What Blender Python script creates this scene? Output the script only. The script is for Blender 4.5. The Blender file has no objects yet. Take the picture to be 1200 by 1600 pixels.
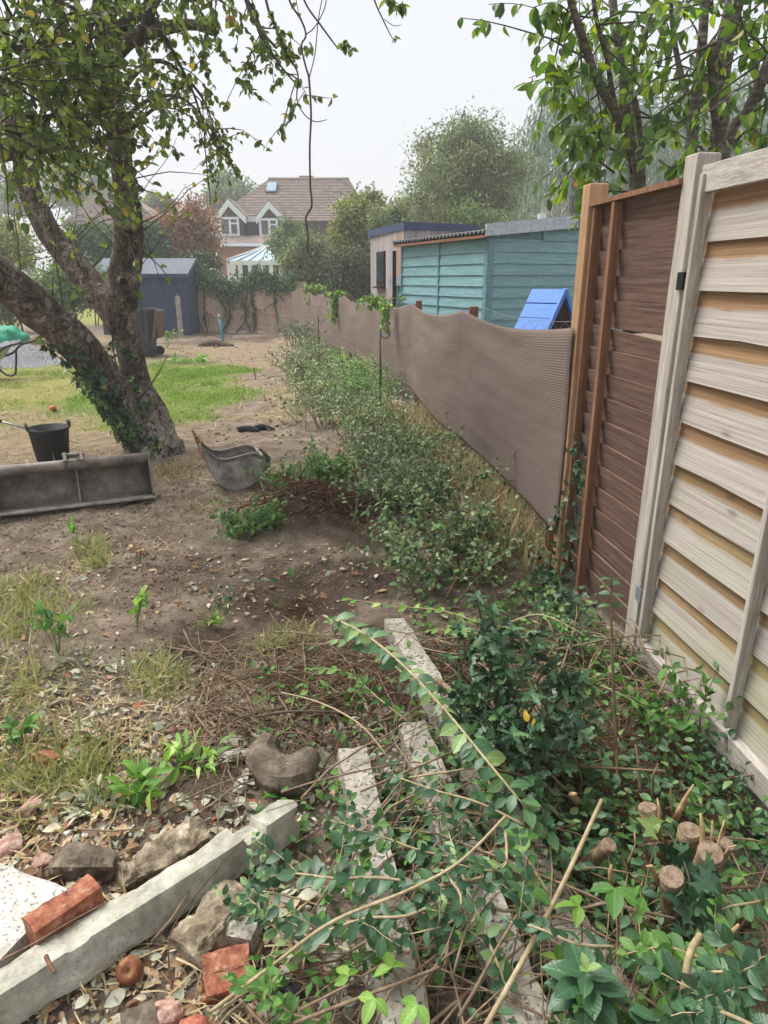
import bpy, bmesh, math, random, bisect
import numpy as np
from mathutils import Vector, Matrix, noise as mnoise
R = math.radians
rnd = random.Random(11)
rng = np.random.default_rng(11)
sc = bpy.context.scene
COL = sc.collection

# ------------------------------------------------------------------ camera
CAM_H, FPX = 1.55, 1060.0
PITCH = math.atan(363.0 / FPX)
cam_d = bpy.data.cameras.new('camera')
cam_d.sensor_fit = 'VERTICAL'; cam_d.sensor_height = 36.0
cam_d.lens = FPX / 1600.0 * 36.0
cam_d.clip_start = 0.05; cam_d.clip_end = 2000.0
cam = bpy.data.objects.new('camera', cam_d); COL.objects.link(cam)
cam.location = (0, 0, CAM_H); cam.rotation_euler = (math.pi / 2 - PITCH, 0, 0)
sc.camera = cam

# ------------------------------------------------------------------ sky (overcast, misty)
SUN_EL, SUN_AZ = R(58), R(-62)          # azimuth measured from +Y towards +X
w = bpy.data.worlds.new('World'); sc.world = w; w.use_nodes = True
nt = w.node_tree; bg = nt.nodes['Background']
sky = nt.nodes.new('ShaderNodeTexSky'); sky.sky_type = 'NISHITA'; sky.sun_disc = False
sky.sun_elevation = SUN_EL; sky.sun_rotation = SUN_AZ
sky.air_density = 1.2; sky.dust_density = 6.0; sky.ozone_density = 1.0
mx = nt.nodes.new('ShaderNodeMix'); mx.data_type = 'RGBA'
mx.inputs[0].default_value = 0.95
nt.links.new(sky.outputs[0], mx.inputs[6])
mx.inputs[7].default_value = (2.42, 2.47, 2.57, 1)   # even cloud layer
nt.links.new(mx.outputs[2], bg.inputs[0]); bg.inputs[1].default_value = 0.1

# ------------------------------------------------------------------ sun through cloud
sl = bpy.data.lights.new('sun', 'SUN'); sl.energy = 1.5; sl.angle = R(35); sl.color = (1, 0.97, 0.92)
so = bpy.data.objects.new('sun', sl); COL.objects.link(so)
sd = Vector((math.sin(SUN_AZ) * math.cos(SUN_EL), math.cos(SUN_AZ) * math.cos(SUN_EL), math.sin(SUN_EL)))
so.rotation_euler = (-sd).to_track_quat('-Z', 'Y').to_euler(); so.location = (0, 0, 30)

vs = sc.view_settings
vs.view_transform = 'Standard'; vs.look = 'None'; vs.exposure = 1.9; vs.gamma = 1.0; vs.use_curve_mapping = False
sc.render.engine = 'CYCLES'
cy = sc.cycles
cy.use_denoising = True; cy.max_bounces = 6; cy.diffuse_bounces = 3; cy.glossy_bounces = 2
cy.transmission_bounces = 4; cy.transparent_max_bounces = 6; cy.volume_bounces = 0
cy.sample_clamp_indirect = 4.0; cy.use_adaptive_sampling = True; cy.adaptive_threshold = .03

# ------------------------------------------------------------------ helpers: pixels of the photo -> places
cp, sp = math.cos(PITCH), math.sin(PITCH)
def ray(px, py):
    x, u = px - 600.0, 800.0 - py
    return Vector((x, u * sp + FPX * cp, u * cp - FPX * sp))
def G(px, py, z=0.0):
    d = ray(px, py); k = (z - CAM_H) / d.z
    return Vector((d.x * k, d.y * k, z))
def P(px, py, Y):
    d = ray(px, py); k = Y / d.y
    return Vector((d.x * k, Y, CAM_H + d.z * k))
def proj(p):
    y = p[1] * cp - (p[2] - CAM_H) * sp
    u = p[1] * sp + (p[2] - CAM_H) * cp
    return 600 + FPX * p[0] / y, 800 - FPX * u / y, y

def lin(h):
    h = h.lstrip('#'); o = []
    for i in (0, 2, 4):
        v = int(h[i:i+2], 16) / 255.0
        o.append(v / 12.92 if v <= 0.04045 else ((v + 0.055) / 1.055) ** 2.4)
    return (*o, 1.0)
def hsh(i, j, s):
    v = np.sin(i * 127.1 + j * 311.7 + s * 74.7) * 43758.5453
    return v - np.floor(v)
def vn(x, y, s=0):
    x = np.asarray(x, float); y = np.asarray(y, float)
    i, j = np.floor(x), np.floor(y); a, b = x - i, y - j
    a = a * a * (3 - 2 * a); b = b * b * (3 - 2 * b)
    return (hsh(i, j, s) * (1 - a) + hsh(i + 1, j, s) * a) * (1 - b) + (hsh(i, j + 1, s) * (1 - a) + hsh(i + 1, j + 1, s) * a) * b
def fbm(x, y, s=0, o=4):
    t, a, n = 0, 1, 0
    x = np.asarray(x, float); y = np.asarray(y, float)
    for k in range(o):
        t = t + a * (vn(x, y, s + k) - .5); n += a; a *= .5; x = x * 2.03; y = y * 2.03
    return t / n * 2

# ------------------------------------------------------------------ helpers: materials
MATS = {}
def _nodes(name):
    m = bpy.data.materials.new(name); m.use_nodes = True; MATS[name] = m
    n = m.node_tree.nodes; return m, n, m.node_tree.links, n['Principled BSDF']
def ramp(n, stops):
    r = n.new('ShaderNodeValToRGB'); e = r.color_ramp.elements
    while len(e) < len(stops): e.new(0.5)
    for k, (p, c) in enumerate(stops):
        e[k].position = p; e[k].color = lin(c) if isinstance(c, str) else c
    return r
def coords(n, l, scale, rand=True):
    tc = n.new('ShaderNodeTexCoord'); mp = n.new('ShaderNodeMapping'); mp.inputs['Scale'].default_value = scale
    l.new(tc.outputs['Object'], mp.inputs['Vector'])
    if rand:
        oi = n.new('ShaderNodeObjectInfo'); mu = n.new('ShaderNodeMath'); mu.operation = 'MULTIPLY'; mu.inputs[1].default_value = 37.0
        l.new(oi.outputs['Random'], mu.inputs[0]); l.new(mu.outputs[0], mp.inputs['Location'])
    return mp, tc
def noisy(name, stops, scale=6, stretch=(1, 1, 1), rough=.8, bump=.3, bscale=None, detail=6, speck=None, metal=0, spec=.3, objvar=0.0, bdist=.01, fine=.3):
    """colour from stretched noise, optional speckles, relief from a finer noise"""
    m, n, l, b = _nodes(name)
    mp, tc = coords(n, l, tuple(scale * s for s in stretch))
    nz = n.new('ShaderNodeTexNoise'); nz.inputs['Scale'].default_value = 1; nz.inputs['Detail'].default_value = detail; nz.inputs['Roughness'].default_value = .65
    l.new(mp.outputs[0], nz.inputs['Vector'])
    r = ramp(n, stops); l.new(nz.outputs['Fac'], r.inputs[0]); col = r.outputs[0]
    if speck:
        sc_, colr, lo = speck
        n2 = n.new('ShaderNodeTexNoise'); n2.inputs['Scale'].default_value = sc_; n2.inputs['Detail'].default_value = 3
        l.new(tc.outputs['Object'], n2.inputs['Vector'])
        rr = ramp(n, [(lo, (0, 0, 0, 1)), (lo + .06, (1, 1, 1, 1))]); l.new(n2.outputs['Fac'], rr.inputs[0])
        mx = n.new('ShaderNodeMix'); mx.data_type = 'RGBA'; l.new(rr.outputs[0], mx.inputs[0]); l.new(col, mx.inputs[6]); mx.inputs[7].default_value = lin(colr); col = mx.outputs[2]
    if fine:
        nf = n.new('ShaderNodeTexNoise'); nf.inputs['Scale'].default_value = 1; nf.inputs['Detail'].default_value = 6; nf.inputs['Roughness'].default_value = .75
        mpf, _ = coords(n, l, tuple(scale * 5 * s for s in stretch)); l.new(mpf.outputs[0], nf.inputs['Vector'])
        mf = n.new('ShaderNodeMapRange'); mf.inputs[1].default_value = .3; mf.inputs[2].default_value = .7; mf.inputs[3].default_value = 1 - fine; mf.inputs[4].default_value = 1 + fine; l.new(nf.outputs['Fac'], mf.inputs[0])
        hf = n.new('ShaderNodeHueSaturation'); l.new(mf.outputs[0], hf.inputs['Value']); l.new(col, hf.inputs['Color']); col = hf.outputs[0]
    if objvar:
        oi = n.new('ShaderNodeObjectInfo'); mr = n.new('ShaderNodeMapRange'); mr.inputs[3].default_value = 1 - objvar; mr.inputs[4].default_value = 1 + objvar
        l.new(oi.outputs['Random'], mr.inputs[0]); hv = n.new('ShaderNodeHueSaturation'); l.new(mr.outputs[0], hv.inputs['Value']); l.new(col, hv.inputs['Color']); col = hv.outputs[0]
    l.new(col, b.inputs['Base Color'])
    b.inputs['Roughness'].default_value = rough; b.inputs['Metallic'].default_value = metal; b.inputs['Specular IOR Level'].default_value = spec
    if bump:
        n3 = n.new('ShaderNodeTexNoise'); n3.inputs['Scale'].default_value = 1; n3.inputs['Detail'].default_value = 5
        mp3, _ = coords(n, l, tuple((bscale or scale * 3) * s for s in stretch)); l.new(mp3.outputs[0], n3.inputs['Vector'])
        bp = n.new('ShaderNodeBump'); bp.inputs['Strength'].default_value = bump; bp.inputs['Distance'].default_value = bdist
        l.new(n3.outputs['Fac'], bp.inputs['Height']); l.new(bp.outputs[0], b.inputs['Normal'])
    return m
def leafmat(name, stops, trans=.3, rough=.45, spec=.35, back=.25, ribs=False):
    m, n, l, b = _nodes(name)
    at = n.new('ShaderNodeAttribute'); at.attribute_name = 'var'
    oi = n.new('ShaderNodeObjectInfo'); ad = n.new('ShaderNodeMath'); ad.operation = 'ADD'
    mu = n.new('ShaderNodeMath'); mu.operation = 'MULTIPLY'; mu.inputs[1].default_value = .12
    l.new(oi.outputs['Random'], mu.inputs[0]); l.new(at.outputs['Fac'], ad.inputs[0]); l.new(mu.outputs[0], ad.inputs[1])
    r = ramp(n, stops); l.new(ad.outputs[0], r.inputs[0])
    tc = n.new('ShaderNodeTexCoord'); nz = n.new('ShaderNodeTexNoise'); nz.inputs['Scale'].default_value = 28; l.new(tc.outputs['Object'], nz.inputs['Vector'])
    mr = n.new('ShaderNodeMapRange'); mr.inputs[1].default_value = .3; mr.inputs[2].default_value = .7; mr.inputs[3].default_value = .75; mr.inputs[4].default_value = 1.22; l.new(nz.outputs['Fac'], mr.inputs[0])
    hv = n.new('ShaderNodeHueSaturation'); l.new(mr.outputs[0], hv.inputs['Value']); l.new(r.outputs[0], hv.inputs['Color'])
    la = n.new('ShaderNodeAttribute'); la.attribute_name = 'lat'; lu = n.new('ShaderNodeAttribute'); lu.attribute_name = 'lu'
    def mth(op, a, b_):
        q = n.new('ShaderNodeMath'); q.operation = op
        for s_, i_ in ((a, 0), (b_, 1)):
            if isinstance(s_, (int, float)): q.inputs[i_].default_value = s_
            else: l.new(s_, q.inputs[i_])
        return q.outputs[0]
    ve = mth('SINE', mth('MULTIPLY', mth('SUBTRACT', lu.outputs['Fac'], mth('MULTIPLY', la.outputs['Fac'], .22)), 48.0), 0)
    rb = n.new('ShaderNodeMapRange'); rb.inputs[1].default_value = .0; rb.inputs[2].default_value = .16; rb.inputs[3].default_value = 1.45; rb.inputs[4].default_value = 1.0; l.new(la.outputs['Fac'], rb.inputs[0])
    tone = mth('MULTIPLY', rb.outputs[0], mth('ADD', mth('MULTIPLY', ve, .025), 1.0)) if ribs else None
    if ribs:
        h2 = n.new('ShaderNodeHueSaturation'); l.new(tone, h2.inputs['Value']); l.new(hv.outputs[0], h2.inputs['Color']); hv = h2
        bp = n.new('ShaderNodeBump'); bp.inputs['Strength'].default_value = .35; bp.inputs['Distance'].default_value = .0015; l.new(mth('SUBTRACT', mth('MULTIPLY', ve, .2), mth('MULTIPLY', rb.outputs[0], 1.0)), bp.inputs['Height']); l.new(bp.outputs[0], b.inputs['Normal'])
    ge = n.new('ShaderNodeNewGeometry'); mb = n.new('ShaderNodeMix'); mb.data_type = 'RGBA'
    mq = n.new('ShaderNodeMath'); mq.operation = 'MULTIPLY'; mq.inputs[1].default_value = back; l.new(ge.outputs['Backfacing'], mq.inputs[0])
    l.new(mq.outputs[0], mb.inputs[0]); l.new(hv.outputs[0], mb.inputs[6]); mb.inputs[7].default_value = (.32, .38, .24, 1)
    l.new(mb.outputs[2], b.inputs['Base Color']); b.inputs['Roughness'].default_value = rough; b.inputs['Specular IOR Level'].default_value = spec
    if trans:
        t = n.new('ShaderNodeBsdfTranslucent'); g = n.new('ShaderNodeHueSaturation'); g.inputs['Value'].default_value = 1.5; g.inputs['Saturation'].default_value = 1.15
        l.new(hv.outputs[0], g.inputs['Color']); l.new(g.outputs[0], t.inputs[0])
        ms = n.new('ShaderNodeMixShader'); ms.inputs[0].default_value = trans
        l.new(b.outputs[0], ms.inputs[1]); l.new(t.outputs[0], ms.inputs[2]); l.new(ms.outputs[0], n['Material Output'].inputs['Surface'])
    return m
def plain(name, col, rough=.5, metal=0, spec=.4):
    m, n, l, b = _nodes(name); b.inputs['Base Color'].default_value = lin(col); b.inputs['Roughness'].default_value = rough; b.inputs['Metallic'].default_value = metal; b.inputs['Specular IOR Level'].default_value = spec
    return m

# ------------------------------------------------------------------ helpers: objects
ORG = {}
def tag(o, label=None, cat=None, group=None, kind=None):
    if label: o['label'] = label
    if cat: o['category'] = cat
    if group: o['group'] = group
    if kind: o['kind'] = kind
    return o
def thing(name, label, cat, loc=(0, 0, 0), group=None):
    o = bpy.data.objects.new(name, None); o.empty_display_size = .1; COL.objects.link(o); o.location = loc
    ORG[o] = Vector(loc); return tag(o, label, cat, group)
def link(name, me, mat=None, parent=None, M=None, **kw):
    """mesh in world coordinates (or local with matrix M) as one object, child of parent"""
    o = bpy.data.objects.new(name, me); COL.objects.link(o)
    if mat is not None and not me.materials: me.materials.append(MATS[mat] if isinstance(mat, str) else mat)
    M = M.copy() if M is not None else Matrix.Identity(4)
    ORG[o] = M.translation.copy()
    if parent is not None:
        o.parent = parent
        PM = Matrix.Translation(ORG[parent]) if parent.type == 'EMPTY' else WM[parent]
        o.matrix_local = PM.inverted() @ M
    else: o.matrix_world = M
    WM[o] = M
    return tag(o, **kw)
WM = {}
class MB:
    def __init__(s): s.v = []; s.f = []; s.n = 0
    def add(s, vs, fs):
        o = s.n; s.v.extend([tuple(q) for q in vs]); s.n += len(vs); s.f.extend([tuple(i + o for i in f) for f in fs]); return s
    def box(s, c, size, M=None, tap=1.0):
        a, b, d = size[0] / 2, size[1] / 2, size[2] / 2
        vs = [Vector((x, y, z)) for z, k in ((-d, 1), (d, tap)) for x, y in ((-a*k, -b*k), (a*k, -b*k), (a*k, b*k), (-a*k, b*k))]
        if M is not None: vs = [M @ q for q in vs]
        c = Vector(c)
        return s.add([q + c for q in vs], [(3, 2, 1, 0), (4, 5, 6, 7), (0, 1, 5, 4), (1, 2, 6, 5), (2, 3, 7, 6), (3, 0, 4, 7)])
    def beam(s, p0, p1, w, h, up=(0, 0, 1)):
        p0, p1 = Vector(p0), Vector(p1); d = (p1 - p0); L = d.length; d.normalize()
        sd_ = d.cross(Vector(up)); sd_.normalize(); u = sd_.cross(d)
        M = Matrix((d, sd_, u)).transposed()
        return s.box((p0 + p1) / 2, (L, w, h), M)
    def tube(s, pts, rads, k=6, cap=True, jit=0, seed=0):
        pts = [Vector(p) for p in pts]; n = len(pts)
        if not hasattr(rads, '__len__'): rads = [rads] * n
        t = (pts[1] - pts[0]).normalized(); ref = Vector((0, 0, 1)) if abs(t.z) < .9 else Vector((1, 0, 0))
        a = t.cross(ref).normalized(); vs = []
        for i in range(n):
            t = (pts[min(i + 1, n - 1)] - pts[max(i - 1, 0)])
            t = t.normalized() if t.length > 1e-9 else Vector((0, 0, 1))
            a = (a - t * a.dot(t)); a = a.normalized() if a.length > 1e-6 else t.orthogonal().normalized()
            b = t.cross(a)
            for j in range(k):
                q = 2 * math.pi * j / k; off = a * math.cos(q) + b * math.sin(q); r = rads[i]
                if jit:
                    c = pts[i] + off * r
                    r *= 1 + jit * (mnoise.noise(Vector((c.x * 5 + seed, c.y * 5, c.z * 3))) + .6 * mnoise.noise(Vector((c.x * 14 + seed, c.y * 14, c.z * 8))))
                vs.append(pts[i] + off * r)
        fs = [(i * k + j, i * k + (j + 1) % k, (i + 1) * k + (j + 1) % k, (i + 1) * k + j) for i in range(n - 1) for j in range(k)]
        if cap: fs += [tuple(range(k - 1, -1, -1)), tuple(range((n - 1) * k, n * k))]
        return s.add(vs, fs)
    def lathe(s, prof, c, k=24, M=None):
        c = Vector(c); vs = []
        for r, z in prof:
            for j in range(k):
                q = 2 * math.pi * j / k; v = Vector((r * math.cos(q), r * math.sin(q), z)); vs.append((M @ v if M is not None else v) + c)
        return s.add(vs, [(i * k + j, i * k + (j + 1) % k, (i + 1) * k + (j + 1) % k, (i + 1) * k + j) for i in range(len(prof) - 1) for j in range(k)])
    def prism(s, poly, d):
        """polygon (3d points) extruded by vector d"""
        poly = [Vector(p) for p in poly]; d = Vector(d); n = len(poly)
        return s.add(poly + [p + d for p in poly], [tuple(range(n - 1, -1, -1)), tuple(range(n, 2 * n))] + [(i, (i + 1) % n, n + (i + 1) % n, n + i) for i in range(n)])
    def mesh(s, name, smooth=False):
        me = bpy.data.meshes.new(name); me.from_pydata(s.v, [], s.f); me.update()
        if smooth: me.polygons.foreach_set('use_smooth', [True] * len(me.polygons))
        return me
    def build(s, name, mat, parent=None, smooth=False, bev=0, **kw):
        o = link(name, s.mesh(name, smooth), mat, parent, **kw)
        if bev:
            b = o.modifiers.new('bevel', 'BEVEL'); b.width = bev; b.segments = 2; b.limit_method = 'ANGLE'
        return o

def lerp_poly(pts, n):
    """smooth resample of a polyline (Catmull-Rom) to n points"""
    pts = [Vector(p) for p in pts]; out = []; m = len(pts) - 1
    for i in range(n):
        t = i / (n - 1) * m; k = min(int(t), m - 1); u = t - k
        p0, p1, p2, p3 = pts[max(k-1, 0)], pts[k], pts[k+1], pts[min(k+2, m)]
        out.append(.5 * ((2*p1) + (p2-p0)*u + (2*p0-5*p1+4*p2-p3)*u*u + (3*p1-p0-3*p2+p3)*u**3))
    return out
def lerp_val(v, n):
    return list(np.interp(np.linspace(0, len(v) - 1, n), range(len(v)), v))

# ---- leaves
def mk_tmpl(us, ws, fold=.12, curl=.15, wave=0):
    V, T = [], []
    for i, (u, wd) in enumerate(zip(us, ws)):
        z = -curl * u * u
        V += [(u, 0, z), (u, wd, z + fold * wd + wave * (-1) ** i), (u, -wd, z + fold * wd + wave * (-1) ** i)]
    for i in range(len(us) - 1):
        a, b = 3 * i, 3 * i + 3
        T += [(a, b, b + 1), (a, b + 1, a + 1), (a, b + 2, b), (a, a + 2, b + 2)]
    return np.array(V, float), np.array(T, int)
T_OV = mk_tmpl([0, .22, .5, .78, 1], [.015, .23, .29, .19, .005], .35, .14)
T_PRIVET = mk_tmpl([0, .25, .55, .8, 1], [.02, .22, .30, .20, .005], .25, .1)
T_APPLE = mk_tmpl([0, .2, .48, .78, 1], [.015, .27, .36, .26, .005], .4, .18)
T_LONG = mk_tmpl([0, .35, .7, 1], [.01, .15, .13, .005], .3, .25)
T_HOLLY = mk_tmpl([0, .14, .26, .4, .52, .66, .78, .9, 1], [.02, .24, .13, .29, .15, .26, .11, .14, .005], .3, .16, .045)
T_LO = (np.array([(0, 0, 0), (.5, .27, .05), (.5, -.27, .05), (1, 0, -.1)], float), np.array([(0, 3, 1), (0, 2, 3)], int))
T_LOL = (np.array([(0, 0, 0), (.5, .12, .02), (.5, -.12, .02), (1, 0, -.08)], float), np.array([(0, 3, 1), (0, 2, 3)], int))
_iv = [(0, .0), (.02, .3), (-.12, .42), (.2, .38), (.42, .5), (.5, .22), (1.0, 0)]
_ivv = [(a, b, .05 * b) for a, b in _iv] + [(a, -b, .05 * b) for a, b in _iv[1:-1]] + [(.3, 0, -.04)]
_ring = [0, 1, 2, 3, 4, 5, 6, 11, 10, 9, 8, 7]
T_IVY = (np.array(_ivv, float), np.array([(12, _ring[i], _ring[(i + 1) % 12]) for i in range(12)], int)[:, [0, 2, 1]])
T_BLADE = (np.array([(0, .03, 0), (0, -.03, 0), (.55, .022, .06), (.55, -.022, .06), (1, 0, -.05)], float), np.array([(0, 1, 3), (0, 3, 2), (2, 3, 4)], int))

class Leaves:
    def __init__(s): s.p = []; s.d = []; s.n = []; s.s = []; s.v = []
    def add(s, p, d, n, size, var): s.p.append(tuple(p)); s.d.append(tuple(d)); s.n.append(tuple(n)); s.s.append(size); s.v.append(var)
    def arrs(s, p, d, n, size, var):
        s.p += list(map(tuple, p)); s.d += list(map(tuple, d)); s.n += list(map(tuple, n)); s.s += list(size); s.v += list(var)
    def frame(s):
        p, d, n = np.array(s.p, float), np.array(s.d, float), np.array(s.n, float)
        d /= np.linalg.norm(d, axis=1)[:, None] + 1e-9
        n = n - d * (n * d).sum(1)[:, None]; n /= np.linalg.norm(n, axis=1)[:, None] + 1e-9
        return p, d, n, np.cross(n, d), np.array(s.s, float), np.array(s.v, float)
def raw_mesh(name, V, T, var, smooth=True, lat=None, lu=None):
    me = bpy.data.meshes.new(name); nV, nT = len(V), len(T)
    me.vertices.add(nV); me.vertices.foreach_set('co', V.astype(np.float32).ravel())
    me.loops.add(nT * 3); me.loops.foreach_set('vertex_index', T.astype(np.int32).ravel())
    me.polygons.add(nT); me.polygons.foreach_set('loop_start', np.arange(0, nT * 3, 3, dtype=np.int32))
    a = me.attributes.new('var', 'FLOAT', 'FACE'); a.data.foreach_set('value', np.asarray(var, np.float32))
    for nm_, ar_ in (('lat', lat), ('lu', lu)):
        if ar_ is not None: a = me.attributes.new(nm_, 'FLOAT', 'POINT'); a.data.foreach_set('value', np.asarray(ar_, np.float32))
    me.update(calc_edges=True)
    me.polygons.foreach_set('use_smooth', [smooth] * nT)
    return me
_single = {}
def lat_of(tm):
    v = np.abs(tm[0][:, 1]); return np.where(v > .02, 1.0, 0.0), tm[0][:, 0]
def single_mesh(tk, tm, q):
    key = (tk, q)
    if key not in _single:
        V = tm[0].copy(); r = np.random.default_rng(q + 5)
        V[:, 2] += -r.uniform(-.05, .3) * V[:, 0] ** 2 + r.uniform(-.12, .12) * V[:, 0] * V[:, 1]
        _single[key] = raw_mesh('leaf', V, tm[1], [(.02 + .86 * q / 11)] * len(tm[1]), True, *lat_of(tm))
    return _single[key]
TM = dict(ov=T_OV, apple=T_APPLE, privet=T_PRIVET, long=T_LONG, holly=T_HOLLY, lo=T_LO, lol=T_LOL, ivy=T_IVY, blade=T_BLADE)
def foliage(parent, mat, tk, L, n_single=0, name='foliage', label=None, lo=None):
    """the n_single leaves that show largest as parts named leaf, the rest joined as one part"""
    if not L.p: return
    p, d, n, sd_, s, v = L.frame(); idx = np.arange(len(p))
    if n_single:
        y = p[:, 1] * cp - (p[:, 2] - CAM_H) * sp; u = p[:, 1] * sp + (p[:, 2] - CAM_H) * cp
        yy = np.maximum(y, .05); X = 600 + FPX * p[:, 0] / yy; Yp = 800 - FPX * u / yy
        score = s / yy * ((X > 0) & (X < 1200) & (Yp > 0) & (Yp < 1600) & (y > .1))
        order = np.argsort(-score); one = [i for i in order[:n_single] if score[i] > 0]
        m = MATS[mat]
        for i in one:
            q = min(11, max(0, int(v[i] * 12)))
            me = single_mesh((tk, mat), TM[tk], q)
            if not me.materials: me.materials.append(m)
            M = Matrix(((d[i][0]*s[i], sd_[i][0]*s[i], n[i][0]*s[i], p[i][0]), (d[i][1]*s[i], sd_[i][1]*s[i], n[i][1]*s[i], p[i][1]), (d[i][2]*s[i], sd_[i][2]*s[i], n[i][2]*s[i], p[i][2]), (0, 0, 0, 1)))
            link('leaf', me, None, parent, M)
        keep = np.ones(len(p), bool); keep[one] = False; idx = idx[keep]
        if not len(idx): return
    tm = TM[lo or tk]; tv, tt = tm
    a, b, c = d[idx][:, None, :], sd_[idx][:, None, :], n[idx][:, None, :]
    cur = rng.uniform(-.1, .25, (len(idx), 1))
    V = p[idx][:, None, :] + s[idx][:, None, None] * (tv[None, :, 0, None] * a + tv[None, :, 1, None] * b + ((tv[None, :, 2] - cur * tv[None, :, 0] ** 2)[..., None]) * c)
    T = tt[None] + (np.arange(len(idx)) * len(tv))[:, None, None]
    me = raw_mesh(name, V.reshape(-1, 3), T.reshape(-1, 3), np.repeat(v[idx], len(tt)), True, *([np.tile(q_, len(idx)) for q_ in lat_of(tm)] if len(tv) > 5 else (None, None)))
    o = link(name, me, mat, parent)
    if n_single or len(idx) > 60: o['kind'] = 'stuff'
    if label: o['label'] = label
    return o
def rv(r=1.0):
    return Vector((rnd.gauss(0, r), rnd.gauss(0, r), rnd.gauss(0, r)))
def sprout(poly, n, L0, L1, spread=.8, up=.0, droop=.3, t0=.15, t1=1., segs=5, along=.5, wob=.25):
    out = []; m = len(poly) - 1
    for _ in range(n):
        t = rnd.uniform(t0, t1) * m; k = min(int(t), m - 1); p = poly[k].lerp(poly[k+1], t - k)
        tg = (poly[k+1] - poly[k]).normalized(); d = (tg * along + rv(spread) + Vector((0, 0, up))).normalized()
        L = rnd.uniform(L0, L1); q = [p.copy()]
        for s in range(segs):
            d = (d + rv(wob) * .5 + Vector((0, 0, -droop / segs))).normalized(); p = p + d * (L / segs); q.append(p.copy())
        out.append(q)
    return out
def put_leaves(L, polys, per, s0, s1, hang=.3, t0=.1, vlo=0, vhi=1, flat=.7, side=.9):
    for q in polys:
        m = len(q) - 1
        for j in range(per):
            t = rnd.uniform(t0, 1) * m; k = min(int(t), m - 1); p = q[k].lerp(q[k+1], t - k); tg = (q[k+1] - q[k]).normalized()
            d = tg * .5 + rv(side) * .7 + Vector((0, 0, -hang))
            L.add(p, d, Vector((0, 0, flat)) + rv(.5), rnd.uniform(s0, s1), rnd.uniform(vlo, vhi))
def pair_leaves(L, q, gap, s0, s1, out=.9, vlo=0, vhi=1, t0=.05, tipscale=.6, roll=None, up=1.0):
    """opposite pairs along a stem, as privet carries them"""
    ln = sum((q[i+1] - q[i]).length for i in range(len(q) - 1)); n = max(2, int(ln * (1 - t0) / gap)); m = len(q) - 1; ph = rnd.uniform(0, 3) if roll is None else roll
    for j in range(n + 1):
        t = (t0 + (1 - t0) * j / n) * m; k = min(int(t), m - 1); p = q[k].lerp(q[k+1], t - k); tg = (q[k+1] - q[k]).normalized()
        a = tg.orthogonal().normalized(); b = tg.cross(a); ph += rnd.uniform(-.5, .5) if roll is not None else rnd.uniform(.9, 1.5)
        sc_ = 1 - (1 - tipscale) * max(0, (j / n - .7) / .3)
        if roll is not None:
            s_ = tg.cross(Vector((0, 0, 1))); s_ = s_.normalized() if s_.length > .1 else a
        else: s_ = a * math.cos(ph) + b * math.sin(ph)
        for sg in (1, -1):
            if rnd.random() < .1: continue
            d = s_ * sg * out * rnd.uniform(.7, 1.1) + tg * rnd.uniform(.3, .85) + rv(.25) + Vector((0, 0, rnd.uniform(-.2, .3)))
            L.add(p, d, Vector((0, -.35 * up, up)) + rv(.38), rnd.uniform(s0, s1) * sc_ * rnd.uniform(.72, 1.12), rnd.uniform(vlo, vhi))
    L.add(q[-1], q[-1] - q[-2] + rv(.002), Vector((0, 0, 1)) + rv(.3), s0 * .6, rnd.uniform(vlo, vhi))

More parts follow.
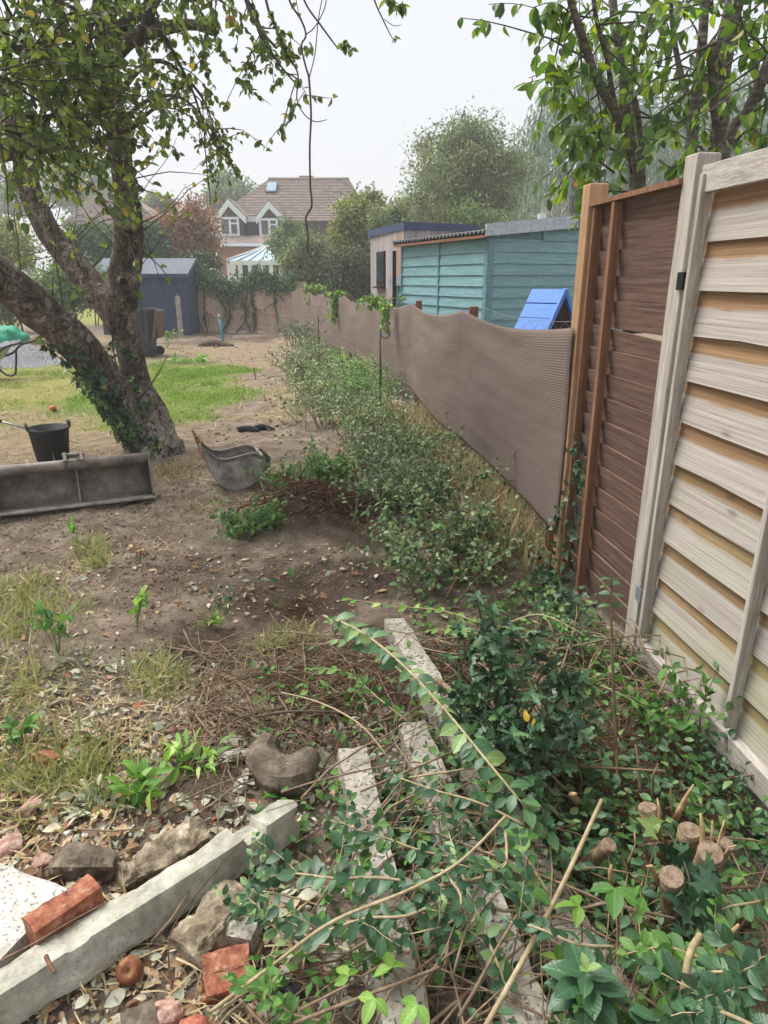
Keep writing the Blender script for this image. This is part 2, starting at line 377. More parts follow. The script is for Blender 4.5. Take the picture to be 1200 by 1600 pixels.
# ================================================================== materials
def bark_mat(name, stops, vs=16., dark='#2a231e', crack=.1):
    m, n, l, b = _nodes(name)
    tc = n.new('ShaderNodeTexCoord'); wn = n.new('ShaderNodeTexNoise'); wn.inputs['Scale'].default_value = 5; wn.inputs['Detail'].default_value = 4; l.new(tc.outputs['Object'], wn.inputs['Vector'])
    wm = n.new('ShaderNodeVectorMath'); wm.operation = 'MULTIPLY_ADD'; wm.inputs[1].default_value = (.5, .5, .7); l.new(wn.outputs['Color'], wm.inputs[0]); l.new(tc.outputs['Object'], wm.inputs[2])
    mp = n.new('ShaderNodeMapping'); mp.inputs['Scale'].default_value = (vs, vs, vs * .25); l.new(wm.outputs[0], mp.inputs[0])
    vo = n.new('ShaderNodeTexVoronoi'); vo.feature = 'DISTANCE_TO_EDGE'; vo.inputs['Scale'].default_value = 1; l.new(mp.outputs[0], vo.inputs['Vector'])
    nz_ = n.new('ShaderNodeTexNoise'); nz_.inputs['Scale'].default_value = 7; nz_.inputs['Detail'].default_value = 10; nz_.inputs['Roughness'].default_value = .68; l.new(wm.outputs[0], nz_.inputs['Vector'])
    nf = n.new('ShaderNodeTexNoise'); nf.inputs['Scale'].default_value = 60; nf.inputs['Detail'].default_value = 6; nf.inputs['Roughness'].default_value = .75; l.new(tc.outputs['Object'], nf.inputs['Vector'])
    r = ramp(n, stops); l.new(nz_.outputs['Fac'], r.inputs[0])
    ck = ramp(n, [(0, (1, 1, 1, 1)), (crack, (0, 0, 0, 1))]); l.new(vo.outputs['Distance'], ck.inputs[0])
    kf = n.new('ShaderNodeMath'); kf.operation = 'MULTIPLY'; kf.inputs[1].default_value = .3; l.new(ck.outputs[0], kf.inputs[0])
    mx = n.new('ShaderNodeMix'); mx.data_type = 'RGBA'; l.new(kf.outputs[0], mx.inputs[0]); l.new(r.outputs[0], mx.inputs[6]); mx.inputs[7].default_value = lin(dark)
    mr = n.new('ShaderNodeMapRange'); mr.inputs[1].default_value = .3; mr.inputs[2].default_value = .7; mr.inputs[3].default_value = .6; mr.inputs[4].default_value = 1.4; l.new(nf.outputs['Fac'], mr.inputs[0])
    # dry whitish flaking bark on the foot of the trunk
    sz = n.new('ShaderNodeSeparateXYZ'); l.new(wm.outputs[0], sz.inputs[0]); pm = n.new('ShaderNodeMapRange'); pm.inputs[1].default_value = 1.15; pm.inputs[2].default_value = .35; pm.inputs[3].default_value = 0; pm.inputs[4].default_value = .6; l.new(sz.outputs[2], pm.inputs[0])
    px_ = n.new('ShaderNodeMath'); px_.operation = 'MULTIPLY'; l.new(pm.outputs[0], px_.inputs[0]); rr_ = ramp(n, [(.38, (0, 0, 0, 1)), (.52, (1, 1, 1, 1))]); l.new(nz_.outputs['Fac'], rr_.inputs[0]); l.new(rr_.outputs[0], px_.inputs[1])
    m2 = n.new('ShaderNodeMix'); m2.data_type = 'RGBA'; l.new(px_.outputs[0], m2.inputs[0]); l.new(mx.outputs[2], m2.inputs[6]); m2.inputs[7].default_value = lin('#cfc6ba')
    hv = n.new('ShaderNodeHueSaturation'); l.new(mr.outputs[0], hv.inputs['Value']); l.new(m2.outputs[2], hv.inputs['Color']); l.new(hv.outputs[0], b.inputs['Base Color']); b.inputs['Roughness'].default_value = .95; b.inputs['Specular IOR Level'].default_value = .15
    a1 = n.new('ShaderNodeMath'); a1.operation = 'MULTIPLY_ADD'; a1.inputs[1].default_value = -.6; l.new(ck.outputs[0], a1.inputs[0]); l.new(nz_.outputs['Fac'], a1.inputs[2])
    a2 = n.new('ShaderNodeMath'); a2.operation = 'MULTIPLY_ADD'; a2.inputs[1].default_value = .35; l.new(nf.outputs['Fac'], a2.inputs[0]); l.new(a1.outputs[0], a2.inputs[2])
    bp = n.new('ShaderNodeBump'); bp.inputs['Strength'].default_value = 1; bp.inputs['Distance'].default_value = .03; l.new(a2.outputs[0], bp.inputs['Height']); l.new(bp.outputs[0], b.inputs['Normal'])
bark_mat('bark_apple', [(.34, '#352c25'), (.46, '#5f544a'), (.57, '#82776c'), (.68, '#a79e93')])
noisy('bark_dark', [(.3, '#2e2823'), (.55, '#51483f'), (.8, '#776d60')], 12, (1, 1, .3), .9, .6, bdist=.01)
noisy('bark_cherry', [(.3, '#3a332e'), (.5, '#5e564e'), (.6, '#777068'), (.8, '#a39d93')], 14, (.4, .4, 3), .8, .5, bdist=.008)
noisy('twig', [(.3, '#5b4a3c'), (.6, '#8a7761'), (.8, '#ac9b82')], 20, rough=.85, bump=0)
noisy('twig_dark', [(.3, '#3c332c'), (.7, '#5f5347')], 20, rough=.85, bump=0)
noisy('cane', [(.3, '#857858'), (.6, '#a8997a'), (.8, '#c2b59b')], 18, rough=.7, bump=0)
noisy('root_brown', [(.3, '#3d2a20'), (.7, '#6d4d3a')], 20, rough=.9, bump=0)
noisy('cut_wood', [(.3, '#8f7450'), (.6, '#b79c76'), (.8, '#d3c0a0')], 40, rough=.8, bump=.2)
noisy('stump_bark', [(.3, '#54473a'), (.5, '#79684f'), (.7, '#a08d70')], 40, rough=.9, bump=.6, bdist=.006)
noisy('stump_face', [(.3, '#5b4a3d'), (.5, '#7d6b5a'), (.75, '#a08e79')], 60, rough=.9, bump=.3)
noisy('wood_grey', [(.25, '#7d7166'), (.45, '#a3978a'), (.62, '#bbb0a2'), (.85, '#cdc4b8')], 3, (1, 14, 22), .85, .35, 9, bdist=.004, objvar=.06)
noisy('wood_rail', [(.25, '#7f776f'), (.45, '#a39b93'), (.62, '#b9b2aa'), (.85, '#cbc5be')], 3, (22, 1, 22), .85, .35, 9, bdist=.004)
noisy('wood_post_grey', [(.25, '#827a6f'), (.5, '#aaa298'), (.7, '#beb8ae'), (.9, '#cfcac2')], 3, (18, 18, .8), .85, .35, 9, bdist=.004)
noisy('wood_orange', [(.25, '#8a6a4d'), (.5, '#ac8a68'), (.75, '#c3a382')], 3, (14, 14, .7), .75, .2, 9, bdist=.003)
noisy('wood_brown', [(.25, '#49372f'), (.5, '#6d554b'), (.75, '#8a6f62')], 3, (1, 12, 26), .75, .3, 9, bdist=.003, objvar=.1)
noisy('wood_brown_post', [(.25, '#5f4232'), (.5, '#7f5b44'), (.8, '#9c7658')], 3, (16, 16, .8), .75, .25, 9)
noisy('wood_cladding', [(.25, '#7f7779'), (.5, '#a09798'), (.75, '#b7aeab')], 2, (10, 10, .6), .85, .2, objvar=.12)
noisy('wood_cladding_warm', [(.25, '#8a6c5e'), (.6, '#a88c7c'), (.8, '#bba394')], 2, (10, 10, .6), .85, .2, objvar=.1)
noisy('teal', [(.25, '#638890'), (.5, '#769ca2'), (.75, '#8aafb2')], 2.5, (1, 10, 14), .6, .12, objvar=.04)
noisy('teal_flat', [(.3, '#5b8189'), (.7, '#6d949a')], 3, rough=.6, bump=0)
noisy('pale_trim', [(.3, '#a3aeb8'), (.7, '#b5bfc8')], 4, rough=.5, bump=0)
noisy('navy', [(.3, '#313d58'), (.6, '#3f4c6b'), (.8, '#4c5978')], 3, (1, 6, 10), .7, .1)
noisy('felt', [(.3, '#5f656f'), (.7, '#767c86')], 8, rough=.95, bump=.2)
noisy('pink_fence', [(.25, '#a08575'), (.5, '#c0a595'), (.75, '#d3bcac')], 3, (1, 8, 8), .9, .2, objvar=.08)
noisy('wood_pale', [(.3, '#8f887d'), (.7, '#bdb6a8')], 5, (8, 8, 1), .9, .2)
noisy('blue_paint', [(.3, '#2560ab'), (.6, '#2f72c4'), (.8, '#3f80cf')], 5, (1, 5, 5), .5, .08, objvar=.05)
noisy('concrete', [(.28, '#77766a'), (.48, '#9d9b8d'), (.64, '#b3b1a4'), (.85, '#c6c4b9')], 7, rough=.9, bump=.6, bscale=55, speck=(150, '#85827a', .62), bdist=.006)
noisy('concrete_old', [(.25, '#79736a'), (.5, '#a09a8e'), (.7, '#b5afa3'), (.9, '#c6c0b5')], 12, rough=.95, bump=.8, bscale=60, speck=(75, '#5f594f', .57), bdist=.008)
noisy('concrete_mossy', [(.3, '#6a6d58'), (.55, '#9a9a86'), (.8, '#bab8a6')], 7, rough=.95, bump=.7, bscale=55, bdist=.007)
noisy('slab_white', [(.3, '#a9a59c'), (.6, '#c4c0b8'), (.8, '#d3d0c9')], 6, rough=.9, bump=.5, bscale=60, speck=(110, '#7d7971', .58), bdist=.004)
noisy('rock_brown', [(.28, '#4b4136'), (.45, '#716554'), (.58, '#948872'), (.72, '#beb49f')], 14, rough=.95, bump=.9, bscale=40, speck=(35, '#a89d90', .66), bdist=.012)
noisy('rock_dark', [(.28, '#3a322b'), (.45, '#5d5246'), (.68, '#85796a')], 14, rough=.95, bump=.8, bscale=40, speck=(30, '#a49a8e', .7), bdist=.01)
noisy('brick', [(.3, '#5c3328'), (.45, '#834f3c'), (.57, '#9b634c'), (.7, '#a68b79')], 34, rough=.92, bump=.6, bscale=50, speck=(45, '#8d7f73', .66), bdist=.005)
noisy('brick_pale', [(.3, '#7d5a4e'), (.5, '#a78577'), (.7, '#c2aea2')], 34, rough=.92, bump=.6, bscale=50, bdist=.006)
noisy('brick_bright', [(.3, '#7d4433'), (.5, '#a5624c'), (.7, '#b9917d')], 34, rough=.92, bump=.6, bscale=50, bdist=.006)
noisy('steel_bucket', [(.25, '#4a423c'), (.45, '#6b625b'), (.62, '#857c74'), (.8, '#98836f')], 9, rough=.6, bump=.25, bscale=40, metal=.1, spec=.5, bdist=.003)
noisy('steel_light', [(.25, '#55504c'), (.45, '#84807b'), (.65, '#a8a5a0'), (.85, '#93755f')], 10, rough=.55, bump=.25, bscale=40, metal=.15, spec=.5, bdist=.003)
noisy('rust', [(.3, '#5b3c2d'), (.6, '#7d5a45'), (.8, '#92735c')], 10, rough=.85, bump=.3, bdist=.003)
noisy('black_rubber', [(.3, '#1c1d1f'), (.7, '#2a2b2e')], 6, rough=.6, bump=0)
noisy('bin_grey', [(.3, '#2b3038'), (.7, '#3b414a')], 4, rough=.5, bump=0)
noisy('bin_brown', [(.3, '#5b4238'), (.7, '#755649')], 4, rough=.55, bump=0)
noisy('roof_tile', [(.25, '#6d605b'), (.5, '#897973'), (.75, '#a5978f')], 3, (1, 1, 2), .9, .5, 5, bdist=.05)
noisy('tile_hung', [(.3, '#493a37'), (.7, '#5f4d48')], 5, rough=.9, bump=.2)
noisy('house_brick', [(.3, '#8f5a48'), (.7, '#ad7863')], 5, rough=.9, bump=.2)
noisy('gravel', [(.3, '#5d5f62'), (.5, '#85878a'), (.75, '#b0b1b2')], 30, rough=.95, bump=1, bscale=40, bdist=.03)
noisy('soil', [(.3, '#5f5045'), (.5, '#7d6d60'), (.75, '#988879')], 10, rough=1, bump=.8, bdist=.02)
plain('white_paint', '#d9dde2', .5); plain('black_metal', '#1d1e20', .45, .3); plain('grey_metal', '#8f959c', .4, .6); plain('zinc', '#a9b4bd', .4, .7)
plain('glass_dark', '#2d343a', .08, 0, .8); plain('glass_sky', '#8fa9bf', .1, 0, .7); plain('roof_glass', '#a9c6d6', .15, 0, .6)
plain('cyan_plastic', '#3c9fb5', .4); plain('green_bag', '#1f8f6d', .6); plain('black_cloth', '#26272b', .9); plain('wire', '#8fa3a0', .4, .8)
noisy('apple_skin', [(.35, '#a33c22'), (.6, '#c0703a'), (.8, '#b59a4c')], 12, rough=.4, bump=0)
noisy('apple_rot', [(.35, '#4d2a1c'), (.55, '#7a4a30'), (.75, '#a08a56')], 18, rough=.6, bump=.2)
leafmat('leaf_apple', [(0, '#3c4d28'), (.35, '#566a33'), (.7, '#6f823c'), (.98, '#8b9648'), (1, '#b3a253')], .36, .5, ribs=True)
leafmat('leaf_cherry', [(0, '#36522a'), (.3, '#4f7032'), (.65, '#70903a'), (.97, '#98a846'), (1, '#c08d40')], .45, .42, ribs=True)
leafmat('leaf_privet', [(0, '#2c4931'), (.4, '#3f6142'), (.75, '#5a7c4f'), (1, '#8aa262')], .18, .38, .45, ribs=True)
leafmat('leaf_privet_small', [(0, '#2f4728'), (.45, '#486538'), (.8, '#6a854e'), (1, '#93a072')], .15, .4, .4, ribs=True)
leafmat('leaf_fresh', [(0, '#4d7a34'), (.4, '#6a9442'), (.8, '#87ad52'), (1, '#a9bf66')], .35, .45, ribs=True)
leafmat('leaf_bramble', [(0, '#33532b'), (.5, '#4b7536'), (1, '#6d9446')], .25, .5, ribs=True)
leafmat('leaf_holly', [(0, '#223a28'), (.5, '#345236'), (.9, '#4c6d47'), (1, '#6d8856')], .08, .33, .4, ribs=True)
leafmat('leaf_ivy', [(0, '#22382a'), (.5, '#33513a'), (.9, '#4c6b45'), (1, '#7b8f4c')], .12, .4, .4, ribs=True)
leafmat('leaf_birch', [(0, '#4d5b40'), (.5, '#6b7a54'), (.85, '#8b966a'), (1, '#a9a869')], .3, .6)
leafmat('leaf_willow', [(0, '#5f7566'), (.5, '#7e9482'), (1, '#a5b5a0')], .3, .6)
leafmat('leaf_yellow', [(0, '#5a6632'), (.5, '#7d8845'), (.85, '#a2a758'), (1, '#a5805a')], .3, .6)
leafmat('leaf_red', [(0, '#6b4b3c'), (.4, '#8e6450'), (.7, '#a87f66'), (1, '#7e7a50')], .3, .6)
leafmat('leaf_dark', [(0, '#26301f'), (.5, '#3c4a2e'), (1, '#5b683f')], .2, .6)
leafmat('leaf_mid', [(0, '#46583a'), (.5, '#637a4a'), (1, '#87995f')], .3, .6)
leafmat('leaf_hedge', [(0, '#2b4a2c'), (.5, '#3c6139'), (1, '#547a48')], .2, .6)
leafmat('leaf_conifer', [(0, '#2f4338'), (.5, '#40564a'), (1, '#586d5e')], .1, .7)
leafmat('leaf_dead', [(0, '#5f4634'), (.25, '#86664a'), (.5, '#a58a68'), (.75, '#b9a384'), (.9, '#c4bda6'), (1, '#9aa392')], .1, .8)
leafmat('leaf_cut', [(0, '#858a72'), (.5, '#a3a58f'), (1, '#c0beab')], .1, .6)
leafmat('straw', [(0, '#82724f'), (.5, '#a89772'), (1, '#c6b794')], .2, .8)
leafmat('grass_green', [(0, '#597835'), (.4, '#789646'), (.8, '#97ae5c'), (1, '#bbbf80')], .35, .6)
leafmat('grass_dry', [(0, '#6b7a45'), (.4, '#8c9258'), (.8, '#aba676'), (1, '#c2b992')], .3, .7)

# ================================================================== ground
FENCE = [(1.60, -2.0), (1.30, .75), (1.085, 2.56), (.985, 3.42), (.708, 5.74), (.388, 8.3), (-.10, 10.6), (-.65, 12.9), (-1.3, 15.6), (-2.13, 19.0), (-2.6, 21.4)]
_fy = [q[1] for q in FENCE]; _fx = [q[0] for q in FENCE]
def fence_x(y): return np.interp(y, _fy, _fx)
def gauss(x, y, c, r, h): return h * np.exp(-((x - c[0]) ** 2 + (y - c[1]) ** 2) / (r * r))
M_ROOT, M_HOLE, M_HOLE2 = G(480, 800), G(465, 935), G(330, 1010)
def H(x, y):
    x = np.asarray(x, float); y = np.asarray(y, float)
    near = np.clip((26 - y) / 8, 0, 1)
    h = .05 * fbm(x * .45, y * .45, 3) + .035 * fbm(x * 1.6, y * 1.6, 9) * np.clip((9 - y) / 3, .25, 1) + .026 * fbm(x * 7, y * 7, 21, 3) * np.clip((8 - y) / 3, .1, 1)
    h = h + gauss(x, y, M_ROOT, .36, .17) - gauss(x, y, M_HOLE, .28, .07) - gauss(x, y, M_HOLE2, .25, .05) + gauss(x, y, G(70, 1000), .3, .04)
    dx = fence_x(y) - x
    h = h + .07 * np.exp(-((dx - .55) / .4) ** 2) * np.clip((y - 3.2), 0, 1)
    h = h + gauss(x, y, (-2.12, 6.2), .8, .06)
    return h * near
def Hs(x, y):
    i = min(max(bisect.bisect_right(XS, x) - 1, 0), nx - 2); j = min(max(bisect.bisect_right(YS_, y) - 1, 0), ny - 2)
    a = (x - XS[i]) / (XS[i+1] - XS[i]); b = (y - YS_[j]) / (YS_[j+1] - YS_[j]); g, h = GZ[j], GZ[j+1]
    return (g[i] * (1 - a) + g[i+1] * a) * (1 - b) + (h[i] * (1 - a) + h[i+1] * a) * b
def on(v, dz=0.0): return Vector((v[0], v[1], Hs(v[0], v[1]) + dz))
def geo(a, b, n): return list(a + (b - a) * (np.linspace(0, 1, n) ** 2.2))
xs = np.array(geo(-9, -320, 16)[::-1][:-1] + list(np.arange(-9, -3.4, .08)) + list(np.arange(-3.4, 2.2, .035)) + geo(2.2, 320, 18))
ys = np.array(geo(.1, -60, 10)[::-1][:-1] + list(np.arange(.1, 6.5, .035)) + list(np.arange(6.5, 15, .09)) + list(np.arange(15, 26, .3)) + geo(26, 420, 18))
gx, gy = np.meshgrid(xs, ys); gz = H(gx, gy)
nx, ny = len(xs), len(ys); XS, YS_, GZ = list(map(float, xs)), list(map(float, ys)), gz.tolist()
V = np.stack([gx, gy, gz], -1).reshape(-1, 3)
I = (np.arange(ny - 1)[:, None] * nx + np.arange(nx - 1)[None]).ravel()
Q = np.stack([I, I + 1, I + nx + 1, I + nx], 1)
me = bpy.data.meshes.new('ground'); me.vertices.add(len(V)); me.vertices.foreach_set('co', V.astype(np.float32).ravel())
me.loops.add(len(Q) * 4); me.loops.foreach_set('vertex_index', Q.astype(np.int32).ravel()); me.polygons.add(len(Q)); me.polygons.foreach_set('loop_start', np.arange(0, len(Q) * 4, 4, dtype=np.int32))
me.update(calc_edges=True); me.polygons.foreach_set('use_smooth', [True] * len(Q))
def sm(a, b, v): t = np.clip((v - a) / (b - a), 0, 1); return t * t * (3 - 2 * t)
def lawn(x, y):
    """1 where the lawn grows, and how green it is"""
    n = fbm(x * .8, y * .8, 40, 5)
    xe = np.interp(y, [6, 8, 10, 13, 14.2], [-3.4, -1.55, -1.75, -2.6, -3.6])
    m = sm(0, .9, xe - x + n * 1.0) * sm(6.6, 8.0, y + n * 1.2) * sm(14.4, 13.0, y + n)
    m = m * (1 - .95 * np.exp(-(((x + 4.6) / 1.3) ** 2 + ((y - 8.0) / .45) ** 2)))
    green = sm(-4.6, -3.2, x + n * .8) * sm(7.6, 8.4, y) * .9 + .22 + .5 * n
    return m, np.clip(green, 0, 1)
def strawm(x, y):
    n = fbm(x * 1.1, y * 1.1, 60, 5)
    dx = fence_x(y) - x
    s = sm(.05, .45, n + .18 * sm(5.2, 6.5, y) - .25 * sm(7, 3, y)) * .8
    s = np.maximum(s, sm(.65, .3, dx) * sm(-.1, .1, dx) * sm(3.4, 4.2, y) * .9)
    s = np.maximum(s, .75 * sm(13, 15, y + n) * sm(19, 16, y) * sm(-1.5, -3, x))
    s = np.maximum(s, .9 * np.exp(-(((x + 3.6) / 1.5) ** 2 + ((y - 6.6) / .8) ** 2)))
    return s
def dampm(x, y):
    n = fbm(x * 2.2, y * 2.2, 120, 5); d = 0 * x
    for (px, py, r, k) in ((480, 820, .38, 1), (550, 830, .3, 1), (470, 930, .32, 1), (560, 900, .3, .8), (330, 1010, .28, .7), (250, 900, .3, .5), (400, 530, 1.6, .7), (320, 535, 1.4, .6), (880, 990, .25, .8), (560, 1010, .3, .7)):
        c = G(px, py); d = np.maximum(d, k * np.exp(-((x - c.x) ** 2 + (y - c.y) ** 2) / (r * r)))
    return sm(.25, .7, d + .45 * n)
lm, lg = lawn(gx, gy); stw = strawm(gx, gy)
lm = np.maximum(lm, sm(24.5, 27, gy)); lg = np.where(gy > 24.5, .6, lg)
for nm, arr in (('lawn', lm), ('green', lg), ('dry', stw), ('damp', dampm(gx, gy))):
    a = me.attributes.new(nm, 'FLOAT', 'POINT'); a.data.foreach_set('value', arr.astype(np.float32).ravel())
m, n, l, b = _nodes('ground')
tc = n.new('ShaderNodeTexCoord')
def nz(s, d=8, r=.65):
    q = n.new('ShaderNodeTexNoise'); q.inputs['Scale'].default_value = s; q.inputs['Detail'].default_value = d; q.inputs['Roughness'].default_value = r; l.new(tc.outputs['Object'], q.inputs['Vector']); return q.outputs['Fac']
def mixc(f, a, b_):
    q = n.new('ShaderNodeMix'); q.data_type = 'RGBA'
    l.new(f, q.inputs[0])
    for s, i in ((a, 6), (b_, 7)):
        if isinstance(s, str): q.inputs[i].default_value = lin(s)
        else: l.new(s, q.inputs[i])
    return q.outputs[2]
def attr(nm):
    q = n.new('ShaderNodeAttribute'); q.attribute_name = nm; return q.outputs['Fac']
def mth(op, a, b_):
    q = n.new('ShaderNodeMath'); q.operation = op
    for s, i in ((a, 0), (b_, 1)):
        if isinstance(s, (int, float)): q.inputs[i].default_value = s
        else: l.new(s, q.inputs[i])
    q.use_clamp = True
    return q.outputs[0]
r1 = ramp(n, [(.32, '#564a40'), (.45, '#77695c'), (.56, '#938475'), (.7, '#afa190')]); l.new(nz(5, 12, .76), r1.inputs[0])
r2 = ramp(n, [(.3, '#7d6b4b'), (.5, '#a08c66'), (.7, '#b7a37c')]); l.new(nz(22, 8, .7), r2.inputs[0])
r3 = ramp(n, [(.3, '#8d8450'), (.7, '#a3995f')]); l.new(nz(9), r3.inputs[0])
r4 = ramp(n, [(.3, '#66783c'), (.7, '#89964f')]); l.new(nz(14), r4.inputs[0])
dmp = ramp(n, [(.3, '#2f241e'), (.5, '#463830'), (.7, '#5f5046')]); l.new(nz(7, 9, .7), dmp.inputs[0])
fine = nz(60, 6, .7); fine2 = nz(140, 5, .8)
brk = ramp(n, [(.42, (0, 0, 0, 1)), (.58, (1, 1, 1, 1))]); l.new(nz(35, 8, .75), brk.inputs[0])
dryf = mth('MULTIPLY', attr('dry'), brk.outputs[0])
c1 = mixc(dryf, r1.outputs[0], r2.outputs[0])
gcol = mixc(attr('green'), r3.outputs[0], r4.outputs[0])
c2 = mixc(attr('lawn'), c1, gcol)
pr = ramp(n, [(.62, (0, 0, 0, 1)), (.68, (1, 1, 1, 1))]); l.new(nz(90, 2, .5), pr.inputs[0])
c2 = mixc(mth('MULTIPLY', attr('damp'), .75), c2, dmp.outputs[0])
c3a = mixc(mth('MULTIPLY', pr.outputs[0], .4), c2, '#b0a494')
vr = n.new('ShaderNodeMapRange'); vr.inputs[1].default_value = .3; vr.inputs[2].default_value = .7; vr.inputs[3].default_value = .6; vr.inputs[4].default_value = 1.35; l.new(fine2, vr.inputs[0])
hvg = n.new('ShaderNodeHueSaturation'); l.new(vr.outputs[0], hvg.inputs['Value']); l.new(c3a, hvg.inputs['Color']); c3 = hvg.outputs[0]
l.new(c3, b.inputs['Base Color']); b.inputs['Roughness'].default_value = 1; b.inputs['Specular IOR Level'].default_value = .1
bp = n.new('ShaderNodeBump'); bp.inputs['Strength'].default_value = 1.0; bp.inputs['Distance'].default_value = .055
hh = mth('ADD', mth('MULTIPLY', nz(12, 10, .75), .7), mth('MULTIPLY', fine, .3)); l.new(hh, bp.inputs['Height']); l.new(bp.outputs[0], b.inputs['Normal'])
link('ground', me, 'ground', kind='structure')

# ================================================================== light overlap fence on the right
def fdir(y0, y1):
    a = Vector((float(fence_x(y0)), y0, 0)); b_ = Vector((float(fence_x(y1)), y1, 0)); return a, b_
def slat(parent, a, b_, z0, hgt, mat, off0, off1, th=.011, wav=.006, seed=0, skew=0, n=7, nrm=None, name='slat', slope=0):
    """one board from a to b (world, ground plane), lower edge standing off0 towards the viewer's side, upper edge off1"""
    d = (b_ - a); L = d.length; d = d.normalized(); nr = nrm or Vector((d.y, -d.x, 0))
    M = Matrix(((d.x, nr.x, 0, a.x), (d.y, nr.y, 0, a.y), (0, 0, 1, z0), (0, 0, 0, 1)))
    mb = MB(); vs = []
    for i in range(n):
        x = L * i / (n - 1); wz = wav * (mnoise.noise(Vector((x * 3.1 + seed * 7.3, seed, 0))) * 2) + skew * i / (n - 1) + slope * (x / L - .5)
        tz = wav * .5 * mnoise.noise(Vector((x * 3 + seed * 3.3, 5 + seed, 0))) + slope * (x / L - .5)
        vs += [(x, off0, wz), (x, off1, hgt + tz), (x, off1 - th, hgt + tz), (x, off0 - th, wz)]
    fs = [(4*i + j, 4*i + (j+1) % 4, 4*i + 4 + (j+1) % 4, 4*i + 4 + j) for i in range(n - 1) for j in range(4)] + [(3, 2, 1, 0), tuple(range(4*n - 4, 4*n))]
    mb.add(vs, fs); me = mb.mesh(name)
    bm = bmesh.new(); bm.from_mesh(me); bmesh.ops.recalc_face_normals(bm, faces=bm.faces); bm.to_mesh(me); bm.free()
    return link(name, me, mat, parent, M)
# two-tone board: pale weathered face, browner strip along the top that used to be covered; green algae low down
def board_mat(name, alg):
    m, n, l, b = _nodes(name)
    tc = n.new('ShaderNodeTexCoord'); sx = n.new('ShaderNodeSeparateXYZ'); l.new(tc.outputs['Object'], sx.inputs[0])
    def ns(scale, st, d=7):
        mp, _ = coords(n, l, tuple(scale * q for q in st)); q = n.new('ShaderNodeTexNoise'); q.inputs['Scale'].default_value = 1; q.inputs['Detail'].default_value = d; q.inputs['Roughness'].default_value = .68; l.new(mp.outputs[0], q.inputs['Vector']); return q.outputs['Fac']
    g = ns(2.2, (.5, 8, 48), 9)
    ra = ramp(n, [(.25, '#736a63'), (.4, '#988f87'), (.55, '#ada59d'), (.8, '#c0b9b1')]); l.new(g, ra.inputs[0])
    rb = ramp(n, [(.28, '#73593f'), (.5, '#94775a'), (.75, '#ab8f70')]); l.new(g, rb.inputs[0])
    z = n.new('ShaderNodeMath'); z.operation = 'ADD'; w1 = n.new('ShaderNodeMath'); w1.operation = 'MULTIPLY'; w1.inputs[1].default_value = .035
    l.new(ns(3, (1, 1, 1)), w1.inputs[0]); l.new(sx.outputs[2], z.inputs[0]); l.new(w1.outputs[0], z.inputs[1])
    mr = n.new('ShaderNodeMapRange'); mr.inputs[1].default_value = .112; mr.inputs[2].default_value = .122; l.new(z.outputs[0], mr.inputs[0])
    mx = n.new('ShaderNodeMix'); mx.data_type = 'RGBA'; l.new(mr.outputs[0], mx.inputs[0]); l.new(ra.outputs[0], mx.inputs[6]); l.new(rb.outputs[0], mx.inputs[7])
    col = mx.outputs[2]
    # knots
    vo = n.new('ShaderNodeTexVoronoi'); vo.inputs['Scale'].default_value = 1; mpk, _ = coords(n, l, (3.2, 0, 9)); l.new(mpk.outputs[0], vo.inputs['Vector'])
    kr = ramp(n, [(.04, (1, 1, 1, 1)), (.13, (0, 0, 0, 1))]); l.new(vo.outputs['Distance'], kr.inputs[0])
    km = n.new('ShaderNodeMix'); km.data_type = 'RGBA'; kf = n.new('ShaderNodeMath'); kf.operation = 'MULTIPLY'; kf.inputs[1].default_value = .6; l.new(kr.outputs[0], kf.inputs[0])
    l.new(kf.outputs[0], km.inputs[0]); l.new(col, km.inputs[6]); km.inputs[7].default_value = lin('#5d4c40'); col = km.outputs[2]
    if alg:
        am = n.new('ShaderNodeMix'); am.data_type = 'RGBA'; ar = ramp(n, [(.4, (0, 0, 0, 1)), (.75, (alg, alg, alg, 1))]); l.new(ns(2.5, (1, 1, 2)), ar.inputs[0])
        l.new(ar.outputs[0], am.inputs[0]); l.new(col, am.inputs[6]); am.inputs[7].default_value = lin('#98a06c'); col = am.outputs[2]
    l.new(col, b.inputs['Base Color']); b.inputs['Roughness'].default_value = .9; b.inputs['Specular IOR Level'].default_value = .15
    bp = n.new('ShaderNodeBump'); bp.inputs['Strength'].default_value = .5; bp.inputs['Distance'].default_value = .003; l.new(ns(2.6, (1.5, 20, 60), 4), bp.inputs['Height']); l.new(bp.outputs[0], b.inputs['Normal'])
for k in range(3): board_mat('board_%d' % k, (0, .25, .6)[k])

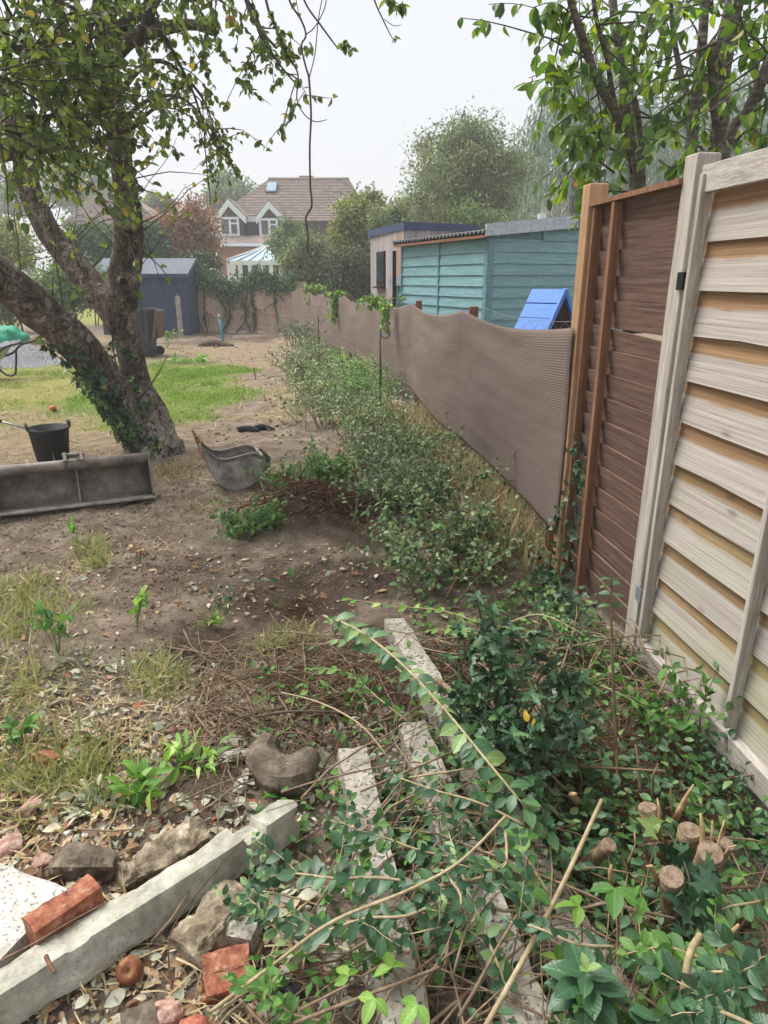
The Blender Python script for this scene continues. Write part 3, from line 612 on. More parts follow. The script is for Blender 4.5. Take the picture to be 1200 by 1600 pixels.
def fence_panel_light(y0, y1, label):
    a, b_ = fdir(y0, y1); d = (b_ - a).normalized(); nr = Vector((d.y, -d.x, 0))   # a far end, b near end; nr towards the garden
    if nr.x > 0: nr = -nr
    t = thing('overlap_fence', label, 'fence panel', a, 'weathered overlap fence panels')
    L = (b_ - a).length; z0 = .10; pitch = .154
    for k in range(11):
        z = z0 + .03 + pitch * k
        slat(t, a + d * .01, b_ - d * .01, z, .185, 'board_%d' % (2 if k < 2 else 1 if k < 5 else 0), .010 + .004 * (k % 2), -.014, wav=.005, seed=k * 13.7 + 40 * y0, nrm=nr)
    up = Vector((0, 0, 1))
    for s in (.022, .62, 1.23, L - .022):
        mb = MB(); q = a + d * s + nr * .03; mb.beam(q + up * (z0 + .06), q + up * (z0 + 1.78), .02, .042, nr)
        mb.build('batten', 'wood_post_grey', t, bev=.003)
        for zz in np.arange(.25, 1.8, .154):
            pass
    mb = MB(); mb.beam(a + nr * .024 + up * (z0 + 1.765), b_ + nr * .024 + up * (z0 + 1.765), .028, .085); mb.build('top_rail', 'wood_rail', t, bev=.003)
    mb = MB(); mb.beam(a + nr * .028 + up * (z0 - .005), b_ + nr * .028 + up * (z0 - .005), .034, .09); mb.build('bottom_rail', 'wood_rail', t, bev=.004)
    mb = MB(); mb.beam(a - nr * .01 + up * .03, b_ - nr * .01 + up * .03, .03, .12); mb.build('gravel_board', 'wood_rail', t)
    mb = MB()
    for s in (.022, .62, 1.23):
        for zz in np.arange(z0 + .12, z0 + 1.7, .154):
            q = a + d * (s + rnd.uniform(-.006, .006)) + nr * .0405 + up * (zz + rnd.uniform(-.02, .02)); mb.box(q, (.008, .008, .008))
    mb.build('nail', 'rust', t, kind='stuff')
    return t
tp = fence_panel_light(2.50, .70, 'pale weathered overlap fence panel with brown strips between boards')
def post(name, x, y, wd, hgt, mat, label, cap=0, lean=(0, 0), dp=None):
    t = MB(); n = 9; dp = dp or wd
    d = (Vector((float(fence_x(y + .3)), y + .3, 0)) - Vector((float(fence_x(y - .3)), y - .3, 0))).normalized(); s = Vector((d.y, -d.x, 0)); vs = []
    for i in range(n):
        z = -.15 + (hgt + .15) * i / (n - 1); c = Vector((x + lean[0] * z, y + lean[1] * z, z))
        for u, v in ((-1, -1), (1, -1), (1, 1), (-1, 1)):
            vs.append(c + d * (u * wd / 2) + s * (v * dp / 2) + Vector((mnoise.noise(Vector((z * 4, u, v))), mnoise.noise(Vector((z * 4, u + 9, v))), 0)) * .004)
    fs = [(4*i + j, 4*i + (j+1) % 4, 4*i+4 + (j+1) % 4, 4*i+4 + j) for i in range(n - 1) for j in range(4)] + [(3, 2, 1, 0), tuple(range(4*n-4, 4*n))]
    t.add(vs, fs); me = t.mesh(name); bm = bmesh.new(); bm.from_mesh(me); bmesh.ops.recalc_face_normals(bm, faces=bm.faces); bm.to_mesh(me); bm.free()
    o = link(name, me, mat); b = o.modifiers.new('bevel', 'BEVEL'); b.width = .006; b.segments = 2; b.limit_method = 'ANGLE'; b.angle_limit = R(50)
    return tag(o, label, 'fence post')
post('fence_post', 1.09, 2.585, .085, 1.955, 'wood_post_grey', 'grey weathered fence post between brown panel and pale panel')
post('fence_post', .975, 3.44, .09, 1.965, 'wood_orange', 'new orange brown timber fence post where the netting ends')
post('fence_post', float(fence_x(.62)), .62, .085, 1.955, 'wood_post_grey', 'grey fence post at the near end of pale panel')
# small metal clips on the grey post
for zz, mt, lb in ((1.545, 'black_metal', 'dark metal fence clip high on the grey post'), (.33, 'zinc', 'shiny metal fence clip low on the grey post')):
    c = thing('fence_clip', lb, 'clip', (1.03, 2.545, zz)); mb = MB()
    mb.box((1.043, 2.525, zz), (.004, .05, .06)); mb.build('plate', mt, c)
    mb = MB(); mb.box((1.062, 2.499, zz), (.04, .004, .06)); mb.build('flange', mt, c)

# ================================================================== brown panel
a, b_ = Vector((.992, 3.385, 0)), Vector((1.085, 2.62, 0)); d = (b_ - a).normalized(); nr = Vector((d.y, -d.x, 0)); nr = nr if nr.x < 0 else -nr; up = Vector((0, 0, 1))
t = thing('overlap_fence', 'dark brown overlap fence panel with loose boards next to the orange post', 'fence panel', a)
for k in range(17):
    z = .07 + .106 * k
    slat(t, a, b_, z, .118 if k != 11 else .10, 'wood_brown', -.012, .010, wav=.003, seed=k + 3, nrm=nr, skew=rnd.uniform(-.004, .004), slope=(-.028 if k == 11 else rnd.uniform(-.006, .006)))
mb = MB(); mb.beam(a + d*.03 + nr*.025 + up*.03, a + d*.03 + nr*.025 + up*1.86, .022, .042, nr); mb.build('batten', 'wood_brown_post', t)
mb = MB(); mb.beam(a + d*.27 + nr*.036 + up*.03, a + d*.25 + nr*.036 + up*1.86, .03, .04, nr); mb.build('batten', 'wood_brown_post', t)
mb = MB(); mb.beam(a + nr*.02 + up*1.875, b_ + nr*.02 + up*1.875, .075, .02); mb.build('cap_rail', 'wood_brown_post', t)
mb = MB(); mb.beam(a + d*.005 + nr*.02 + up*-.05, a + d*.005 + nr*.02 + up*.9, .025, .025, nr); mb.build('edge_strip', 'wood_brown_post', t)

# ================================================================== netting fence
m, n, l, b = _nodes('netting')
uv = n.new('ShaderNodeUVMap'); sx = n.new('ShaderNodeSeparateXYZ'); l.new(uv.outputs[0], sx.inputs[0])
wv = n.new('ShaderNodeMath'); wv.operation = 'MULTIPLY'; wv.inputs[1].default_value = 78 * 2 * math.pi; l.new(sx.outputs[1], wv.inputs[0])
sn = n.new('ShaderNodeMath'); sn.operation = 'SINE'; l.new(wv.outputs[0], sn.inputs[0])
vc = n.new('ShaderNodeMath'); vc.operation = 'MULTIPLY'; vc.inputs[1].default_value = 260.; l.new(sx.outputs[0], vc.inputs[0])
mpn = n.new('ShaderNodeCombineXYZ'); l.new(vc.outputs[0], mpn.inputs[0]); l.new(wv.outputs[0], mpn.inputs[1])
nn = n.new('ShaderNodeTexNoise'); nn.inputs['Scale'].default_value = .5; nn.inputs['Detail'].default_value = 3; l.new(mpn.outputs[0], nn.inputs['Vector'])
big = n.new('ShaderNodeTexNoise'); big.inputs['Scale'].default_value = 1; big.inputs['Detail'].default_value = 5
mpb = n.new('ShaderNodeMapping'); mpb.inputs['Scale'].default_value = (1.2, 16, 1); l.new(uv.outputs[0], mpb.inputs[0]); l.new(mpb.outputs[0], big.inputs['Vector'])
rr = ramp(n, [(.1, '#65564f'), (.5, '#84746c'), (.9, '#9a8a82')]);
s1 = n.new('ShaderNodeMath'); s1.operation = 'MULTIPLY_ADD'; s1.inputs[1].default_value = .15; s1.inputs[2].default_value = .4; l.new(sn.outputs[0], s1.inputs[0])
s2 = n.new('ShaderNodeMath'); s2.operation = 'MULTIPLY_ADD'; s2.inputs[1].default_value = .3; l.new(nn.outputs['Fac'], s2.inputs[0]); l.new(s1.outputs[0], s2.inputs[2])
s3 = n.new('ShaderNodeMath'); s3.operation = 'MULTIPLY_ADD'; s3.inputs[1].default_value = .5; l.new(big.outputs['Fac'], s3.inputs[0]); l.new(s2.outputs[0], s3.inputs[2])
s4 = n.new('ShaderNodeMath'); s4.operation = 'SUBTRACT'; s4.inputs[1].default_value = .2; l.new(s3.outputs[0], s4.inputs[0])
l.new(s4.outputs[0], rr.inputs[0]); l.new(rr.outputs[0], b.inputs['Base Color']); b.inputs['Roughness'].default_value = .85; b.inputs['Specular IOR Level'].default_value = .2
bp = n.new('ShaderNodeBump'); bp.inputs['Strength'].default_value = .25; bp.inputs['Distance'].default_value = .003; l.new(sn.outputs[0], bp.inputs['Height']); l.new(bp.outputs[0], b.inputs['Normal'])
tr = n.new('ShaderNodeBsdfTranslucent'); l.new(rr.outputs[0], tr.inputs[0]); ms = n.new('ShaderNodeMixShader'); ms.inputs[0].default_value = .25
l.new(b.outputs[0], ms.inputs[1]); l.new(tr.outputs[0], ms.inputs[2]); l.new(ms.outputs[0], n['Material Output'].inputs['Surface'])

NET = thing('netting_fence', 'long brown shade netting fence sagging between low timber posts', 'fence', (.96, 3.5, 0))
POSTS = [3.405, 5.74, 8.3, 10.6, 12.9, 15.6, 17.4, 19.0]
def net_top(y): return float(np.interp(y, [3.4, 5.74, 8.3, 12, 19], [1.33, 1.315, 1.29, 1.27, 1.25]))
cols = []
for k in range(len(POSTS) - 1):
    y0, y1 = POSTS[k], POSTS[k+1]; nseg = 44 if k < 2 else 20
    for j in range(nseg + (k == len(POSTS) - 2)):
        cols.append((y0 + (y1 - y0) * j / nseg, j / nseg, k))
rows = 46; vs = []; uvs = []
sag = [.06, .075, .085, .08, .07, .06, .05]
u = 0; prev = None
for (y, tt, k) in cols:
    x = float(fence_x(y)) - .06; q = Vector((x, y, 0)); u += (q - prev).length if prev else 0; prev = q
    dd = (Vector((float(fence_x(y + .1)), y + .1, 0)) - Vector((float(fence_x(y - .1)), y - .1, 0))).normalized(); nrm = Vector((-dd.y, dd.x, 0))
    edge = abs(tt - .5) * 2; dip = 1 - edge ** 2
    dip = max(0, min(1, dip))
    top = net_top(y) - sag[k] * dip; bot = .27 + .03 * math.sin(y * 1.7)
    for r in range(rows):
        v = r / (rows - 1); z = bot + (top - bot) * v
        diag = math.exp(-((1 - v) * 3.5 - (1 - edge) * 2.2) ** 2 * 3) * edge
        bel = .05 * math.sin(math.pi * tt) * (0.4 + .6 * math.sin(math.pi * v)) + .016 * mnoise.noise(Vector((y * 1.1, v * 2 + y * .5, 1))) + .004 * mnoise.noise(Vector((y * 4 + v * 3, v * 9, 7))) + .02 * diag * (1 - v) ** .5
        bel += .010 * math.sin(v * 30 * (1 - .4 * tt) + 5 * tt) * max(0, v - .55) * (1 - edge) * 1.6
        vs.append(q + nrm * bel + Vector((0, 0, z))); uvs.append((u * .25, v))
nc = len(cols)
fs = [(i * rows + r, (i + 1) * rows + r, (i + 1) * rows + r + 1, i * rows + r + 1) for i in range(nc - 1) for r in range(rows - 1)]
me = bpy.data.meshes.new('netting'); me.from_pydata([tuple(v) for v in vs], [], fs); ul = me.uv_layers.new(name='uv')
ul.data.foreach_set('uv', np.array([uvs[me.loops[i].vertex_index] for i in range(len(me.loops))], np.float32).ravel())
me.polygons.foreach_set('use_smooth', [True] * len(fs)); me.update()
no = link('netting', me, 'netting', NET); sol = no.modifiers.new('thickness', 'SOLIDIFY'); sol.thickness = .003
for i, y in enumerate(POSTS[1:]):
    x = float(fence_x(y)); mb = MB(); h = net_top(y) + (.03 if i < 4 else .02); mb.beam((x + .02, y, -.1), (x + .02, y, h), .07, .07, (0, 1, 0)); mb.build('post', 'wood_brown_post', NET, bev=.004)
for y, hh in ((3.62, .42),):
    x = float(fence_x(y)); mb = MB(); mb.beam((x - .0, y, -.1), (x - .0, y, hh), .06, .06, (0, 1, 0)); mb.build('short_post', 'wood_brown_post', NET, bev=.004)
mb = MB()
wpts = [Vector((float(fence_x(y)) + .08, y, net_top(y) + .03 - .05 * math.sin(math.pi * t_))) for y, t_ in zip(np.linspace(3.5, 5.74, 12), np.linspace(0, 1, 12))]
for k in range(11):
    q, r_ = wpts[k], wpts[k+1]; mid = (q + r_) / 2 - up * .05
    mb.tube([q, r_], .0013, 4); mb.tube([q, mid], .001, 3); mb.tube([mid, r_], .001, 3)
mb.build('wire', 'wire', NET, label='thin wire mesh behind the netting')
# dark hanging end curtain
mb = MB(); e = P(463, 520, 20.6); vs = []
for i in range(7):
    for j in range(9):
        vs.append((-2.2 - .5 * i / 6 + .05 * math.sin(i * 2.1), 19.3 + 1.5 * i / 6 + .06 * math.sin(i * 3), 1.32 * (1 - .10 * i / 6) * j / 8 + .02))
mb.add(vs, [(i*9+j, (i+1)*9+j, (i+1)*9+j+1, i*9+j+1) for i in range(6) for j in range(8)]); oo = mb.build('end_flap', 'netting', NET, True)

# ================================================================== teal shed
def frame_of(a, b_):
    d = (b_ - a); L = d.length; return d.normalized(), L
C0 = Vector((1.30, 9.0, 0)); U = Vector((-.385, .923, 0)); W = Vector((.923, .385, 0))
SL, SW = 2.62, 2.3
t = thing('garden_shed', 'teal painted timber shed with black corrugated roof behind the netting', 'shed', C0)
def roof_z(s): return 2.06 + .10 * s
k = 0; z = .1
while z < 2.0:                                     # long wall facing left: two bays of boards
    for s0, s1 in ((.04, 1.30), (1.34, SL - .03)):
        slat(t, C0 + U * s0, C0 + U * s1, z, .148, 'teal', .024, .003, th=.012, wav=.001, seed=k, nrm=-W, n=3, name='board'); k += 1
    z += .137
z = .1
while z < 2.25:                                    # gable wall facing the garden
    s0 = max(.05, (z + .12 - 2.06) / .10) if z + .12 > 2.06 else .05
    if s0 < SW - .1: slat(t, C0 + W * s0, C0 + W * SW, z, .148, 'teal', .024, .003, th=.012, wav=.001, seed=k, nrm=-U, n=3, name='board'); k += 1
    z += .137
mb = MB(); mb.prism([C0 + W*.004 + U*.004 + up*.02, C0 + W*SW + U*.004 + up*.02, C0 + W*SW + U*(SL-.004) + up*.02, C0 + W*.004 + U*(SL-.004) + up*.02], (0, 0, 1.98)); mb.build('wall_core', 'teal_flat', t)
for nm, q, n1 in (('corner_trim', C0 - U*.018 + W*.02, W), ('corner_trim', C0 - W*.018 + U*.02, U), ('cover_strip', C0 - W*.02 + U*1.32, U), ('cover_strip', C0 - W*.018 + U*(SL-.02), U)):
    mb = MB(); mb.beam(q + up*.05, q + up*2.06, .024, .085 if nm == 'corner_trim' else .045, n1); mb.build(nm, 'teal_flat', t, bev=.003)
mb = MB(); mb.prism([C0 + W*.006 + U*.008 + up*1.9, C0 + W*(SW-.002) + U*.008 + up*1.9, C0 + W*(SW-.002) + U*.008 + up*(roof_z(SW)+.03), C0 + W*.006 + U*.008 + up*(roof_z(0)+.03)], U*.05); mb.build('gable_infill', 'teal_flat', t)
mb = MB(); mb.beam(C0 + W*.03 + U*.04 + up*2.02, C0 + W*.03 + U*(SL-.02) + up*2.02, .03, .1); mb.build('wall_plate', 'teal_flat', t)
# corrugated roof
mb = MB(); vs = []; N = 27 * 6
for i in range(N + 1):
    s = -.1 + (SL + .2) * i / N; dz = .022 * math.cos(2 * math.pi * i / 6)
    for ww in (-.13, SW + .1): vs.append(C0 + U*s + W*ww + up*(roof_z(ww) + .06 + dz))
mb.add(vs, [(2*i, 2*i+1, 2*i+3, 2*i+2) for i in range(N)]); o = mb.build('corrugated_roof', 'black_metal', t, True); q = o.modifiers.new('t', 'SOLIDIFY'); q.thickness = .02
mb = MB(); q0 = C0 - W*.10 - U*.08 + up*(roof_z(-.1) + .0); mb.beam(q0, q0 + U*(SL+.16), .05, .035); mb.build('gutter', 'wood_brown_post', t)
mb = MB(); q0, q1 = C0 - U*.115 - W*.12, C0 - U*.115 + W*(SW+.1)
mb.prism([q0 + up*(roof_z(-.12)+.0), q1 + up*(roof_z(SW)-.0), q1 + up*(roof_z(SW)+.15), q0 + up*(roof_z(-.12)+.14)], -U*-.022); mb.build('fascia', 'pale_trim', t)
mb = MB(); q = C0 + U*(SL+.09) - W*.1; mb.beam(q, q + up*1.98, .06, .06, (0, 1, 0)); mb.build('downpipe', 'black_metal', t)
# low teal store behind it
q = P(617, 470, 12.4); q.z = 0; a, b_ = q, q + Vector((.9, -.12, 0))
t = thing('store_box', 'small teal lean-to with white sloping edge beside the shed', 'shed', q)
mb = MB(); mb.prism([a, b_, b_ + Vector((.3, 1.0, 0)), a + Vector((.3, 1.0, 0))], (0, 0, 1.45)); mb.build('wall_core', 'teal_flat', t)
for k in range(10): slat(t, a, b_, .05 + .137*k, .147, 'teal', .024, .003, wav=.001, n=3, seed=k, nrm=Vector((0, -1, 0)), name='board')
mb = MB(); mb.beam(a + Vector((-.1, -.05, 1.49)), b_ + Vector((0, -.05, 1.76)), .05, .11); mb.build('white_edge', 'white_paint', t)
mb = MB(); mb.prism([a + Vector((-.1, -.02, 1.5)), b_ + Vector((0, -.02, 1.77)), b_ + Vector((.3, 1, 1.77)), a + Vector((.2, 1, 1.5))], (0, 0, .03)); mb.build('roof', 'felt', t)

# ================================================================== timber studio
S0, S1, S2 = Vector((.385, 13.5, 0)), Vector((-.27, 15.8, 0)), Vector((1.75, 14.15, 0))
t = thing('garden_studio', 'grey timber clad garden studio with small dark window and flat roof', 'garden building', S0)
back = S1 + (S2 - S0)
mb = MB(); mb.prism([S0 + Vector((0, .04, 0)), S2 + Vector((0, .04, 0)), back, S1 + Vector((.04, 0, 0))], (0, 0, 2.42)); mb.build('wall_core', 'wood_cladding_warm', t)
def vboards(a, b_, z0, z1, wd, mat, warm, nrm):
    d, L = frame_of(a, b_); n_ = int(L / wd)
    for i in range(n_):
        s = L * i / n_; mt = 'wood_cladding_warm' if warm(i / n_) else mat
        mb = MB(); q = a + d * (s + L / n_ / 2) + nrm * .012; mb.beam(q + up*z0, q + up*z1, .022, L / n_ * .94, d); mb.build('board', mt, t)
d, L = frame_of(S0, S1); nS = Vector((d.y, -d.x, 0)); nS = nS if nS.x < 0 else -nS
# board lengths stop at the window
wa, wb = .52, .77
n_ = 20
for i in range(n_):
    s = (i + .5) / n_; mt = 'wood_cladding_warm' if (.03 < s < .22) else 'wood_cladding'
    q = S0 + d * (L * s) + nS * .012
    spans = [(0, 1.42, 'wood_cladding_warm'), (2.1, 2.42, mt)] if wa < s < wb else [(0, 2.42, mt)]
    for z0, z1, mm in spans:
        mb = MB(); mb.beam(q + up*z0, q + up*z1, .02, L / n_ * .93, d); mb.build('board', mm, t)
d2, L2 = frame_of(S0, S2); n2 = Vector((d2.y, -d2.x, 0)); n2 = n2 if n2.y < 0 else -n2
for i in range(14):
    q = S0 + d2 * (L2 * (i + .5) / 14) + n2 * .012; mb = MB(); mb.beam(q, q + up*2.42, .02, L2 / 14 * .93, d2); mb.build('board', 'wood_cladding', t)
wn = MB(); c = S0 + d * (L * (wa + wb) / 2) + nS * .02 + up * 1.76; ww = L * (wb - wa)
wn.beam(c - d*ww/2, c + d*ww/2, .05, .68); wo = wn.build('window', 'black_metal', t)
mb = MB(); c2 = c + nS * .028; mb.beam(c2 - d*(ww/2-.05) - up*-.02, c2 + d*(ww/2-.05) - up*-.02, .01, .54); mb.build('pane', 'glass_dark', wo)
mb = MB(); c3 = c + nS*.05 - up*.36; mb.beam(c3 - d*(ww/2+.05), c3 + d*(ww/2+.05), .1, .03); mb.build('sill', 'black_metal', wo)
mb = MB(); o_ = .06; mb.prism([S0 + Vector((-.02, -.07, 0)), S2 + Vector((.07, -.06, 0)), back + Vector((.05, .05, 0)), S1 + Vector((-.08, .02, 0))], (0, 0, .13)); ro = mb.build('roof', 'navy', t); ro.location.z += 2.42

# ================================================================== blue A-frame hutch
Rf = Vector((1.64, 6.5, 1.457)); dr = Vector((-.8, .6, 0)); ev = Vector((.6, .8, 0)); Rb = Rf + dr * .31
t = thing('hutch', 'bright blue A-frame hutch roof showing above the netting', 'hutch', (Rf.x, Rf.y, 0))
HW, HD = .60, .62
for sg in (-1, 1):
    for k in range(5):
        f0, f1 = k / 5, (k + 1) / 5 - .012
        def pt(f, base): return base + ev * (sg * HW * f) - up * (HD * f)
        mb = MB(); q = [pt(f0, Rf), pt(f1, Rf), pt(f1, Rb), pt(f0, Rb)]; nn_ = (ev * sg * HD + up * HW).normalized()
        mb.prism([p_ - nn_ * .004 * (k % 2) for p_ in q], nn_ * .016); mb.build('roof_board', 'blue_paint', t)
    nn_ = (ev * sg * HD + up * HW).normalized(); mb = MB(); mb.prism([p_ - nn_ * .022 for p_ in (Rf + dr*.02, Rf + dr*.02 + ev*(sg*HW*.97) - up*HD*.97, Rb - dr*.02 + ev*(sg*HW*.97) - up*HD*.97, Rb - dr*.02)], nn_ * .014); mb.build('shade_lining', 'wood_brown', t)  # dark sheet added so the opening looks shaded inside, coloured as unpainted wood
    mb = MB(); q0 = Rf - dr*.012 + up*.0; q1 = Rf - dr*.012 + ev*(sg*HW) - up*HD; mb.beam(q0, q1, .024, .055, (ev*sg*HD + up*HW)); mb.build('barge_board', 'blue_paint', t)
mb = MB(); mb.prism([Rb - up*.03 - dr*.02, Rb - dr*.02 + ev*HW*.9 - up*HD*.95, Rb - dr*.02 - ev*HW*.9 - up*HD*.95], dr*.015); mb.build('back_panel', 'wood_brown_post', t)
bb = Rf - up*HD
mb = MB(); mb.prism([bb - ev*HW*.9 + up*.0, bb + ev*HW*.9, bb + dr*.3 + ev*HW*.9, bb + dr*.3 - ev*HW*.9], (0, 0, -.30)); mb.build('box', 'blue_paint', t)
for sa in (-.8, .8):
    for sb in (.04, .27):
        q = bb + ev*HW*sa + dr*sb; mb = MB(); mb.beam(Vector((q.x, q.y, 0)), Vector((q.x, q.y, bb.z - .29)), .05, .05, (0, 1, 0)); mb.build('leg', 'wood_brown_post', t)

# ================================================================== hook poles in front of the netting
for px, py0, py1, Y, lb in ((594, 515, 650, 7.6, 'black hooked garden pole standing nearest by the netting'), (497, 495, 560, 12.6, 'black hooked garden pole farther along the netting')):
    top = P(px, py0, Y); t = thing('hook_pole', lb, 'pole', (top.x, Y, 0), 'hooked poles by the netting')
    mb = MB(); mb.tube([(top.x, Y, -.1), (top.x, Y, top.z)], .008, 8); mb.build('pole', 'black_metal', t, True)
    mb = MB(); r = .055; pts = [Vector((top.x + r - r*math.cos(a_)*1.0, Y, top.z - .02 - r*math.sin(a_)*1.3)) for a_ in np.linspace(-.2, math.pi*.95, 12)]
    mb.tube(pts, .006, 6); mb.build('hook', 'black_metal', t, True)

# ================================================================== navy shed, bin, back fence
YS = 20.5; xl, xr = -8.2, P(296, 500, YS).x; yb = YS + 1.8
t = thing('garden_shed', 'dark blue timber shed with grey felt roof at the back', 'shed', (xl, YS, 0))
mb = MB(); mb.prism([(xl, YS + .02, 0), (xr, YS + .02, 0), (xr, yb, 0), (xl, yb, 0)], (0, 0, 1.66)); mb.build('wall_core', 'navy', t)
for k in range(16): slat(t, Vector((xl, YS, 0)), Vector((xr, YS, 0)), .02 + .102*k, .112, 'navy', .016, .004, wav=.001, n=2, seed=k, nrm=Vector((0, -1, 0)), name='board')
zr0, zr1 = 1.66, 2.1
mb = MB(); mb.prism([(xl-.1, YS-.18, zr0), (xl-.1, YS-.18, zr0+.05), (xl-.1, YS+.9, zr1+.05), (xl-.1, yb+.15, zr0+.05), (xl-.1, yb+.15, zr0), (xl-.1, YS+.9, zr1)], (xr-xl+.2, 0, 0)); mb.build('roof', 'felt', t)
mb = MB(); mb.beam((xr+.115, YS-.2, zr0), (xr+.115, YS+.9, zr1+.02), .02, .1); mb.beam((xr+.115, yb+.15, zr0), (xr+.115, YS+.9, zr1+.02), .02, .1); mb.build('barge_board', 'felt', t)
mb = MB(); mb.prism([(xr-.001, YS+.02, 1.66), (xr-.001, yb, 1.66), (xr-.001, YS+.9, 2.09)], (-.03, 0, 0)); mb.build('gable', 'navy', t)
mb = MB(); mb.beam((xl-.1, YS-.19, zr0), (xr+.1, YS-.19, zr0), .02, .1); mb.build('fascia', 'navy', t)

def back_panel(x0, x1, Y, label, hgt=1.42):
    t = thing('overlap_fence', label, 'fence panel', (x0, Y, 0), 'pinkish back fence panels')
    n_ = 13
    for k in range(n_):
        slat(t, Vector((x0, Y, 0)), Vector((x1, Y, 0)), .03 + hgt * k / n_, hgt / n_ + .025, 'pink_fence', .014, -.006, wav=.005, n=5, seed=k + x0 * 9, nrm=Vector((0, -1, 0)))
    for xx in (x0 + .03, (x0 + x1) / 2, x1 - .03):
        mb = MB(); mb.beam((xx, Y - .03, .02), (xx, Y - .03, hgt + .03), .03, .045, (1, 0, 0)); mb.build('batten', 'pink_fence', t)
    mb = MB(); mb.beam((x0, Y - .02, hgt + .05), (x1, Y - .02, hgt + .05), .06, .03); mb.build('cap_rail', 'pink_fence', t)
YB = 21.6
bx = [P(p_, 500, YB).x for p_ in (303, 348, 392, 438, 478)]
for k in range(4): back_panel(bx[k] + .04, bx[k+1] - .04, YB, ['pinkish back fence panel next to the dark blue shed', 'pinkish back fence panel behind the blue cane', 'pinkish back fence panel with a broken pale patch', 'pinkish back fence panel next to the netting end'][k])
for k in range(5):
    t_ = MB(); t_.beam((bx[k], YB - .02, -.1), (bx[k], YB - .02, 1.5 if k != 3 else 1.32), .07, .07, (0, 1, 0)); o = t_.build('fence_post', 'wood_pale' if k else 'wood_orange', bev=.004)
    tag(o, ['orange corner post of the back fence beside blue shed', 'second back fence post from the blue shed', 'middle post of the pinkish back fence', 'pale stout back fence post near the netting end', 'back fence post hidden at the netting end'][k], 'fence post')
q = P(283, 526, 19.6); mb = MB(); mb.beam((q.x, 19.6, -.1), (q.x, 19.6, P(283, 463, 19.6).z), .12, .1, (0, 1, 0)); o = mb.build('concrete_post', 'concrete', bev=.01); tag(o, 'pale concrete post standing before the blue shed', 'post')
for k, px in enumerate((444, 452)):
    q = G(px, 519); mb = MB(); mb.beam((q.x, q.y, -.05), (q.x, q.y, .45 + .06*k), .07, .06, (0, 1, 0)); o = mb.build('short_stake', 'wood_pale'); tag(o, ['short pale stake left of its twin by netting end', 'slightly taller pale stake closest to the netting end'][k], 'stake')
# turquoise cane / tool
q = G(349, 533); Y = q.y; t = thing('garden_tool', 'turquoise handled garden tool stuck upright in the soil', 'tool', q)
mb = MB(); mb.tube([q - up*.1, P(346, 512, Y), P(343, 498, Y)], .035, 6); mb.build('shaft', 'cyan_plastic', t, True)
mb = MB(); mb.tube([P(343, 498, Y), P(342, 491, Y)], .04, 6); mb.build('head', 'wood_pale', t, True)
# wheelie bin
q = G(224, 557); bxx, byy = q.x, q.y
t = thing('wheelie_bin', 'dark grey wheelie bin with its brown lid hanging open', 'bin', (bxx, byy, 0))
mb = MB(); z0, z1 = .05, .96; a0, a1 = .21, .27; vs = [(bxx + sx_*a, byy + .05 + sy_*a*1.1, z) for z, a in ((z0, a0), (z1, a1)) for sx_, sy_ in ((-1, -1), (1, -1), (1, 1), (-1, 1))]
mb.add(vs, [(3, 2, 1, 0), (0, 1, 5, 4), (1, 2, 6, 5), (2, 3, 7, 6), (3, 0, 4, 7)]); o = mb.build('body', 'bin_grey', t, bev=.02)
mb = MB(); mb.beam((bxx-.29, byy-.24, .95), (bxx+.29, byy-.24, .95), .05, .06); mb.beam((bxx-.29, byy+.35, .95), (bxx+.29, byy+.35, .95), .05, .06); mb.beam((bxx-.28, byy-.24, .95), (bxx-.28, byy+.35, .95), .05, .06); mb.build('rim', 'bin_grey', t, bev=.01)
mb = MB(); ML = Matrix.Rotation(R(12), 3, 'Y'); mb.box((bxx + .37, byy + .05, .66), (.05, .5, .60), ML); mb.box((bxx + .40, byy + .05, .75), (.03, .36, .18), ML); mb.box((bxx + .40, byy + .05, .5), (.03, .36, .2), ML); mb.build('lid', 'bin_brown', t, bev=.012)
mb = MB(); mb.tube([(bxx + .30, byy - .28, .96), (bxx + .30, byy + .36, .96)], .02, 8); mb.build('hinge_bar', 'bin_grey', t, True)
for sy_ in (-.2, .3):
    mb = MB(); mb.tube([(bxx + .27, byy + sy_ - .03, .1), (bxx + .27, byy + sy_ + .03, .1)], .1, 16); mb.build('wheel', 'black_rubber', t, bev=.01)

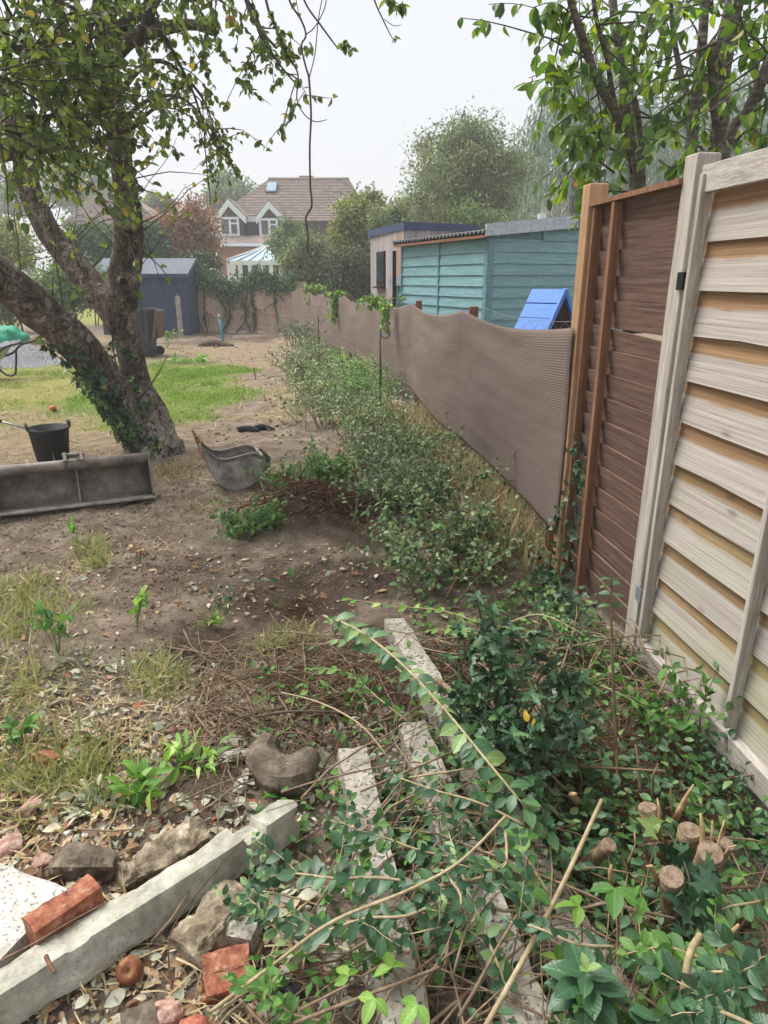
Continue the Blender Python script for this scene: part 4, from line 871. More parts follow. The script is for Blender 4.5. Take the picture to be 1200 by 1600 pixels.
# ================================================================== far left corner: wheelbarrow, gravel heap, bag, leaning sheet
q = G(8, 591); wy = q.y; t = thing('wheelbarrow', 'grey wheelbarrow with black handles at the left edge', 'wheelbarrow', q)
ox = q.x
mb = MB(); tr_ = [(ox-.95, wy-.32, .62), (ox+.05, wy-.30, .52), (ox+.05, wy+.30, .52), (ox-.95, wy+.32, .62), (ox-.7, wy-.2, .32), (ox-.1, wy-.2, .30), (ox-.1, wy+.2, .30), (ox-.7, wy+.2, .32)]
mb.add(tr_, [(4, 5, 6, 7), (0, 1, 5, 4), (1, 2, 6, 5), (2, 3, 7, 6), (3, 0, 4, 7)]); o = mb.build('tray', 'zinc', t); sq = o.modifiers.new('s', 'SOLIDIFY'); sq.thickness = .012
for sy_ in (-.27, .27):
    mb = MB(); mb.tube(lerp_poly([(ox-1.2, wy+sy_*.3, .2), (ox-.5, wy+sy_*.8, .28), (ox, wy+sy_, .36), (ox+.22, wy+sy_, .52), (ox+.52, wy+sy_, .60)], 14), .019, 8); mb.build('handle', 'black_metal', t, True)
    mb = MB(); mb.tube(lerp_poly([(ox-.35, wy+sy_, .3), (ox-.15, wy+sy_, .04), (ox+.02, wy+sy_, .02), (ox+.08, wy+sy_, .2), (ox+.12, wy+sy_, .44)], 14), .017, 8); mb.build('leg', 'black_metal', t, True)
mb = MB(); mb.tube([(ox-1.2, wy-.05, .19), (ox-1.2, wy+.05, .19)], .19, 20); mb.build('wheel', 'black_rubber', t, bev=.03)
def heap(name, c, rx, ry, hh, mat, label, cat, seed=0, kind=None, nr=14, na=36):
    mb = MB(); vs = []
    for i in range(nr + 1):
        r = i / nr
        for j in range(na):
            q = 2 * math.pi * j / na; k_ = 1 + .18 * mnoise.noise(Vector((math.cos(q) * 1.5 + seed, math.sin(q) * 1.5, 0)))
            x, y = c[0] + rx * r * k_ * math.cos(q), c[1] + ry * r * k_ * math.sin(q)
            z = hh * (math.cos(min(1, r) * math.pi) * .5 + .5) ** .8 + .07 * hh * mnoise.noise(Vector((x * 9, y * 9, seed))) * (1 - r) * 4 - .02 * r
            vs.append((x, y, Hs(x, y) + z))
    fs = [(i*na + j, i*na + (j+1) % na, (i+1)*na + (j+1) % na, (i+1)*na + j) for i in range(nr) for j in range(na)]
    mb.add(vs, fs); return tag(mb.build(name, mat, None, True), label, cat, kind=kind)
g0 = G(20, 572); heap('gravel_heap', (g0.x - .2, g0.y + .5), 1.15, .75, .42, 'gravel', 'heap of grey gravel behind the wheelbarrow', 'gravel')
g1 = P(8, 535, 14.3); t = thing('rubble_bag', 'slumped green plastic bag on the gravel heap', 'bag', (g1.x, 14.3, 0))
bm = bmesh.new(); bmesh.ops.create_icosphere(bm, subdivisions=4, radius=.5)
for v in bm.verts:
    c = v.co.copy(); k_ = 1 + .16 * mnoise.noise(c * 4) + .1 * mnoise.noise(c * 9); v.co = Vector((c.x * 1.15 * k_, c.y * .8 * k_, max(-.22, c.z * .62 * k_ + .05 * mnoise.noise(c * 7))))
me = bpy.data.meshes.new('bag'); bm.to_mesh(me); bm.free(); me.polygons.foreach_set('use_smooth', [True] * len(me.polygons)); link('bag', me, 'green_bag', t, Matrix.Translation((g1.x - .12, 14.3, .36)))
mb = MB(); mb.tube(lerp_poly([(g1.x + .22, 14.05, .5), (g1.x + .30, 13.95, .62), (g1.x + .36, 14.05, .38)], 8), .012, 6); mb.build('strap', 'green_bag', t, True)
q = G(4, 528); mb = MB(); ML = Matrix.Rotation(R(14), 3, 'Y'); mb.box((q.x - .25, 15.2, .6), (.45, .02, 1.35), ML); o = mb.build('board_sheet', 'pale_trim', bev=.004); tag(o, 'pale grey board leaning at the left edge', 'board')
q = G(42, 546); mb = MB(); mb.tube([q - up*.1, P(29, 486, q.y)], .02, 6); o = mb.build('garden_cane', 'black_metal'); tag(o, 'thin black pole leaning behind the gravel heap', 'pole')
# curved log on the bare soil
q = [P(x_, y_, 17.2) for x_, y_ in ((305, 548), (318, 540), (335, 537), (350, 540), (364, 544))]; mb = MB(); mb.tube(lerp_poly(q, 16), lerp_val([.05, .09, .085, .08, .1], 16), 8, jit=.3)
t = thing('log', 'dark curved log lying on bare soil at the back', 'log', (q[2].x, 17.2, 0)); mb.build('trunk', 'bark_dark', t, True)
mb = MB(); mb.tube([q[2] - up*.02, P(322, 548, 17.0)], [.05, .03], 6, jit=.3); mb.build('side_branch', 'bark_dark', t, True)

# ================================================================== ditching bucket (long, lying open towards us)
A, B = G(-12, 811), G(243, 781); A.z = B.z = .015; d, L = frame_of(A, B); nb = Vector((d.y, -d.x, 0)); nb = nb if nb.y < 0 else -nb      # nb towards the camera
t = thing('ditching_bucket', 'long steel ditching bucket lying open on the soil', 'digger bucket', A)
prof = [(0.0, .0), (-.10, -.004), (-.19, .025), (-.235, .09), (-.23, .17), (-.19, .235), (-.13, .275)]
pp = [(x, 0, z) for x, z in prof]; pts = lerp_poly(pp, 22)
mb = MB(); vs = []; nl = 14
for i in range(nl + 1):
    for p_ in pts: vs.append(A + d*(L*i/nl) + nb*p_.x + up*(p_.z + .004*mnoise.noise(Vector((i*.7, p_.z*9, 0)))))
k = len(pts); mb.add(vs, [(i*k+j, i*k+j+1, (i+1)*k+j+1, (i+1)*k+j) for i in range(nl) for j in range(k-1)]); o = mb.build('shell', 'steel_bucket', t, True); sq = o.modifiers.new('s', 'SOLIDIFY'); sq.thickness = .012; sq.offset = 0
mb = MB(); q0 = A + nb*-.115 + up*.285; mb.tube([q0 - d*.005, q0 + d*(L+.005)], .038, 14); mb.build('top_tube', 'steel_bucket', t, True)
mb = MB(); mb.beam(A + nb*-.01 + up*.012, A + d*L + nb*-.01 + up*.012, .07, .016); mb.build('cutting_edge', 'steel_light', t, bev=.003)
for s in (0, L - .014):
    mb = MB(); mb.prism([A + d*s + nb*p_.x*1.02 + up*p_.z for p_ in pts] + [A + d*s + nb*-.075 + up*.30, A + d*s + nb*.02 + up*.05], d*.014); mb.build('side_plate', 'steel_bucket', t)
mb = MB(); s = L*.52; mb.prism([A + d*s + nb*p_.x + up*p_.z for p_ in pts] + [A + d*s + nb*-.17 + up*.16, A + d*s + nb*-.10 + up*.03], d*.010); mb.build('rib', 'steel_light', t)
for s in (L*.46, L*.56):
    mb = MB(); q0 = A + d*s; mb.prism([q0 + nb*x + up*z for x, z in ((-.25, .2), (-.20, .36), (-.13, .375), (-.06, .33), (-.08, .27))], d*.02); mb.build('hinge_bracket', 'steel_bucket', t)
for zz, nn_ in ((.345, -.16), (.315, -.10)):
    mb = MB(); mb.tube([A + d*(L*.45) + nb*nn_ + up*zz, A + d*(L*.59) + nb*nn_ + up*zz], .014, 10); mb.build('pin', 'steel_light', t, True)

# ================================================================== small digging bucket (tipped on its back)
c = G(366, 769); c.z = Hs(c.x, c.y) + .0; d = Vector((.93, .37, 0)).normalized(); wv_ = Vector((-.37, .93, 0)).normalized()
t = thing('digging_bucket', 'small rusty digging bucket tipped on its back by the roots', 'digger bucket', c)
outer = lerp_poly([(-.225, 0, .385), (-.19, 0, .25), (-.14, 0, .12), (-.05, 0, .015), (.05, 0, .0), (.15, 0, .04), (.225, 0, .12), (.25, 0, .20), (.235, 0, .255)], 26)
rimz = [(.16, .285), (.06, .27), (-.04, .255), (-.11, .27), (-.165, .32)]
Wd = .28
mb = MB(); vs = []
for i in range(9):
    for p_ in outer: vs.append(c + d*p_.x + wv_*(Wd*i/8) + up*(p_.z))
k = len(outer); mb.add(vs, [(i*k+j, i*k+j+1, (i+1)*k+j+1, (i+1)*k+j) for i in range(8) for j in range(k-1)]); o = mb.build('shell', 'steel_light', t, True); sq = o.modifiers.new('s', 'SOLIDIFY'); sq.thickness = .014; sq.offset = 0
for s in (-.012, Wd):
    mb = MB(); mb.prism([c + d*p_.x + wv_*s + up*p_.z for p_ in outer] + [c + d*x + wv_*s + up*z for x, z in rimz], wv_*.012); mb.build('side_plate', 'steel_light', t)
    mb = MB(); rp = [c + d*x + wv_*(s - .005) + up*z for x, z in [(.235, .25)] + rimz + [(-.222, .38)]]
    rp = lerp_poly(rp, 18)
    mb.add([q_ + up*h_ + wv_*w_ for q_ in rp for w_, h_ in ((0, 0), (0, -.028), (.022, -.028), (.022, 0))], [(4*i+j, 4*i+(j+1) % 4, 4*i+4+(j+1) % 4, 4*i+4+j) for i in range(17) for j in range(4)] + [(3, 2, 1, 0), (68, 69, 70, 71)]); mb.build('side_cutter', 'steel_bucket', t)
mb = MB(); mb.beam(c + d*-.205 + up*.33, c + d*-.205 + wv_*Wd + up*.33, .02, .13); mb.build('lip', 'rust', t, bev=.004)
for s in (.02, .13, .24):
    mb = MB(); q0 = c + wv_*s; mb.prism([q0 + d*-.20 + up*.34, q0 + d*-.225 + up*.34, q0 + d*-.25 + up*.44, q0 + d*-.235 + up*.44], wv_*.035); mb.build('tooth', 'rust', t)
for s in (.07, .18):
    mb = MB(); q0 = c + wv_*s; mb.prism([q0 + d*.19 + up*.07, q0 + d*.30 + up*.13, q0 + d*.31 + up*.22, q0 + d*.26 + up*.27, q0 + d*.22 + up*.24], wv_*.02); mb.build('ear', 'steel_bucket', t)

# ================================================================== black flexi tub and litter grabber
c = G(84, 722); c.z = Hs(c.x, c.y)
t = thing('garden_tub', 'black rubber garden tub standing behind the long bucket', 'tub', c)
mb = MB(); mb.lathe([(.0, 0.006), (.125, .0), (.135, .01), (.165, .27), (.178, .285), (.178, .298), (.165, .296), (.13, .03), (.0, .03)], c, 32); mb.build('body', 'black_rubber', t, True)
for a_ in (.55, .55 + math.pi):
    v = Vector((math.cos(a_), math.sin(a_), 0)); s_ = Vector((-v.y, v.x, 0)); mb = MB()
    mb.tube(lerp_poly([c + v*.168 - s_*.05 + up*.29, c + v*.172 - s_*.045 + up*.335, c + v*.172 + s_*.045 + up*.335, c + v*.168 + s_*.05 + up*.29], 12), .010, 8); mb.build('handle', 'black_rubber', t, True)
q1 = c + Vector((-.06, 0, .245)); q0 = P(-25, 651, c.y + .05)
t = thing('litter_grabber', 'grey metal rod tool resting in the black tub', 'tool', q1)
mb = MB(); mb.tube([q0, q1.lerp(q0, .12)], .009, 8); mb.build('shaft', 'grey_metal', t, True)
mb = MB(); mb.tube([q0, q0.lerp(q1, .3)], .015, 8); mb.build('grip', 'black_metal', t, True)
mb = MB(); mb.tube(lerp_poly([q1.lerp(q0, .13), q1 + up*.0, q1 + Vector((.07, .0, -.005)), q1 + Vector((.1, .02, -.04))], 10), .008, 6); mb.build('jaw', 'black_metal', t, True)
# black glove / cloth on the soil
c = G(398, 674)
for k, (dx, dy, an) in enumerate(((-.06, -.07, .3), (.06, .06, .6))):
    t = thing('work_glove', ('nearer of two crumpled black gloves on the soil', 'farther of two crumpled black gloves on the soil')[k], 'glove', c + Vector((dx, dy, 0)), 'black work gloves'); mb = MB(); o0 = c + Vector((dx, dy, Hs(c.x + dx, c.y + dy)))
    def gp(x, y, z): ca, sa = math.cos(an), math.sin(an); return o0 + Vector((x*ca - y*sa, x*sa + y*ca, z))
    mb.tube(lerp_poly([gp(-.1, 0, .02), gp(-.04, .01, .035), gp(.02, 0, .03), gp(.05, 0, .02)], 8), lerp_val([.035, .03, .042, .03], 8), 10, jit=.5)
    for f in range(4): mb.tube(lerp_poly([gp(.03, -.035 + .023*f, .02), gp(.08, -.045 + .03*f, .03), gp(.12, -.05 + .03*f, .012)], 5), [.013, .013, .012, .011, .008], 6)
    mb.tube(lerp_poly([gp(-.01, .03, .02), gp(.02, .065, .025), gp(.05, .08, .015)], 5), .012, 6)
    mb.build('glove', 'black_cloth', t, True)

# ================================================================== houses behind
YH = 42.0
def HP(px, py, dy=0): return P(px, py, YH + dy)
hz_ = HP(400, 372).z
t = thing('house', 'house with mossy pink tiled roof and two white trimmed gables', 'house', HP(420, 437))
xL, xR, xr0, xr1 = HP(335, 345).x, HP(575, 345).x, HP(418, 282, 4).x, HP(545, 284, 4).x
ez = HP(420, 343).z; rz = P(470, 280, YH + 4).z
mb = MB(); mb.prism([(xL + .3, YH + .3, 0), (xR, YH + .3, 0), (xR, YH + 9, 0), (xL + .3, YH + 9, 0)], (0, 0, ez)); mb.build('wall', 'tile_hung', t)
zE2 = P(510, 356, YH).z
mb = MB(); e = .35; v = [(xL - .2, YH - .1, ez - .1), (xR + .4, YH - .1, ez - .1), (xR + .4, YH + 9.3, ez - .1), (xL - .2, YH + 9.3, ez - .1), (xr0, YH + 4.4, rz), (xr1, YH + 4.4, rz)]
mb.add(v, [(0, 1, 5, 4), (1, 2, 5), (2, 3, 4, 5), (3, 0, 4), (3, 2, 1, 0)]); ro = mb.build('roof', 'roof_tile', t)
# tile courses as real laps on the front slope
mb = MB(); nk = 26
for k in range(nk):
    f0 = k / nk; p0 = Vector(v[0]).lerp(Vector(v[4]), f0); p1 = Vector(v[1]).lerp(Vector(v[5]), f0); g0_ = Vector(v[0]).lerp(Vector(v[4]), f0 + 1/nk); g1_ = Vector(v[1]).lerp(Vector(v[5]), f0 + 1/nk)
    nn_ = Vector((0, -.62, .78)); mb.add([p0 + nn_*.07, p1 + nn_*.07, g1_ + nn_*.02, g0_ + nn_*.02, p0, p1], [(0, 1, 2, 3), (4, 5, 1, 0)])
mb.build('tile_courses', 'roof_tile', ro, kind='stuff')
mb = MB(); q = P(478, 279, YH + 4.4); mb.box((q.x, YH + 4.9, rz + .0), (.85, .6, .55)); mb.build('chimney', 'house_brick', ro)
mb = MB(); mb.tube([(xr0, YH + 4.4, rz + .04), (xr1, YH + 4.4, rz + .04)], .12, 8); mb.build('ridge', 'roof_tile', ro)
q = P(424, 296, YH + 3.0); nn_ = Vector((0, -.62, .78)); mb = MB(); s_ = Vector((0, .78, .62))
cc = Vector((q.x, q.y, q.z)); f = (cc.z - (ez - .1)) / (rz - ez + .1); cc.y = YH - .1 + f * 4.5; cc = cc + nn_*.1
mb.prism([cc + Vector((-.33, 0, 0)) - s_*.5, cc + Vector((.33, 0, 0)) - s_*.5, cc + Vector((.33, 0, 0)) + s_*.5, cc + Vector((-.33, 0, 0)) + s_*.5], nn_*.12); sk = mb.build('skylight', 'black_metal', t)
mb = MB(); cc = cc + nn_*.125; mb.prism([cc + Vector((-.27, 0, 0)) - s_*.43, cc + Vector((.27, 0, 0)) - s_*.43, cc + Vector((.27, 0, 0)) + s_*.43, cc + Vector((-.27, 0, 0)) + s_*.43], nn_*.01); mb.build('pane', 'glass_sky', sk)
def win(par, x0, y0, x1, y1, dy, mull=True):
    a, b2 = HP(x0, y1, dy), HP(x1, y0, dy); yy = YH + dy
    mb = MB(); wd, hg = b2.x - a.x, b2.z - a.z; fr = .12
    for q0, q1 in (((a.x, a.z), (b2.x, a.z + fr)), ((a.x, b2.z - fr), (b2.x, b2.z)), ((a.x, a.z + fr), (a.x + fr, b2.z - fr)), ((b2.x - fr, a.z + fr), (b2.x, b2.z - fr))) + ((((a.x + wd*.48, a.z + fr), (a.x + wd*.48 + fr, b2.z - fr)), ((a.x + wd*.48 + fr, a.z + hg*.62), (b2.x - fr, a.z + hg*.62 + .08))) if mull else ()):
        mb.box(((q0[0] + q1[0])/2, yy, (q0[1] + q1[1])/2), (q1[0] - q0[0], .12, q1[1] - q0[1]))
    wo = mb.build('window', 'white_paint', par)
    mb = MB(); mb.box(((a.x + b2.x)/2, yy + .03, (a.z + b2.z)/2), (wd - .1, .02, hg - .1)); mb.build('pane', 'glass_dark', wo)
for gx0, gpk, gx1, py0, pym in ((335, 356, 384, 341, 315), (400, 419.5, 444, 341, 318)):
    a_, pk, b2 = HP(gx0, py0, -.9), HP(gpk, pym, -.9), HP(gx1, py0, -.9); i0, i1 = a_.x + .25, b2.x - .25; zb = HP(400, 378).z
    mb = MB(); mb.prism([(i0, YH - .6, zb), (i1, YH - .6, zb), (i1, YH - .6, a_.z), (pk.x, YH - .6, pk.z - .2), (i0, YH - .6, a_.z)], (0, 1.2, 0)); mb.build('gable_wall', 'tile_hung', t)
    mb = MB()
    for e0 in (a_, b2): mb.prism([e0 + Vector((0, 0, -.3)), e0 + Vector((0, 0, .05)), pk + Vector((0, 0, .12)), pk + Vector((0, 0, -.24))], (0, .12, 0))
    mb.build('barge_board', 'white_paint', t)
    mb = MB()
    for e0 in (a_, b2): mb.prism([e0 + Vector((0, .1, .05)), pk + Vector((0, .1, .13)), pk + Vector((0, 3, .13)), e0 + Vector((0, 1.5, .05))], (0, 0, .08))
    mb.build('gable_roof', 'roof_tile', t)
win(t, 344, 339, 373, 369, -.72); win(t, 406, 341, 434, 370, -.72)
mb = MB(); q0, q1 = HP(384, 340, -.2), HP(400, 346, -.2); mb.box(((q0.x + q1.x)/2, YH - .2, (q0.z + q1.z)/2), (q1.x - q0.x + .1, .12, .24)); mb.build('fascia', 'white_paint', t)
q0, q1 = HP(345, 372), HP(470, 382); mb = MB(); mb.prism([(q0.x, YH - .7, q0.z + .1), (q0.x, YH - 1.9, q1.z), (q0.x, YH - 1.9, q1.z - .1), (q0.x, YH - .7, q1.z - .1)], (q1.x - q0.x, 0, 0)); mb.build('skirt_roof', 'roof_tile', t)
mb = MB(); z_ = HP(400, 385).z; mb.box(((q0.x + q1.x)/2, YH - 1.95, z_), (q1.x - q0.x + .1, .1, .16)); mb.build('gutter_board', 'white_paint', t)
mb = MB(); mb.prism([(q0.x + .1, YH - 1.6, 0), (q1.x, YH - 1.6, 0), (q1.x, YH - .6, 0), (q0.x + .1, YH - .6, 0)], (0, 0, z_ - .1)); mb.build('ground_floor_wall', 'house_brick', t)
# conservatory
YC = 37.5
def CP(px, py, dy=0): return P(px, py, YC + dy)
x0, x1 = CP(359, 430).x, CP(440, 430).x; ze, za = CP(400, 410).z, CP(415, 386, 1.4).z; zs = CP(400, 436).z
t = thing('conservatory', 'white conservatory with hipped glass roof below the house gables', 'conservatory', CP(400, 437))
xe = CP(372, 410).x; pk0, pk1 = CP(412, 386, 1.4), CP(424, 386, 1.4)
mb = MB(); mb.box(((x0 + x1)/2, YC + 1.4, .2), (x1 - x0, 2.6, .4 + zs)); mb.build('base_wall', 'white_paint', t)
mb = MB(); mb.box(((x0 + x1)/2, YC, ze - .02), (x1 - x0 + .2, .2, .22)); mb.build('eaves_beam', 'white_paint', t)
mb = MB(); v = [(x0 - .1, YC - .1, ze + .09), (x1 + .1, YC - .1, ze + .09), (x1 + .1, YC + 2.8, ze + .09), (x0 - .1, YC + 2.8, ze + .09), (pk0.x, YC + 1.4, za), (pk1.x, YC + 1.4, za)]
mb.add(v, [(0, 1, 5, 4), (1, 2, 5), (2, 3, 4, 5), (3, 0, 4)]); mb.build('glass_roof', 'roof_glass', t)
for f in np.linspace(0, 1, 6):
    mb = MB(); e0 = Vector(v[0]).lerp(Vector(v[1]), f); e1 = Vector(v[4]).lerp(Vector(v[5]), f); mb.beam(e0 + Vector((0, -.03, .03)), e1 + Vector((0, -.03, .03)), .07, .06); mb.build('glazing_bar', 'white_paint', t)
for k, px in enumerate((359, 366, 376, 392, 408, 424, 440)):
    q = CP(px, 430); mb = MB(); mb.box((q.x, YC, (ze + zs)/2 - .1), (.22, .14, ze - zs + .4)); mb.build('mullion', 'white_paint', t)
mb = MB(); mb.box(((x0 + x1)/2, YC + .08, (ze + zs)/2), (x1 - x0, .03, ze - zs)); mb.build('pane', 'glass_dark', t)
# second house, roof only above the hedges
Y2 = 40.0; q0, q1, r0, r1 = P(95, 352, Y2), P(256, 352, Y2), P(140, 306, Y2 + 4), P(200, 306, Y2 + 4)
t = thing('house', 'house with dull red hipped roof behind the apple tree', 'house', (q0.x, Y2, 0))
mb = MB(); mb.prism([(q0.x + .5, Y2 + .4, 0), (q1.x - .5, Y2 + .4, 0), (q1.x - .5, Y2 + 8, 0), (q0.x + .5, Y2 + 8, 0)], (0, 0, q0.z)); mb.build('wall', 'house_brick', t)
v = [(q0.x, Y2, q0.z), (q1.x, Y2, q0.z), (q1.x, Y2 + 8.6, q0.z), (q0.x, Y2 + 8.6, q0.z), (r0.x, Y2 + 4.3, r0.z), (r1.x, Y2 + 4.3, r0.z)]
mb = MB(); mb.add(v, [(0, 1, 5, 4), (1, 2, 5), (2, 3, 4, 5), (3, 0, 4)]); ro = mb.build('roof', 'roof_tile', t)
mb = MB()
for k in range(22):
    f0 = k/22; p0 = Vector(v[0]).lerp(Vector(v[4]), f0); p1 = Vector(v[1]).lerp(Vector(v[5]), f0); g0_ = Vector(v[0]).lerp(Vector(v[4]), f0 + 1/22); g1_ = Vector(v[1]).lerp(Vector(v[5]), f0 + 1/22)
    nn_ = Vector((0, -.5, .86)); mb.add([p0 + nn_*.07, p1 + nn_*.07, g1_ + nn_*.02, g0_ + nn_*.02, p0, p1], [(0, 1, 2, 3), (4, 5, 1, 0)])
mb.build('tile_courses', 'roof_tile', ro, kind='stuff')
# third house roof far right behind the willow: aerial, and a flue above the shed
Y3 = 46.0; q = P(806, 262, Y3)
t = thing('house', 'distant house with red roof mostly hidden behind the birch', 'house', (q.x, Y3, 0))
mb = MB(); mb.prism([(q.x - 5, Y3, 0), (q.x + 5, Y3, 0), (q.x + 5, Y3 + 7, 0), (q.x - 5, Y3 + 7, 0)], (0, 0, 5.2)); mb.build('wall', 'house_brick', t)
mb = MB(); mb.prism([(q.x - 5.3, Y3 - .3, 5.2), (q.x - 5.3, Y3 + 7.3, 5.2), (q.x - 5.3, Y3 + 3.5, q.z + .2)], (10.6, 0, 0)); ro = mb.build('roof', 'roof_tile', t)
mb = MB(); ct = P(806, 250, Y3 + 3); mb.box((ct.x, Y3 + 3.5, q.z), (.8, .8, 2.4)); mb.build('chimney', 'house_brick', ro)
mb = MB(); a_ = Vector((ct.x, Y3 + 3.5, q.z + 1)); b2 = Vector((ct.x - .1, Y3 + 3.5, P(804, 206, Y3 + 3.5).z)); mb.tube([a_, b2], .035, 5); mb.beam(b2 + Vector((-.5, 0, -.35)), b2 + Vector((.6, 0, -.1)), .03, .03)
for k in range(5): c = b2 + Vector((-.4 + .2*k, 0, -.33 + .045*k)); mb.beam(c + Vector((0, -.3, -.25)), c + Vector((0, .3, .25)), .02, .02)
mb.build('aerial', 'grey_metal', ro)
q = P(846, 345, 13.5); t = thing('flue', 'white metal flue pipe behind the teal shed roof', 'flue', (q.x, 13.5, 0)); tz = P(846, 334, 13.5).z
mb = MB(); mb.tube([(q.x, 13.5, 0), (q.x, 13.5, tz - .06)], .05, 12); mb.build('pipe', 'zinc', t, True)
mb = MB(); mb.tube([(q.x, 13.5, tz - .1), (q.x, 13.5, tz)], .075, 12); mb.tube([(q.x, 13.5, tz - .22), (q.x, 13.5, tz - .14)], .07, 12); mb.build('cowl', 'white_paint', t)

# ================================================================== background trees and shrubs
def crown_tree(name, label, box, Y, mat, nclump, per, ls, cat='tree', cs=.16, stems=1, depth=1.0, bark='bark_dark', narrow=0, lean=0, hollow=.35, tk='lo', loose=1.0, wisps=0, bottom=None, group=None):
    """box = the crown's extent in the photo (px0, px1, py top, py bottom) at distance Y"""
    px0, px1, pt, pb = box; a, b2 = P(px0, pb, Y), P(px1, pt, Y); cx, rx = (a.x + b2.x)/2, (b2.x - a.x)/2; zt, zb = b2.z, max(.1, a.z)
    cz, rz = (zt + zb)/2, (zt - zb)/2; ry = rx * depth
    t = thing(name, label, cat, (cx, Y, 0), group); L = Leaves(); sd = rnd.randint(0, 999); cl = []
    for _ in range(nclump):
        while True:
            v = Vector((rnd.uniform(-1, 1), rnd.uniform(-1, 1), rnd.uniform(-1, 1)))
            r = v.length
            if r > 1 or (r < hollow and rnd.random() < .7): continue
            k = 1 - narrow * max(0, v.z) ** 1.5
            if abs(v.x) > k or abs(v.y) > k: continue
            nzv = mnoise.noise(Vector((v.x * 1.9 + sd, v.y * 1.9, v.z * 1.9)))
            if r > .78 + .45 * nzv: continue
            break
        cl.append(Vector((cx + v.x * rx + lean * (v.z + 1) * rx, Y + v.y * ry, cz + v.z * rz)))
    for c in cl:
        s = cs * rx * rnd.uniform(.6, 1.4) * loose; n_ = int(per * rnd.uniform(.6, 1.4)); vb = rnd.uniform(-.18, .18)
        pos = rng.normal(0, 1, (n_, 3)) * np.array([s, s, s * .75]) + np.array(c)
        outw = pos - np.array([cx, Y, cz]); outw /= np.linalg.norm(outw, axis=1)[:, None] + 1e-6
        nor = outw * .6 + np.array([0, 0, .5]) + rng.normal(0, .5, (n_, 3)); dr_ = rng.normal(0, 1, (n_, 3)) + np.array([0, 0, -.5])
        L.arrs(pos, dr_, nor, ls * rng.uniform(.6, 1.3, n_), np.clip(rng.uniform(.1, .85, n_) + vb, 0, 1))
    mb = MB(); base = Vector((cx - lean * rx * .3, Y, 0)); tops = []
    for k in range(stems):
        bs = base + Vector((rnd.uniform(-.25, .25) * rx * (stems > 1), rnd.uniform(-.2, .2) * rx * (stems > 1), -.1)); tp_ = Vector((cx + rnd.uniform(-.3, .3) * rx, Y + rnd.uniform(-.3, .3) * ry, cz + rz * rnd.uniform(.1, .6)))
        r0 = max(.02, rz * (.05 if stems == 1 else .022)); q = lerp_poly([bs, bs.lerp(tp_, .35) + rv(.05 * rx), bs.lerp(tp_, .7) + rv(.08 * rx), tp_], 10); mb.tube(q, lerp_val([r0, r0 * .8, r0 * .5, r0 * .15], 10), 7); tops.append(q)
    mb.build('trunk', bark, t, True)
    mb = MB()
    for c in rnd.sample(cl, min(len(cl), 26)):
        q = rnd.choice(tops); p0 = q[rnd.randint(3, 8)]; mid = p0.lerp(c, .5) + rv(.06 * rx) + Vector((0, 0, -.03 * rz)); mb.tube([p0, mid, c], [.012 * rz, .007 * rz, .002 * rz], 4)
    for _ in range(wisps):
        c = rnd.choice([q for q in cl if q.z > cz] or cl); q = lerp_poly([c, c + Vector((rnd.gauss(0, .12) * rx, rnd.gauss(0, .1) * rx, .22 * rz)), c + Vector((rnd.gauss(0, .3) * rx, rnd.gauss(0, .2) * rx, rnd.uniform(.3, .55) * rz))], 7)
        mb.tube(q, [.006 * rz] * 6 + [.002 * rz], 3); put_leaves(L, [q], 14, ls * .6, ls, .4)
    mb.build('limbs', bark, t, True)
    foliage(t, mat, tk, L, 0, 'crown')
    return t
# far mist trees
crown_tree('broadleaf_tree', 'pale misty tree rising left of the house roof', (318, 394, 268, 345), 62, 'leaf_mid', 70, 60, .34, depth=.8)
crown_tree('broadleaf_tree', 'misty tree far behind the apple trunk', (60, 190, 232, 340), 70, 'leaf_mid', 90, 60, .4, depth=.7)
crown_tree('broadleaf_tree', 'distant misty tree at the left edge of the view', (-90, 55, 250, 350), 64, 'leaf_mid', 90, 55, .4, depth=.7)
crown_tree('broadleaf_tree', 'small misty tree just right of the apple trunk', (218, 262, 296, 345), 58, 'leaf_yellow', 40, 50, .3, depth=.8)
crown_tree('conifer', 'narrow dark conifer beside the red leaved shrub', (240, 276, 298, 350), 46, 'leaf_conifer', 50, 50, .2, narrow=.9, hollow=0)
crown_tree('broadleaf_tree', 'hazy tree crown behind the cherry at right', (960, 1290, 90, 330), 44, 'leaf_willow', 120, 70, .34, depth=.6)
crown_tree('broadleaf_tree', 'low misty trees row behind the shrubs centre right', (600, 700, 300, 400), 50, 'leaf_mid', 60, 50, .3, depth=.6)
# birch and the wispy neighbour
crown_tree('birch_tree', 'tall grey green birch with wispy top behind the studio', (640, 832, 176, 372), 24, 'leaf_birch', 190, 120, .115, depth=.8, stems=3, hollow=.2, wisps=26, cs=.13)
crown_tree('birch_tree', 'thin pale stemmed sapling in front of the birch', (622, 712, 225, 400), 19, 'leaf_birch', 44, 50, .09, depth=.8, stems=3, bark='wood_pale', hollow=.0, wisps=16, cs=.2)
crown_tree('leafy_shrub', 'low bright green shrub between birch and studio roof', (640, 800, 322, 385), 21, 'leaf_mid', 80, 70, .12, cat='shrub', depth=.5, stems=3)
